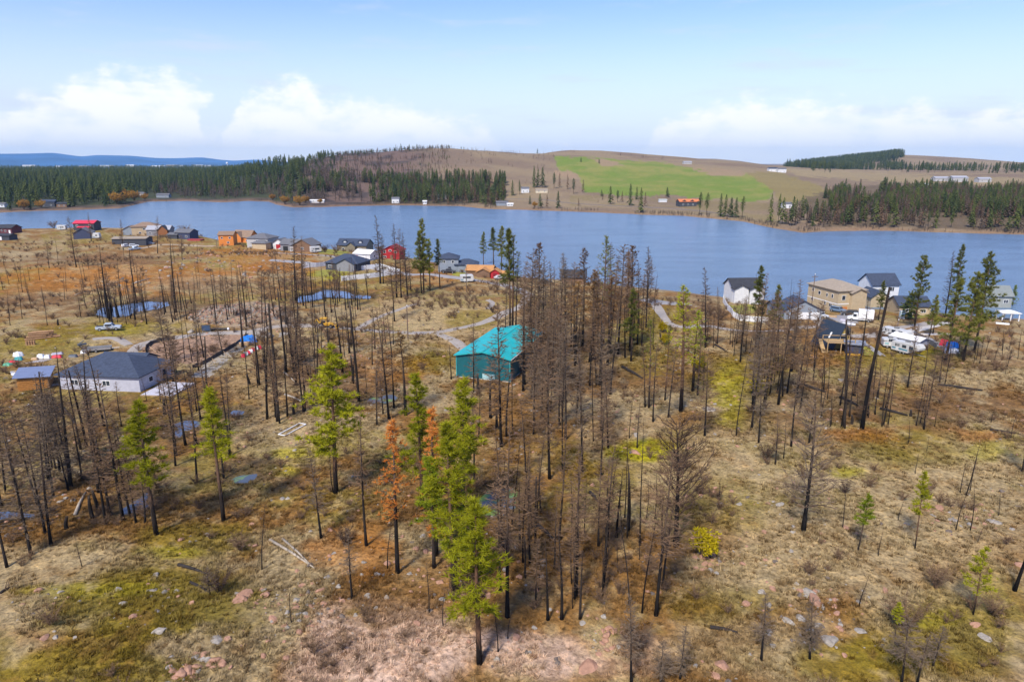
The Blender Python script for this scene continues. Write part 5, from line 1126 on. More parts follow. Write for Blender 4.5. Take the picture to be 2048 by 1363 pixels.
LH('pale grey house with hipped grey roof beside the orange log house', 527, 494, -14, 12, 10, 5.0, 'hip', .40, ltgrey, grey_roof, wins=W3 + [('F', 0, 3.2, 1.4, 1.0)], wings=[(3, -5.8, 8, 5, 3.0, 'hip', .4, 'x', beige, grey_roof)], doors=[])
LH('small white-gabled cabin with red garage door', 564, 496, -10, 6, 7, 3.0, 'gable', .65, whitew, grey_roof, 'y', doors=[('F', 0, .05, 2.6, 2.2, 'garage_door', redw)])
LH('grey house with dark open garage beside the white-gabled cabin', 588, 500, -12, 10, 8, 3.4, 'gable', .5, midgrey, grey_roof, doors=[('F', -2.2, .05, 2.6, 2.3, 'garage_door', M('painted_bay_shade', (.02, .02, .02))), ('F', 2.2, .05, 2.6, 2.3, 'garage_door', white_m)])  # shade inside the open bay is painted as black panels
LH('brown-gabled grey house with white trim beside the teal camper', 615, 502, -14, 10, 9, 3.4, 'gable', .52, brnw, grey_roof, 'y', wings=[(-5, 1, 6, 7, 3, 'gable', .5, 'x', ltgrey, grey_roof)], wins=[('F', 0, 1.2, 1.6, 1.2)])
LH('wide dark-roofed stone house with two dormers on the shore', 711, 503, -12, 16, 9, 3.6, 'gable', .62, olivew, slate_m, wins=[('F', -4.6, 1.1, 1.3, 1.2), ('F', 4.6, 1.1, 1.3, 1.2)], wings=[(0.2, -3.6, 4.6, 4.4, 3.4, 'gable', .75, 'y', olivew, slate_m), (-4.2, -1.9, 1.6, 2.2, 5.4, 'gable', .7, 'y', whitew, slate_m), (4.2, -1.9, 1.6, 2.2, 5.4, 'gable', .7, 'y', whitew, slate_m)])
LH('white outbuilding with red boarded end behind the grey hipped house', 733, 518, -22, 8.5, 7, 2.8, 'gable', .4, whitew, M('white_roof', (.74, .73, .72), .6, .06), 'x', wins=[('R', 0, 1.1, 1.0, 1)], doors=[('L', 0, .05, 3.4, 2.3, 'garage_door', redw), ('F', -2.6, .05, 1.0, 2.0, 'garage_door', redw)])
LH('dark grey house with hipped slate roof and white-trimmed front gable', 697, 537, -16, 14, 11, 3.0, 'hip', .50, charcoal, slate_m, wins=[('F', -5, 1, 1.6, 1.1)], doors=[('L', -1, .05, 2.6, 2.2, 'garage_door', navy)], wings=[(2.6, -4.6, 7.5, 5, 3.0, 'gable', .5, 'y', midgrey, slate_m)])
LH('red barn with white window trim', 787, 517, -8, 8.6, 9, 4.0, 'gable', .5, redw, M('dark_red_roof', (.25, .02, .025)), 'y', wins=[('F', -2.6, 3.1, 1.2, 1.2), ('F', 0, 3.8, 1.3, .9), ('F', 2.4, 3.1, 1.2, 1.0), ('F', -2.6, .9, 1.6, .9)], doors=[('F', .6, .05, 1.4, 2.2, 'door', brnw)])
LH('blue-grey two-storey house with dark hipped roofs above the orange-roofed house', 898, 541, 2, 8, 8, 5.4, 'hip', .42, bluegrey, slate_m, wins=[('F', -1.5, 3.6, 1, 1.1), ('F', 1.8, 3.6, 1, 1.1)], doors=[('F', .5, .05, 1.1, 2.1, 'door', M('dark_door', (.04, .04, .05)))], wings=[(7.2, -.5, 9, 7, 3.0, 'hip', .45, 'x', bluegrey, slate_m)])
LH('low house with broad orange cedar roof', 962, 551, -8, 10, 8, 2.6, 'gable', .36, brnw, cedar_roof, 'x', doors=[('F', 1.0, .05, 1.5, 2.2, 'door', white_m)], wings=[(2.0, -4.2, 5, 4, 2.4, 'gable', .5, 'y', brnw, cedar_roof)])
house('garden_shed', 'small red arched-door shed beside the cedar-roofed house', 992, 556, -10, 3.4, 3.4, 2.6, 'gable', .6, redw, cedar_roof, 'y', doors=[('F', 0, .05, 1.4, 2.0, 'door', paint('dark_red_door', (.2, .01, .02)))], wings=[(3.0, 1, 3.2, 3.4, 2.0, 'gable', .4, 'x', brnw, cedar_roof)], cat='shed', group=None)
LH('dark-roofed lake cabin showing through the grove behind the teal shop', 1147, 566, -4, 9, 7, 2.8, 'gable', .62, brnw, black_roof)
LH('white house with black roof and twin front gables inside the white wall', 1483, 603, 4, 9.5, 7.5, 5.4, 'gable', .62, whitew, black_roof, wins=[('F', -2.4, 3.7, 1.3, .9), ('F', -3.9, 3.9, .6, .5), ('F', -.9, 3.9, .6, .5)], wings=[(-2.4, -4.4, 4.6, 1.8, 5.2, 'gable', .5, 'y', whitew, black_roof), (2.6, -4.6, 4.8, 2.2, 5.0, 'gable', .5, 'y', whitew, black_roof)], doors=[('F', 2.4, .05, 2.6, 2.3, 'garage_door', charcoal)])
LH('single-storey grey house with white-trimmed gable and two garage doors', 1594, 634, -2, 10, 8, 2.9, 'gable', .50, bluegrey, slate_m, 'y', doors=[('F', 0.2, .05, 2.7, 2.2, 'garage_door', white_m), ('F', 3.3, .05, 2.4, 2.2, 'garage_door', white_m)], wings=[(-4.5, 1.5, 5, 6, 2.8, 'gable', .5, 'x', bluegrey, slate_m)])
bh = LH('three-storey beige house with tan hipped roof and twin garage doors', 1668, 618, 14, 9.5, 14, 7.2, 'hip', .40, beige, tan_roof, wins=[('F', -2.9, 4.3, 1.3, 1.5), ('F', 1.8, 4.0, 2.6, 1.9), ('L', 4.5, 5.2, 1.1, 1.1), ('L', 1.5, 4.6, 1.1, 1.2), ('L', -2, 4.6, .8, 1.1), ('L', -4.4, 4.6, .8, 1.3), ('L', 4.5, 2.2, 1.1, 1.0), ('L', -1.5, 2.0, .8, 1.1), ('L', -4, 1.8, 1.4, 1.1)],
        doors=[('F', -2.4, .05, 2.4, 2.3, 'garage_door', M('wood_garage_door', (.50, .20, .06))), ('F', .9, .05, 2.4, 2.3, 'garage_door', M('wood_garage_door', (.50, .20, .06))), ('F', 3.4, .05, 1.0, 2.2, 'door', M('dark_door', (.04, .04, .05)))], wings=[(1.8, -7.2, 5.2, 1.6, 6.6, 'gable', .42, 'y', beige, tan_roof)])
g = G(); g.box(-4.78, 4.78, -7.06, 7.06, 3.05, 3.3); g.obj('band_board', trim_m, bh)
LH('white two-storey house with charcoal gable roof beyond the box truck', 1752, 610, 4, 9, 8, 6.0, 'gable', .75, whitew, slate_m, wins=[('F', 2.2, 3.8, 1.4, 1.4), ('F', -.6, 3.8, 1.2, 1.2), ('R', 0, 3.6, 1.0, 1.2)], wings=[(-4.6, -5.0, 5.6, 7.5, 2.9, 'gable', .70, 'y', beige, slate_m)])
LH('small tan house with slate hipped roof beside the dark spruce', 1815, 626, -4, 9, 8, 3.0, 'gable', .55, beige, slate_m, wins=[('F', 2.5, 1, 1.4, 1.1)], doors=[('F', -1.6, .05, 2.4, 2.2, 'garage_door', white_m)])
LH('grey-green house with tall roof behind the big pines at the gazebo', 1982, 622, -8, 7.5, 7, 3.4, 'gable', .75, paint('sage_siding', (.30, .31, .28)), paint('sage_roof', (.20, .22, .21), .85), wins=[('F', -1, 2.4, 1.2, 1.2), ('F', 2, 1, 1.4, 1.2)])
# A-frame cabin with its deck
p = at(1664, 690); o = root('a_frame_cabin', p, R(22), 'steep black A-frame cabin with yellow gable end', 'cabin', sc=.8)
for s in (-1, 1):
    g = G(); a, b, c_, d_ = (s * 4.1, -4.2, -.2), (s * 4.1, 4.2, -.2), (0, 4.2, 7.0), (0, -4.2, 7.0); g.plate(*((a, b, c_, d_) if s > 0 else (b, a, d_, c_)), .16); rf = g.obj('roof', M('black_metal_roof', (.028, .04, .06), .45, .15, 1), o)
    if s < 0: g = G(); g.plate((-2.6, -1.2, 2.45 + .26), (-2.6, -.7, 2.45 + .26), (-1.7, -.7, 4.05 + .26), (-1.7, -1.2, 4.05 + .26), -.06); g.obj('skylight', white_m, rf)
g = G(); g.prism([(-3.6, 0), (3.6, 0), (0, 6.5)], -3.6, 3.6); wl_ = g.obj('wall', paint('yellow_gable', (.48, .34, .10)), o)
g = G(); g.box(-1.2, 1.2, -3.68, -3.61, 2.3, 4.2); wq = g.obj('window', trim_m, o); g = G(); g.box(-1.05, 1.05, -3.72, -3.685, 2.45, 4.05); g.obj('pane', glass_m, wq)
g = G(); g.box(-.6, .6, -3.68, -3.61, .02, 2.1); g.obj('door', M('dark_door', (.04, .04, .05)), o)
p = at(1675, 702); o = root('timber_deck', p, R(-6), 'raised timber deck with railings in front of the A-frame cabin', 'deck')
dk = M('deck_timber', (.40, .27, .13), .85, .2, 2)
for k in range(8): g = G(); g.box(-3.0, 3.0, -1.9 + k * .48, -1.9 + k * .48 + .44, 2.3, 2.42); g.obj('plank', dk, o)
for xx in (-2.9, 0, 2.9):
    for yy in (-1.8, 1.8): g = G(); g.box(xx - .09, xx + .09, yy - .09, yy + .09, -.2, 2.29 if xx == 0 else 3.3); g.obj('post', dk, o)
for yy in (-1.85, 1.85): g = G(); g.box(-3, 3, yy - .04, yy + .04, 3.15, 3.28); g.obj('rail', dk, o)
g = G(); g.plate((-4.0, -1.9, 0), (-3.1, -1.9, 0), (-3.1, 1.7, 2.3), (-4.0, 1.7, 2.3), .12); g.obj('stairs', dk, o)
house('garden_shed', 'small dark blue shed beside the A-frame deck', 1706, 704, -20, 3.6, 3.0, 2.2, 'gable', .35, navy, M('blue_grey_roof', (.18, .20, .25)), 'x', doors=[('F', .4, .05, 1.2, 1.8, 'door', charcoal)], cat='shed', group=None)
house('carport', 'long white-roofed carport between the trailers', 1818, 691, -60, 6.5, 4.2, 2.0, 'gable', .25, paint('carport_canvas', (.30, .30, .36)), M('white_roof', (.74, .73, .72), .6, .06), 'x', cat='carport', group=None)
p = at(2014, 640); o = root('gazebo', p, R(-8), 'white open gazebo at the lake edge', 'gazebo')
for xx in (-2.2, 0, 2.2):
    for yy in (-1.6, 1.6): g = G(); g.box(xx - .12, xx + .12, yy - .12, yy + .12, -.2, 2.3); g.obj('post', white_m, o)
g = G(); gq = G(); hip(G(), g, 0, 0, 4.6, 3.4, 2.42, .3, .3); g.obj('roof', M('white_roof', (.74, .73, .72), .6, .06), o)
# far side of the lake
FH = dict(group='buildings across the lake')
house('house', 'long orange-roofed chalet with two dormers across the lake', 1372, 412, 8, 17, 10, 4.4, 'gable', .45, charcoal, M('orange_roof', (.58, .19, .075), .7, .1), wins=[('F', -5, 1, 1.6, 1.4), ('F', 0, 1, 1.6, 1.4), ('F', 5, 1, 1.6, 1.4)], wings=[(-4, -3.4, 3, 3, 5.4, 'gable', .6, 'y', charcoal, None), (4, -3.4, 3, 3, 5.4, 'gable', .6, 'y', charcoal, None)], **FH)
house('house', 'smaller orange-roofed annex beside the chalet', 1392, 409, 8, 7, 7, 3.4, 'gable', .5, charcoal, M('orange_roof', (.58, .19, .075)), **FH)
house('barn', 'low white metal shed on the green slope by the chalet', 1325, 404, 4, 8, 5, 2.4, 'gable', .2, whitew, M('pale_green_roof', (.55, .60, .55)), cat='shed', **FH)
for lab, px, py, rt, w, d, h, wl2, rm in (('white two-storey house at the foot of the far hill', 1050, 385, 5, 9, 8, 5, whitew, grey_roof), ('long low cream house beside the far white house', 1083, 385, 3, 14, 7, 3, paint('cream_siding', (.6, .52, .38)), tan_roof), ('white cabin among the far shore pines', 792, 406, 0, 8, 7, 5, whitew, grey_roof), ('pale blue house behind the far shore pines', 884, 398, -4, 11, 7, 4, ltgrey, metalroof), ('small white boathouse on the far shore', 850, 408, 0, 4, 4, 3, whitew, white_m), ('grey house close to the far waterline', 1004, 411, 6, 12, 7, 3.2, bluegrey, grey_roof), ('white boat shed beside the grey far house', 1020, 412, 6, 6, 4, 2.2, whitew, white_m),
    ('long white poultry-style shed on the far left meadow', 635, 405, 4, 15, 5, 2.2, whitew, M('white_roof', (.74, .73, .72))), ('white house behind the golden willows', 283, 393, 0, 12, 8, 4, whitew, grey_roof), ('grey house in the trees behind the reedy bay', 328, 395, 4, 15, 8, 3.4, bluegrey, grey_roof), ('dark house in the trees on the far left shore', 100, 413, 6, 14, 9, 5, charcoal, slate_m), ('dark brown cabin beside the dark shore house', 128, 414, 0, 10, 7, 3.4, brnw, black_roof), ('white cottage at the far left picture edge', 5, 414, 0, 9, 7, 3, whitew, grey_roof),
    ('pale barn on the ridge above the green field', 1374, 328, 8, 15, 8, 3.4, ltgrey, metalroof), ('white farmhouse in the saddle past the field', 1562, 345, 0, 14, 10, 6, whitew, grey_roof), ('dark-roofed farmhouse beside the saddle farmhouse', 1545, 343, 0, 16, 10, 5, whitew, slate_m), ('long grey-white barn in the right-hand valley', 1880, 362, 2, 20, 10, 4, ltgrey, metalroof), ('pale grey barn in the right-hand valley', 1915, 363, 0, 20, 12, 5, ltgrey, metalroof), ('white shed before the right-hand wood', 1850, 376, 0, 16, 8, 4, whitew, white_m), ('pale barn at the right-hand valley end', 1965, 364, 0, 16, 10, 4, ltgrey, metalroof), ('cream house in the right-hand wood', 1572, 416, 0, 8, 6, 4, whitew, grey_roof)):
    house('house' if 'house' in lab or 'cabin' in lab or 'cottage' in lab else 'barn', lab, px, py, rt, w, d, h, 'gable', .4, wl2, rm, wins=[('F', -w / 4, 1.1, 1.4, 1.2), ('F', w / 4, 1.1, 1.4, 1.2)], cat='building', **FH)
rs = random.Random(5)
for i, px in enumerate((60, 120, 170, 215, 262, 318, 345, 362, 398, 412, 486, 505, 525, 548)):
    p = at(px, rs.uniform(333.5, 337)); w = rs.uniform(30, 90)
    house('town_building', f'{ORD[i]} pale town building from left under the blue mountains', 0, 0, rs.uniform(-8, 8), w, 26, rs.uniform(6, 11), 'gable', .18, rs.choice([whitew, beige, ltgrey, whitew]), rs.choice([white_m, metalroof, tan_roof]), loc=(p.x, p.y, p.z + 6), cat='building', group='town buildings on the horizon')
p = at(455, 334.5); o = root('water_tower', p, 0, 'white water tower rising over the distant town', 'water tower')
g = G(); g.tube([(0, 0, -2), (0, 0, 22)], [2.6, 2.2], 8); g.obj('shaft', white_m, o); g = G(); g.tube([(0, 0, 22), (0, 0, 25), (0, 0, 31), (0, 0, 35)], [2.5, 7, 7, 2], 12); g.obj('tank', white_m, o)
# ------------------------------------------------------------------ vehicles
tyre_m = M('tyre_rubber', (.02, .02, .02), .9, .1); rim_m = M('wheel_rim', (.45, .45, .46), .4, .1, 1, .6); chrome = M('bumper_grey', (.25, .25, .26), .4, .1)
lamp_m = M('headlight_glass', (.75, .75, .70), .2, .05); tail_m = M('tail_light', (.45, .02, .02), .3, .1)
def wheel(o, x, y, r, w=.24):
    g = G(); g.tube([(x, y - w / 2, r), (x, y + w / 2, r)], [r, r], 14); t = g.obj('wheel', tyre_m, o)
    g = G(); g.tube([(x, y - w / 2 - .015, r), (x, y + w / 2 + .015, r)], [r * .55, r * .55], 10); g.obj('rim', rim_m, t)
def bevel(o, w=.06):
    m = o.modifiers.new('soft', 'BEVEL'); m.width = w; m.segments = 2; m.limit_method = 'ANGLE'; return o
def vehicle(name, label, cat, px, py, rot, kind, col, s=1.0, group=None):
    p = at(px, py); o = root(name, p, R(rot), label, cat, group, s); body = M(name + '_paint_%d_%d_%d' % tuple(int(c * 99) for c in col), col, .3, .05, 1, spec=.5)
    prof = {'car': [(-2.2, .35), (2.2, .35), (2.25, .75), (1.2, .95), (-2.0, 1.0), (-2.25, .8)], 'suv': [(-2.3, .4), (2.3, .4), (2.35, .95), (1.2, 1.12), (-2.3, 1.12)], 'pickup': [(-2.8, .45), (2.8, .45), (2.85, .98), (1.5, 1.14), (-2.85, 1.14)], 'truck': [(-3.2, .5), (3.1, .5), (3.15, 1.1), (2.3, 1.35), (-3.2, 1.0)]}[kind]
    cab = {'car': [(-1.7, 1.0), (1.1, .97), (.35, 1.48), (-1.1, 1.5)], 'suv': [(-2.15, 1.12), (1.1, 1.12), (.5, 1.72), (-2.0, 1.75)], 'pickup': [(-.9, 1.14), (1.45, 1.14), (.75, 1.82), (-.75, 1.85)], 'truck': [(.6, 1.2), (2.2, 1.34), (1.6, 2.2), (.6, 2.25)]}[kind]
    hw = .95 if kind != 'car' else .88
    g = G(); g.prism(prof, -hw, hw); bevel(g.obj('body', body, o), .10)
    g = G(); g.prism(cab, -hw + .1, hw - .1); bevel(g.obj('cabin', body, o), .08)
    zc = (cab[0][1] + cab[2][1]) / 2; z0, z1 = cab[0][1] + .08, cab[2][1] - .12
    for s_ in (-1, 1):
        g = G(); y_ = s_ * (hw - .09); x0, x1 = cab[0][0] + .3, cab[2][0] + .15
        g.box(x0, x1, min(y_, y_ + .02 * s_), max(y_, y_ + .02 * s_), z0, z1); g.obj('side_window', glass_m, o)
    f = .5; a = Vector((cab[1][0], 0, cab[1][1])); b = Vector((cab[2][0], 0, cab[2][1])); lo, hi = a.lerp(b, .12), a.lerp(b, .88)
    g = G(); g.plate((lo.x, -hw + .2, lo.z), (lo.x, hw - .2, lo.z), (hi.x, hw - .2, hi.z), (hi.x, -hw + .2, hi.z), .03); g.obj('windscreen', glass_m, o)
    fx = prof[1][0]; rx = prof[0][0]
    for s_ in (-1, 1):
        g = G(); g.box(fx + .0, fx + .07, s_ * hw * .72 - .18, s_ * hw * .72 + .18, prof[1][1] + .22, prof[1][1] + .42); g.obj('headlight', lamp_m, o)
        g = G(); g.box(rx - .08, rx + .0, s_ * hw * .8 - .12, s_ * hw * .8 + .12, prof[0][1] + .25, prof[0][1] + .48); g.obj('tail_light', tail_m, o)
        for x_ in (fx * .66, rx * .66): wheel(o, x_, s_ * (hw - .08), .36 if kind in ('car',) else .42)
    g = G(); g.box(fx - .02, fx + .1, -hw + .05, hw - .05, prof[1][1] - .02, prof[1][1] + .16); g.obj('bumper', chrome, o)
    if kind == 'pickup':
        g = G(); g.box(-2.72, -.95, -hw + .12, hw - .12, .75, 1.16); g.obj('bed', M('bed_liner', (.05, .05, .055)), o)
    if kind == 'truck':
        g = G(); g.box(-3.3, .5, -1.15, 1.15, 1.0, 3.3); bevel(g.obj('cargo_box', white_m, o), .05); g = G(); g.box(-3.36, -3.31, -1.0, 1.0, 1.1, 3.1); g.obj('rear_door', M('roller_door', (.30, .16, .08)), o)
    return o
def camper(name, label, cat, px, py, rot, L=7.5, H=3.0, fifth=False, stripe=(.10, .25, .30), group=None, col=(.52, .52, .51)):
    p = at(px, py); o = root(name, p, R(rot), label, cat, group); m = M(name + '_shell', col, .4, .05, 1)
    poly = [(-L / 2, .5), (L / 2 - .4, .5), (L / 2, 1.2), (L / 2 - .25, H - .2), (L / 2 - .7, H), (-L / 2 + .15, H), (-L / 2, H - .2)]
    if fifth: poly = [(-L / 2, .5), (L / 2 - 2.4, .5), (L / 2 - 2.2, 1.5), (L / 2, 1.6), (L / 2 + .1, 2.2), (L / 2 - .6, H + .3), (-L / 2 + .2, H + .1), (-L / 2, H - .2)]
    g = G(); g.prism(poly, -1.2, 1.2); bevel(g.obj('body', m, o), .12)
    for s_ in (-1, 1):
        g = G(); y_ = s_ * 1.205; g.box(-L / 2 + .3, L / 2 - 2.5, min(y_, y_ + .012 * s_), max(y_, y_ + .012 * s_), 1.0, 1.3); g.obj('stripe', M('stripe_%d' % int(stripe[0] * 99), stripe), o)
        for k in range(3):
            x_ = -L / 2 + 1.0 + k * (L - 3.2) / 2; g = G(); g.box(x_, x_ + 1.0, min(y_, y_ + .03 * s_), max(y_, y_ + .03 * s_), 1.6, 2.25); g.obj('window', glass_m, o)
        for x_ in (-.9, -.05): wheel(o, x_, s_ * 1.06, .36)
    g = G(); g.box(-.6, .3, -.4, .4, H + .0 if not fifth else H + .1, H + .42); g.obj('roof_vent', M('vent_grey', (.2, .2, .2)), o)
    g = G(); g.box(-L / 2 + 1.2, -L / 2 + 1.9, -1.235, -1.206, .6, 2.3); g.obj('door', M('camper_door', (.62, .62, .6)), o)
    g = G(); g.tube([(L / 2 - 1.0, 0, .5), (L / 2 + 1.1, 0, .5)], [.07, .07], 6); g.obj('hitch', chrome, o); return o
vehicle('pickup_truck', 'silver pickup truck parked on the grass above the slate-roofed house', 'pickup', 218, 660, 17, 'pickup', (.42, .47, .53))
p = at(241, 655); o = root('snow_plough', p, R(17), 'yellow snow plough blade on the nose of the silver pickup', 'plough'); g = G()
for k in range(5): a = -.4 + k * .28; g.box(.3 * math.cos(a) - .1, .3 * math.cos(a) + .02, -1.2, 1.2, .15 + k * .16, .32 + k * .16)
g.obj('blade', M('plough_yellow', (.75, .42, .02), .5), o); g = G(); g.box(-.9, .2, -.25, .25, .3, .5); g.obj('mount', chrome, o)
vehicle('car', 'blue-grey hatchback at the beige house garage', 'car', 1676, 624, -52, 'suv', (.13, .20, .30)); vehicle('car', 'white car on the lane beside the beige house', 'car', 1640, 634, -58, 'car', (.62, .64, .66)); vehicle('car', 'black car behind the white car on the lane', 'car', 1631, 626, -58, 'suv', (.02, .02, .025))
vehicle('box_truck', 'white box truck parked before the beige house', 'truck', 1719, 642, 155, 'truck', (.70, .71, .70)); vehicle('car', 'dark parked car beside the white box truck', 'car', 1699, 631, 160, 'suv', (.03, .03, .035))
vehicle('car', 'black pickup on the street below the blue-grey house', 'pickup', 897, 546, -8, 'pickup', (.02, .02, .022)); vehicle('car', 'white car on the yard below the long black garage', 'car', 268, 494, 30, 'suv', (.66, .68, .7)); vehicle('car', 'pale blue pickup on the yard below the long black garage', 'pickup', 270, 500, 60, 'pickup', (.45, .55, .62)); vehicle('car', 'white van left of the pale blue pickup', 'van', 253, 494, 70, 'suv', (.7, .7, .7)); vehicle('car', 'white car behind the tan hillside house', 'car', 272, 463, 10, 'car', (.7, .7, .7)); vehicle('car', 'white car before the red-roofed lake house', 'car', 172, 460, 0, 'car', (.7, .7, .7)); vehicle('car', 'grey car by the stone wall of the black garage', 'car', 300, 489, 15, 'car', (.35, .35, .36)); vehicle('car', 'white car before the white-gabled cabin', 'car', 567, 500, -15, 'car', (.7, .7, .7)); vehicle('car', 'dark car beside the dark-roofed lake cabin', 'car', 1092, 567, 0, 'suv', (.03, .03, .03)); vehicle('car', 'silver car beside the red shed', 'car', 1000, 558, 20, 'car', (.55, .56, .57))
camper('camper', 'white camper beside the red-roofed lake house', 'camper', 125, 460, 4, 5.5, 3.2); camper('motorhome', 'long white motorhome beside the dark barn', 'motorhome', 186, 477, 4, 8.6, 3.2, stripe=(.05, .10, .13)); camper('camper', 'white camper trailer at the roadside above the grassy mound', 'camper', 934, 564, 8, 5.0, 2.8, stripe=(.1, .1, .12)); camper('camper', 'travel trailer with dark windows beyond the carport', 'camper', 1792, 676, -62, 6.6, 2.4, stripe=(.06, .07, .08)); camper('fifth_wheel', 'large white fifth-wheel trailer with blue graphics before the carport', 'trailer', 1814, 708, -66, 6.6, 2.6, True, stripe=(.04, .22, .30)); camper('cargo_trailer', 'small white cargo trailer beside the carport', 'trailer', 1780, 694, -14, 3.6, 2.2, stripe=(.2, .45, .48)); camper('camper', 'teal camper parked by the brown-gabled grey house', 'camper', 632, 505, 30, 5.2, 3.0, stripe=(.02, .1, .11), col=(.07, .20, .22)); 
# backhoe loader on the gravel road
p = at(652, 655); o = root('backhoe', p, R(-4), 'yellow backhoe loader standing on the gravel road', 'backhoe'); yel = M('machine_yellow', (.62, .33, .02), .5, .15, 2)
g = G(); g.prism([(-1.4, .6), (1.9, .6), (2.0, 1.3), (.7, 1.45), (-1.4, 1.1)], -.55, .55); bevel(g.obj('body', yel, o)); 
for xx in (-1.15, .35):
    for yy in (-.6, .6): g = G(); g.box(xx - .05, xx + .05, yy - .05, yy + .05, 1.1, 2.55); g.obj('cab_post', yel, o)
g = G(); g.box(-1.3, .5, -.75, .75, 2.5, 2.66); g.obj('cab_roof', yel, o); g = G(); g.box(-.8, -.2, -.3, .3, 1.1, 1.7); g.obj('seat', tyre_m, o)
for yy in (-.75, .75): wheel(o, -1.0, yy, .72, .4); wheel(o, 1.5, yy, .48, .32)
for yy in (-.6, .6): g = G(); g.tube([(.6, yy, 1.3), (2.3, yy, 1.0), (2.9, yy, .5)], [.1, .09, .09], 5); g.obj('loader_arm', yel, o)
g = G(); g.prism([(2.8, .15), (3.5, .05), (3.45, .2), (3.05, .3), (3.0, .9), (2.85, .95)], -1.05, 1.05); g.obj('bucket', yel, o)
g = G(); g.tube([(-1.4, 0, .9), (-2.4, 0, 2.3)], [.18, .14], 5); g.obj('boom', yel, o); g = G(); g.tube([(-2.4, 0, 2.3), (-3.2, 0, 1.0)], [.13, .10], 5); g.obj('dipper_arm', yel, o); g = G(); g.prism([(-3.5, .4), (-2.9, .5), (-3.0, 1.0), (-3.4, 1.0)], -.3, .3); g.obj('digging_bucket', M('dark_steel', (.06, .06, .06)), o)

# ------------------------------------------------------------------ yard clutter
def heap(name, label, cat, px, py, w, d, h, mat, seed, rot=0, group=None):
    """a sagging tarp over a stack"""
    rs_ = np.random.default_rng(seed); n = 9; V = []; F_ = []
    for i in range(n + 1):
        for j in range(n + 1):
            u_, v_ = i / n * 2 - 1, j / n * 2 - 1; e = min(1, (1 - max(abs(u_), abs(v_))) * 4.0)
            V.append((u_ * w / 2, v_ * d / 2, h * e ** .6 * (1 + rs_.uniform(-.14, .14)) - .03))
    for i in range(n):
        for j in range(n): a = i * (n + 1) + j; F_.append((a, a + n + 1, a + n + 2, a + 1))
    p = at(px, py); o = root(name, p, R(rot), label, cat, group); g = G(); g.add(V, F_); g.obj('tarp', mat, o, True); g = G(); g.box(-w / 2 * .8, w / 2 * .8, -d / 2 * .8, d / 2 * .8, 0, .12); g.obj('pallet', M('pallet_wood', (.32, .22, .13)), o); return o
def tarp(c): return M('tarp_%d_%d_%d' % tuple(int(k * 99) for k in c), c, .5, .15, 2)
BLU = tarp((.02, .19, .62)); WHT = tarp((.72, .73, .75)); REDT = tarp((.62, .03, .06)); TEA = tarp((.05, .30, .30)); GRN = tarp((.10, .34, .22)); DGR = tarp((.10, .11, .13)); LIL = tarp((.40, .38, .45))
heap('covered_stack', 'bright blue tarp over a lumber stack beside the drive', 'stack', 497, 684, 3.8, 2.8, 1.5, BLU, 1, 30)
slab_thing('lumber_stack', 'pale lumber bundle poking out below the blue tarp', 'lumber', 489, 690, 20, rect(2.4, 1.2), 0, .7, M('raw_lumber', (.48, .32, .18), .85, .25, 4))
for i, (px, py, m_, c_) in enumerate(((487, 714, REDT, 'red'), (492, 710, WHT, 'white'), (497, 708, REDT, 'red'), (502, 705, WHT, 'white'), (507, 702, REDT, 'red'), (513, 699, WHT, 'white'), (519, 697, REDT, 'red'))):
    heap('sack', f'{ORD[i]} sack from left, {c_}, in the red and white row along the drive', 'sack', px, py, .95, .8, .75, m_, 10 + i, 30, 'sacks along the drive')
for i, (nm, px, py, w, d, h, m_) in enumerate((('white bundle, topmost of the covered stacks by the log pile', 37, 712, 1.9, 1.3, .9, WHT), ('teal-tarped stack below the white bundle', 37, 720, 1.6, 1.2, .7, TEA), ('red sheet pile beside the teal-tarped stack', 28, 724, 2.0, .8, .35, REDT), ('green tarp heap at the picture edge by the timber shed', 16, 730, 1.6, 1.2, .5, GRN), ('pale crate bundle beyond the timber shed roof', 70, 719, 1.3, .9, .5, M('raw_lumber', (.48, .32, .18))), ('large white sack stack beyond the timber shed roof', 82, 716, 1.4, 1.1, .9, WHT), ('smaller white sack stack next to the large one', 95, 716, 1.1, .9, .75, WHT), ('red-tarped pallet by the tall dead pine', 114, 715, 2.0, .9, .6, REDT), ('lilac sheet stack behind the red-tarped pallet', 114, 708, 2.4, 1.2, .35, LIL), ('grey scrap heap between the red pallet and the trailer', 146, 714, 1.8, 1.2, .6, DGR), ('white wrapped bundle by the trailer tongue', 168, 706, 1.3, .9, .7, WHT))):
    heap('covered_stack', nm, 'stack', px, py, w, d, h, m_, 30 + i, random.uniform(-20, 30))
for i in range(4): slab_thing('plank', f'{ORD[i]} plank counted from the shed in the loose pile below the white sacks', 'plank', 70 + i * 5, 725 - i * 1.5, 22 + i * 3, rect(3.4, .22), .05, .12, M('weathered_plank', (.45, .42, .42), .85, .15, 3), 'planks below the sacks')
p = at(198, 702); o = root('utility_trailer', p, R(22), 'long flat utility trailer behind the slate-roofed house', 'trailer'); g = G(); g.box(-3.2, 2.6, -1.1, 1.1, .5, .62); g.obj('bed', M('trailer_bed', (.10, .09, .08)), o)
for yy in (-1.12, 1.12): g = G(); g.box(-3.2, 2.6, yy - .05, yy + .05, .5, 1.0); g.obj('side_rail', rim_m, o); wheel(o, -.4, yy * 1.1, .34)
g = G(); g.tube([(2.6, 0, .5), (4.2, 0, .5)], [.07, .07], 5); g.obj('tongue', rim_m, o)
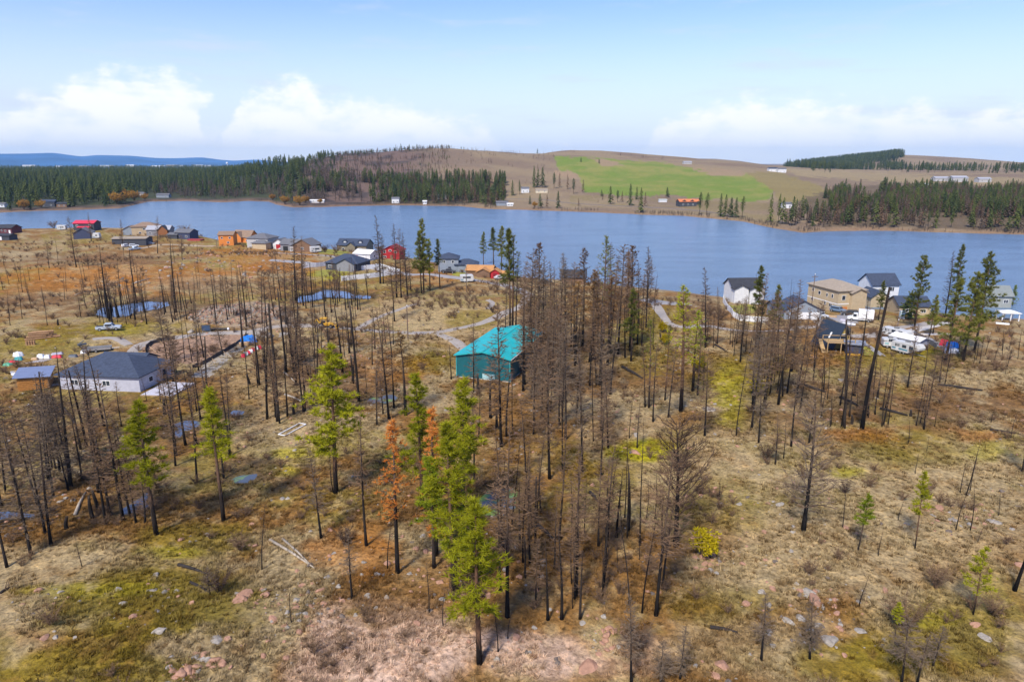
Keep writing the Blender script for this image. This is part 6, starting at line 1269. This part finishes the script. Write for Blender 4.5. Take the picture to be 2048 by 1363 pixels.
p = at(165, 694); o = root('wood_splitter', p, R(40), 'small dark machine on wheels behind the trailer', 'machine'); g = G(); g.box(-.9, .9, -.3, .3, .5, .9); g.obj('body', DGR, o); g = G(); g.tube([(-.6, 0, .9), (.5, 0, 1.6)], [.12, .10], 6); g.obj('chute', DGR, o)
for yy in (-.4, .4): wheel(o, -.3, yy, .33)
log_m = M('log_bark', (.33, .19, .10), .9, .3, 3)
def log(px, py, L, r, rz, z=0.0, label=None, name='log', group=None, mat=None, tiltz=0.0):
    p = at(px, py); o = root(name, (p.x, p.y, p.z + z + r * .75), rz, label, 'log', group)
    o.rotation_euler = (0, tiltz, rz)
    g = G(); g.tube([(-L / 2, 0, 0), (0, .03, .02), (L / 2, 0, 0)], [r, r * .97, r * .85], 9, cap=False); g.obj('bark', mat or log_m, o, True)
    for e in (-1, 1): g = G(); g.tube([(e * L / 2 * .99, 0, 0), (e * (L / 2 + .02), 0, 0)], [r * .96 if e < 0 else r * .84] * 2, 9); g.obj('cut_end', cut_m, o)
    return o
li = 0
for row, n in enumerate((5, 4, 3, 2)):
    for k in range(n):
        log(70 + k * 7.5 + row * 3.5, 679 - k * 1.0 - .4 * row, random.uniform(3.2, 4.4), random.uniform(.26, .34), R(28 + random.uniform(-5, 5)), row * .48, f'{ORD[k]} log from left in the {["bottom", "second", "third", "top"][row]} tier of the log pile', group='logs in the pile'); li += 1
for k in range(4): p = at(54 + k * 5, 690 - k * .4); o = root('log_round', p, 0, f'{ORD[k]} upright log round from left before the log pile', 'log', 'log rounds'); g = G(); g.tube([(0, 0, -.05), (0, 0, 1.0)], [.25, .24], 10, cap=False); g.obj('bark', log_m, o, True); g = G(); g.tube([(0, 0, .99), (0, 0, 1.01)], [.24, .24], 10); g.obj('cut_end', cut_m, o)
FALL = [(205, 571, 250, 562, .14, 'pale'), (265, 568, 300, 557, .2, 'pale'), (150, 590, 178, 582, .14, 'pale'), (150, 1030, 172, 985, .17, 'pale'), (1245, 735, 1285, 758, .3, 'dark'), (1875, 770, 1965, 782, .25, 'dark'), (1680, 795, 1720, 815, .25, 'dark'), (1760, 818, 1815, 832, .25, 'dark'), (1600, 770, 1650, 785, .3, 'dark'), (540, 1080, 630, 1138, .14, 'pale'), (565, 1078, 625, 1135, .12, 'pale'), (357, 1130, 415, 1150, .16, 'dark'), (380, 1165, 418, 1186, .14, 'dark'), (568, 745, 590, 765, .16, 'pale'), (570, 790, 600, 802, .2, 'pale'), (600, 803, 622, 790, .18, 'pale'), (1430, 690, 1455, 705, .2, 'dark'), (1980, 860, 2030, 868, .2, 'dark'), (1420, 1255, 1475, 1266, .16, 'dark'), (780, 960, 800, 985, .2, 'dark'), (1075, 1050, 1110, 1085, .2, 'dark'), (1180, 985, 1195, 1005, .2, 'dark'), (0, 1187, 22, 1175, .12, 'dark'), (120, 810, 150, 850, .22, 'dark'), (85, 800, 120, 830, .2, 'dark'), (1100, 700, 1130, 715, .2, 'dark'), (1350, 690, 1400, 715, .18, 'pale')]
pale_log = M('bleached_log', (.40, .34, .27), .9, .25, 2); dark_log = M('charred_log', (.035, .028, .025), .95, .4, 2)
for x0, y0, x1, y1, r, c_ in FALL:
    a, b = at(x0, y0), at(x1, y1); mid = (a + b) / 2; d = b - a; o = root('fallen_log', (mid.x, mid.y, mid.z + r * .6), math.atan2(d.y, d.x)); o.rotation_euler = (0, -math.atan2(d.z, math.hypot(d.x, d.y)), math.atan2(d.y, d.x))
    L = d.length; g = G(); g.tube([(-L / 2, 0, 0), (0, .1, .05), (L / 2, 0, .05)], [r * 1.2, r, r * .45], 7); g.obj('trunk', pale_log if c_ == 'pale' else dark_log, o, True)
    b_ = G()
    for k in range(7): x_ = random.uniform(-.1, .48) * L; an = random.uniform(0, 3.14); b_.tube([(x_, 0, 0), (x_ + .5, math.cos(an) * .9, abs(math.sin(an)) * .9)], [.04, .012], 3, cap=False)
    b_.obj('crown', twig_grey if c_ == 'pale' else twig_dark, o)
    book(o, 'bleached fallen log' if c_ == 'pale' else 'charred fallen log', zone_of((x0 + x1) / 2, (y0 + y1) / 2), 'log', 'fallen logs', x0)
# boulders one can pick out
rocks = [rock_mesh(860 + i, [.6, .75, .5, .65][i]) for i in range(4)] if 'rock_mesh' in globals() else []
def silt_fence(label, pts, H=.9):
    W_ = [at(*q) for q in pts]; P = []
    for a, b in zip(W_[:-1], W_[1:]):
        n = max(1, int((b - a).length / 1.8)); P += [a.lerp(b, k / n) for k in range(n)]
    P.append(W_[-1]); P = [Vector((q.x, q.y, h1(q.x, q.y))) for q in P]; o = root('silt_fence', P[0], 0, label, 'fence'); fab = M('black_silt_fabric', (.055, .05, .05), .8, .25, 1)
    for i in range(len(P) - 1):
        a, b = P[i] - P[0], P[i + 1] - P[0]; g = G(); g.plate(a - Vector((0, 0, .1)), b - Vector((0, 0, .1)), b + Vector((0, 0, H)), a + Vector((0, 0, H * random.uniform(.85, 1.05))), .04); g.obj('fabric_panel', fab, o)
    for q in P: g = G(); q = q - P[0]; g.box(q.x - .04, q.x + .04, q.y - .04, q.y + .04, q.z - .2, q.z + H + .15); g.obj('stake', M('stake_wood', (.36, .24, .13)), o)
silt_fence('curved black silt fence behind the slate-roofed house', [(291, 706), (293, 696), (303, 688), (325, 682), (350, 678)]); silt_fence('black silt fence along the earth drive to the blue tarp', [(385, 738), (410, 727), (440, 710), (470, 692), (488, 680), (493, 668)])
for i, (x0, y0, x1, y1) in enumerate(((313, 675, 326, 690), (415, 712, 430, 724), (300, 700, 316, 708), (440, 700, 455, 712))):
    a, b = at(x0, y0), at(x1, y1); o = root('brace_stake', a, 0, f'{ORD[i]} leaning pale brace stake from left along the silt fence'.replace('from left', 'counted'), 'stake', 'fence braces'); d = b - a; g = G(); g.tube([(0, 0, .9), (d.x, d.y, d.z + .05)], [.06, .06], 5); g.obj('stake', M('raw_lumber', (.48, .32, .18)), o)
def panel_fence(label, pts, H=1.8, mat=None, step=2.4, name='panel_fence'):
    W_ = [at(*q) for q in pts]; o = root(name, W_[0], 0, label, 'fence'); P = []
    for a, b in zip(W_[:-1], W_[1:]):
        n = max(1, round((b - a).length / step)); P += [a.lerp(b, k / n) for k in range(n)]
    P.append(W_[-1]); P = [Vector((q.x, q.y, h1(q.x, q.y))) for q in P]
    for i in range(len(P) - 1):
        a, b = P[i] - P[0], P[i + 1] - P[0]; t = (b - a); t.z = 0; t.normalize(); e = t * .10; g = G(); g.plate(a + e + Vector((0, 0, .05)), b - e + Vector((0, 0, .05)), b - e + Vector((0, 0, H)), a + e + Vector((0, 0, H)), .05); g.obj('panel', mat or white_m, o)
    for q in P: q = q - P[0]; g = G(); g.box(q.x - .075, q.x + .075, q.y - .075, q.y + .075, q.z - .3, q.z + H + .12); g.obj('post', mat or white_m, o)
panel_fence('white panel fence running left from the grey hipped house', [(605, 537), (632, 534), (657, 531)]); panel_fence('white panel fence before the grey hipped house front', [(690, 542), (725, 540), (762, 535)]); panel_fence('white panel fence along the road corner below the red barn', [(683, 562), (740, 556), (800, 548), (762, 536)]); panel_fence('white perimeter wall round the white twin-gabled house', [(1448, 594), (1446, 604), (1455, 620), (1466, 634), (1480, 641), (1535, 646)], 1.6)
panel_fence('cedar board fence before the grey metal-roofed house', [(318, 476), (340, 474), (360, 471)], 1.6, M('cedar_boards', (.42, .28, .13)), 1.8); panel_fence('black mesh fence above the beige house lane', [(1652, 640), (1675, 652), (1700, 664)], 1.0, M('fence_mesh', (.12, .10, .085)), 2.0); panel_fence('dark chain-link fence beside the carport lawn', [(1828, 671), (1850, 682), (1872, 696)], 1.2, M('chainlink_grey', (.20, .20, .21)), 2.2)
def pole(px, pyb, pyt, label, arm=False):
    p = at(px, pyb); hh = z_of(p.y, pyt) - p.z; o = root('utility_pole', p, 0, label, 'pole', 'utility poles'); g = G(); g.tube([(0, 0, -.3), (0, 0, hh)], [.14, .10], 7); g.obj('post', M('pole_wood', (.16, .11, .08)), o)
    g = G(); g.box(-.9 if arm else -.15, .9 if arm else .15, -.07, .07, hh - .7, hh - .55); g.obj('crossarm', M('pole_wood', (.16, .11, .08)), o); g = G(); g.tube([(.05, 0, hh + .01), (.05, 0, hh + .3)], [.12, .08], 6); g.obj('insulator', white_m, o)
pole(816, 677, 612, 'slim pole standing alone by the gravel road bend'); pole(1622, 622, 549, 'utility pole behind the three-storey beige house', True); pole(933, 584, 531, 'slim pole below the cedar-roofed house'); pole(1794, 661, 640, 'short pole behind the travel trailer'); pole(434, 496, 478, 'utility pole beside the smaller orange house', True)
p = at(413, 664); o = root('notice_board', p, R(8), 'dark blue framed site board on legs beside the gravel road', 'board'); g = G(); g.box(-1.1, 1.1, -.12, .12, .3, 1.9); g.obj('frame', M('dark_steel', (.06, .06, .06)), o); g = G(); g.box(-.95, .95, -.15, -.125, .45, 1.75); g.obj('panel', M('board_blue', (.04, .07, .13), .4), o)
for xx in (-.9, .9): g = G(); g.box(xx - .05, xx + .05, -.05, .05, -.2, .29); g.obj('leg', rim_m, o)
p = at(438, 660); o = root('culvert_pipe', (p.x, p.y, p.z + .3), R(3), 'long black culvert pipe beside the site board', 'pipe'); g = G(); g.tube([(-2.2, 0, 0), (2.2, 0, 0)], [.3, .3], 12, cap=False); g.obj('pipe', M('black_plastic', (.02, .02, .022), .5), o, True); g = G(); g.tube([(2.2, 0, 0), (2.6, 0, 0)], [.34, .34], 12); g.obj('end_cap', white_m, o)
p = at(575, 648); o = root('root_ball', p, 0, 'black upturned root ball beside the gravel road', 'stump'); me = rock_mesh(990, 1.0) ; me.materials.append(dark_log); q = link('root_mass', me, o); q.scale = (.95, .7, 1.1); q.location = (0, 0, 1.1); g = G()
for k in range(16): an = random.uniform(0, 6.28); el_ = random.uniform(-.3, 1.2); g.tube([(0, 0, 1.1), (math.cos(an) * math.cos(el_) * 1.5, math.sin(an) * math.cos(el_) * 1.1, 1.1 + math.sin(el_) * 1.4)], [.12, .03], 4, cap=False)
g.obj('crown', twig_dark, o)
a, b = at(570, 872), at(612, 849); d = b - a; o = root('pipe_frame', a, math.atan2(d.y, d.x), 'white pipe frame lying on the grass', 'frame'); L = d.length
for y_ in (0, 1.3): g = G(); g.tube([(0, y_, .12), (L, y_ , .12)], [.09, .09], 6); g.obj('pipe', white_m, o)
for x_ in (0, L): g = G(); g.tube([(x_, 0, .12), (x_, 1.3, .12)], [.09, .09], 6); g.obj('cross_pipe', white_m, o)
heap('tarp_heap', 'red and blue tarp heap under the big pines', 'tarp', 1893, 690, 3.0, 2.0, 1.4, REDT, 71, 20); heap('tarp_heap', 'blue tarp heap beside the red one under the big pines', 'tarp', 1904, 694, 2.4, 1.8, 1.2, BLU, 72, -10); heap('tarp_heap', 'pale tarp heap below the blue one under the big pines', 'tarp', 1903, 705, 3.0, 1.6, .9, WHT, 73, 0)
p = at(1818, 638); o = root('portable_toilet', (at(1803, 637)), R(-10), 'pale portable toilet beside the dark spruce', 'toilet'); g = G(); g.box(-.6, .6, -.6, .6, 0, 2.2); bevel(g.obj('cabin', M('pale_blue_plastic', (.48, .58, .60)), o)); g = G(); g.box(-.42, .42, -.64, -.605, .1, 1.95); g.obj('door', M('pale_door_plastic', (.56, .64, .66)), o); g = G(); g.box(-.66, .66, -.66, .66, 2.2, 2.32); g.obj('roof', white_m, o)
sp0 = inst('fc3', 'far', 'spruce_tree', at(1816, 637), .38, 0, wide=1.5); tag(sp0, 'dense dark blue-green spruce beside the portable toilet', 'tree')
p = at(2005, 648); o = root('rowing_boat', p, R(-30), 'white upturned boat on the gazebo lawn', 'boat', sc=.75); g = G(); V = []; 
for i in range(9):
    t_ = i / 8 * 2 - 1; wd = .75 * (1 - abs(t_) ** 3 * (1 if t_ > 0 else .35)); V += [(t_ * 2.1, -wd, 0), (t_ * 2.1, -wd * .6, .5), (t_ * 2.1, wd * .6, .5), (t_ * 2.1, wd, 0)]
g.add(V, [(i * 4 + k, i * 4 + k + 1, i * 4 + k + 5, i * 4 + k + 4) for i in range(8) for k in range(3)]); g.obj('hull', white_m, o, True); g = G(); g.box(-2.0, 2.0, -.04, .04, .48, .58); g.obj('keel', rim_m, o)
p = at(1905, 470); 
g = None
p = at(400, 477); o = root('dock', (p.x, p.y, .0), R(-8), 'narrow wooden dock reaching into the lake past the navy house', 'dock')
for k in range(12): g = G(); g.box(-6 + k, -5.06 + k, -.9, .9, .45, .55); g.obj('plank', M('grey_planks', (.34, .27, .22)), o)
for k in range(4):
    for yy in (-.8, .8): g = G(); g.box(-5.5 + k * 3.6 - .08, -5.5 + k * 3.6 + .08, yy - .08, yy + .08, -2.5, .44); g.obj('pile', M('pole_wood', (.16, .11, .08)), o)
slab_thing('red_deck', 'red-stained deck beside the navy lake house', 'deck', 392, 481, -10, rect(8, 4), -.2, .9, paint('red_deck_stain', (.30, .05, .05)))
slab_thing('lumber_stack', 'pale lumber stack on the bank before the beige house', 'lumber', 1662, 634, -35, rect(3.0, 1.0), 0, .45, M('raw_lumber', (.48, .32, .18))); heap('covered_stack', 'lilac tarp stack beside the lumber before the beige house', 'stack', 1686, 642, 1.6, 1.0, .6, LIL, 81, -35); slab_thing('lumber_stack', 'white board stack past the lilac tarp', 'lumber', 1698, 648, -35, rect(3.2, .9), 0, .3, white_m)
slab_thing('planter_board', 'orange-edged raised bed below the A-frame deck', 'planter', 1705, 711, -4, rect(3.2, .5), 0, .35, M('orange_board', (.65, .34, .03)))
# brush heap by the timber shed, boulders, single bushes
P_, r__ = patch_points(260, [(55, 815), (100, 795), (120, 810), (110, 835), (70, 832)], 77)
bo = root('brush_pile', at(88, 825), 0, 'dark burnt brush pile before the timber shed', 'brush pile'); g = G(); g.add([], [])
b0 = Vector(bo.location)
for q in P_[:170]: q = Vector(q) - b0; an = random.uniform(0, 3.14); L = random.uniform(.8, 2.2); zz = random.uniform(0, 1.3); g.tube([(q.x - math.cos(an) * L, q.y - math.sin(an) * L, q.z + zz), (q.x + math.cos(an) * L, q.y + math.sin(an) * L, q.z + zz + random.uniform(-.3, .5))], [.06, .025], 4, cap=False)
g.obj('crown', twig_dark, bo)
BOULD = [(490, 1192, 1.5, 'p'), (530, 1190, .6, 'p'), (480, 1200, .8, 'p'), (547, 1240, .7, 'p'), (590, 1215, .5, 'p'), (600, 1262, .55, 'p'), (362, 1345, .7, 'p'), (375, 1340, .7, 'p'), (395, 1332, .5, 'p'), (430, 1318, .55, 'p'), (445, 1325, .5, 'p'), (435, 1278, .8, 'g'), (320, 1262, .8, 'g'), (330, 1185, .6, 'g'), (305, 1180, .7, 'g'), (312, 1150, .5, 'g'), (1175, 1335, 1.1, 'p'), (1215, 1268, .6, 'p'), (1230, 1262, .5, 'p'), (1630, 1200, 1.0, 'p'), (1618, 1185, .8, 'g'), (1690, 1055, .6, 'p'), (1577, 1243, .8, 'g'), (1600, 1235, .7, 'g'), (1660, 1280, 1.0, 'g'), (1720, 1260, .7, 'g'), (1270, 905, 1.0, 'p'), (1880, 1015, .8, 'p'), (1950, 1250, .7, 'p'), (1970, 1275, .7, 'g'), (1435, 1075, .5, 'p'), (1428, 1110, .5, 'p'), (1410, 1127, .5, 'p'), (1185, 970, .6, 'p'), (660, 1060, .6, 'p'), (640, 1180, .6, 'p'), (90, 1275, .6, 'p'), (1445, 1330, .8, 'p'), (1430, 1350, .6, 'p'), (1770, 1180, .5, 'p'), (2040, 1130, .6, 'p'), (535, 672, 2.2, 'g'), (570, 668, 2.0, 'g'), (380, 664, 1.4, 'g'), (495, 655, 1.0, 'g'), (1420, 820, 1.4, 'g'), (1685, 760, 1.3, 'g'), (1560, 1010, .8, 'g'), (1990, 1045, 1.0, 'g'), (1905, 1040, .7, 'g')]
for px, py, s, t_ in BOULD:
    p = at(px, py); o = link('boulder', rocks[random.randrange(4)]); o.location = p; o.rotation_euler = (random.uniform(-.2, .2), random.uniform(-.2, .2), random.uniform(0, 6)); o.scale = (s, s * random.uniform(.7, 1), s * random.uniform(.6, .9))
    if not o.data.materials: o.data.materials.append(rock_pink)
    if t_ == 'g': o.material_slots[0].link = 'OBJECT'; o.material_slots[0].material = rock_grey
    book(o, ('big ' if s > .75 else 'small ') + ('pinkish boulder' if t_ == 'p' else 'grey lichened boulder'), zone_of(px, py), 'boulder', 'boulders on the knolls', px)
for px, py, k, look, s in [(1410, 1118, 'go0', 'gold', 1.5), (1515, 790, 'go0', 'gold', 1.4), (1330, 690, 'go0', 'gold', 1.2), (1395, 745, 'go0', 'gold', 1.6), (1325, 665, 'go0', 'gold', 1.3), (990, 690, 'bb0', 'brush', .7), (945, 690, 'bb0', 'brush', .7), (440, 1185, 'bb0', 'bush', .8), (1270, 1300, 'bb0', 'brush', .9), (350, 640, 'bu0', 'brush', 1.2), (1350, 940, 'bb0', 'bush', .9), (1530, 920, 'bb0', 'bush', .8), (650, 505, 'bb0', 'bush', 1.2), (672, 506, 'bb0', 'brush', 1.3), (108, 457, 'bb0', 'brush', 1.6), (370, 470, 'bb0', 'brush', 1.9), (760, 508, 'bb0', 'brush', 1.5), (850, 525, 'bb0', 'brush', 1.2), (1420, 630, 'bb0', 'brush', 1.0), (1440, 640, 'bb0', 'bush', 1.0), (995, 580, 'bb0', 'brush', .9), (985, 625, 'bb0', 'bush', .7), (845, 740, 'bb0', 'brush', .6), (550, 720, 'bb0', 'bush', 1.0), (600, 730, 'bb0', 'bush', 1.1), (520, 740, 'bb0', 'brush', .9), (690, 1090, 'bb0', 'bush', .7), (480, 1100, 'bb0', 'brush', .7), (1750, 640, 'bb0', 'brush', .8), (1690, 985, 'bu0', 'bush', 1.2), (1870, 1175, 'bb0', 'brush', .8), (1985, 1230, 'bb0', 'brush', .7), (100, 1250, 'bb0', 'brush', .6), (700, 690, 'bb0', 'brush', .9), (1080, 870, 'bb0', 'brush', .9), (1810, 1260, 'bb0', 'brush', 1.0)]:
    p = at(px, py); o = inst(k, look, 'bush', (p.x, p.y, p.z - .05), s, random.uniform(0, 6)); book(o, {'gold': 'golden-yellow leafy bush', 'brush': 'bare brown twiggy bush', 'bush': 'dark bare scorched bush'}[look], zone_of(px, py), 'bush', 'bushes', px)
# ------------------------------------------------------------------ grass tussocks, stones, brush: what nobody could count
def tuft_proto(seed, blades, H, spread):
    rs = random.Random(seed); g = G()
    for k in range(blades):
        an = rs.uniform(0, 6.283); a = Vector((rs.uniform(-.14, .14), rs.uniform(-.14, .14), -.03)); b = a + Vector((math.cos(an) * spread * rs.uniform(.3, 1), math.sin(an) * spread * rs.uniform(.3, 1), H * rs.uniform(.5, 1)))
        s = Vector((-math.sin(an), math.cos(an), 0)) * .035; g.add([a - s, a + s, b], [(0, 1, 2)])
    return g
tm = bpy.data.materials.new('dry_grass'); tm.use_nodes = True; T = tm.node_tree; T.nodes.clear()
ta = nd(T, 'ShaderNodeAttribute', attribute_name='tint', attribute_type='INSTANCER')
td = nd(T, 'ShaderNodeBsdfDiffuse'); T.links.new(ta.outputs['Color'], td.inputs[0])
tt_ = nd(T, 'ShaderNodeBsdfTranslucent'); T.links.new(ta.outputs['Color'], tt_.inputs[0])
tx = nd(T, 'ShaderNodeMixShader'); tx.inputs[0].default_value = .25; T.links.new(td.outputs[0], tx.inputs[1]); T.links.new(tt_.outputs[0], tx.inputs[2])
to = nd(T, 'ShaderNodeOutputMaterial'); T.links.new(tx.outputs[0], to.inputs[0])
C_TUFT = bpy.data.collections.new('tuft_source')
for i in range(4):
    me = tuft_proto(700 + i, [16, 20, 13, 18][i], [.34, .26, .4, .22][i], [.36, .42, .26, .45][i]).mesh('tuft'); me.materials.append(tm); C_TUFT.objects.link(bpy.data.objects.new('tuft', me))
def land_points(n, r0, r1, seed, wide=.70):
    r_ = np.random.default_rng(seed)
    r = r0 * (r1 / r0) ** (r_.random(n) ** .85); a = r_.uniform(-wide, wide, n); x, y = r * np.sin(a), r * np.cos(a)
    z = height(x, y); nr = np.interp(a, NA, NR); k = (z > .5) & (r < nr - 6)
    for P, zz, _ in PONDS.values():
        k &= ~(inpoly(x, y, P) | (polydist(x, y, P) < .4))
    for P, zz, _ in FLATS[:2]: k &= ~inpoly(x, y, P)
    return x[k], y[k], z[k], r[k], r_
x, y, z, r, r_ = land_points(78000, 42, 175, 5)
gcol = ground_colour(x, y, z)
keep = r_.random(len(x)) < sstep(fbm(x / 5., y / 5., 77, 3), .30, .62) * .95 + .05
x, y, z, r, gcol = x[keep], y[keep], z[keep], r[keep], gcol[keep]
lum = gcol.mean(1, keepdims=True); tint = gcol * 1.0 + np.array((.42, .31, .15)) * lum * .55
tint = tint * r_.uniform(.55, 1.3, (len(x), 1)) * np.where(r_.random((len(x), 1)) < .12, np.array([[.45, .38, .32]]), 1.0)
gn_scatter('grass', np.stack([x, y, z], -1), r_.uniform(.5, 1.1, len(x)) * (1 + r / 200), C_TUFT, np.clip(tint, 0, .8), 21)
C_ROCK = bpy.data.collections.new('stone_source')
for i, m_ in enumerate((rock_pink, rock_grey, rock_grey, rock_dark, rock_pink)):
    me = rock_mesh(800 + i); me.materials.append(m_); C_ROCK.objects.link(bpy.data.objects.new('stone', me))
C_ROCKP = bpy.data.collections.new('pink_stone_source')
for i in range(3):
    me = rock_mesh(840 + i, .38); me.materials.append(rock_pink if i < 2 else rock_grey); C_ROCKP.objects.link(bpy.data.objects.new('stone', me))
x, y, z, r, r_ = land_points(5200, 42, 210, 6)
k = (fbm(x / 9., y / 9., 88, 3) > .47)
gn_scatter('stones', np.stack([x, y, z], -1)[k], .10 + .42 * r_.random(k.sum()) ** 3, C_ROCK, None, 22, .3)
# rubble heap behind the silt fence, bark litter beside it
P, r_ = patch_points(2600, [(372, 640), (420, 612), (520, 603), (565, 612), (560, 640), (500, 652), (430, 648)], 7)
gn_scatter('rubble', P, .12 + .38 * r_.random(len(P)) ** 2, C_ROCK, None, 23, .5)
for i_, (n_, poly_) in enumerate(((60, [(335, 1310), (420, 1300), (460, 1335), (400, 1375), (320, 1375)]), (70, [(470, 1185), (560, 1175), (690, 1200), (640, 1260), (540, 1250)]), (50, [(1385, 1060), (1430, 1060), (1450, 1130), (1390, 1140)]), (35, [(1180, 1255), (1260, 1250), (1270, 1300), (1180, 1310)]), (45, [(1580, 1170), (1680, 1180), (1700, 1290), (1580, 1280)]), (45, [(1850, 1000), (2010, 1010), (2000, 1060), (1860, 1050)]))):
    P, r_ = patch_points(n_ * 2, poly_, 60 + i_); P = P[:n_]
    gn_scatter('stones', P, .10 + .36 * r_.random(len(P)) ** 2, C_ROCKP if i_ != 4 else C_ROCK, None, 60 + i_, .3)
P, r_ = patch_points(700, [(180, 560), (300, 530), (420, 500), (560, 500), (580, 540), (430, 575), (250, 580)], 68)
gn_scatter('stones', P[:230], .25 + .9 * r_.random(len(P[:230])) ** 2.5, C_ROCK, None, 68, .3)
P, r_ = patch_points(500, [(640, 660), (760, 655), (800, 690), (760, 740), (640, 740)], 8)
gn_scatter('rubble', P, .10 + .3 * r_.random(len(P)) ** 2, C_ROCK, None, 24, .5)
# low bare brush
C_BR = bpy.data.collections.new('brush_source')
for kx in ('bu0', 'bu1'):
    me = PROTO[kx]['parts'][0][1].copy(); me.materials.clear(); me.materials.append(twig_m); C_BR.objects.link(bpy.data.objects.new('brush', me))
x, y, z, r, r_ = land_points(9000, 44, 240, 9)
px, py = project(x, y, z)
den = sstep(fbm(x / 11., y / 11., 97, 3), .56, .72)
for cx, cy, rx, ry, s in ((150, 1000, 260, 60, .9), (400, 1020, 120, 60, .7), (1100, 1150, 250, 110, .5), (640, 750, 120, 70, 1), (1130, 720, 120, 110, .9), (1620, 790, 160, 60, .8), (1950, 725, 110, 26, 1), (300, 640, 220, 16, .9), (1480, 640, 60, 25, .9), (330, 780, 160, 40, .5), (1900, 830, 130, 40, .7), (720, 1000, 150, 120, .5), (700, 1280, 160, 70, .6)):
    den = np.maximum(den, s * (1 - sstep(((px - cx) / rx) ** 2 + ((py - cy) / ry) ** 2, .5, 1.1)))
pe = np.zeros(len(x))
for P, zz, _ in PONDS.values(): pe = np.maximum(pe, 1 - sstep(polydist(x, y, P), .8, 3.0))
k = r_.random(len(x)) < np.maximum(den * .26, pe * .9)
gn_scatter('brush', np.stack([x, y, z], -1)[k], r_.uniform(.35, 1.0, k.sum()), C_BR, None, 25, .1)

x, y, z, r, r_ = land_points(9000, 165, 470, 12)
k = (sstep(fbm(x / 16., y / 16., 101, 3), .46, .64) * .8 + .08 > r_.random(len(x))) & (z > .8)
gn_scatter('brush', np.stack([x, y, z], -1)[k], r_.uniform(.4, 1.1, k.sum()), C_BR, None, 41, .1)
# sedge and drowned twigs along the ponds
pts = []
r_ = np.random.default_rng(99)
for P, zz, _ in PONDS.values():
    for i in range(len(P)):
        a, b = P[i], P[(i + 1) % len(P)]; n = int(np.hypot(*(b - a)) * 3.2)
        t = r_.random(n)[:, None]; q = a + (b - a) * t + r_.normal(0, .55, (n, 2)); pts.append(q)
pts = np.concatenate(pts); z = height(pts[:, 0], pts[:, 1])
gn_scatter('grass', np.column_stack([pts, z]), r_.uniform(.6, 1.4, len(pts)), C_TUFT, np.array([[.17, .12, .05]]) * r_.uniform(.5, 1.5, (len(pts), 1)), 33)
write_labels()
# ------------------------------------------------------------------ haze: thin even air over the whole land
hz = bpy.data.materials.new('haze_air'); hz.use_nodes = True; ht = hz.node_tree; ht.nodes.clear()
pv = nd(ht, 'ShaderNodeVolumePrincipled', i_Color=(0.42, 0.68, 1.0, 1), i_Density=0.00005, i_Anisotropy=0.0)
ho = nd(ht, 'ShaderNodeOutputMaterial'); ht.links.new(pv.outputs[0], ho.inputs['Volume'])
hg = G(); hg.box(-14900, 14900, -14900, 14900, -5, 330)
hb = hg.obj('haze', hz); stuff(hb)
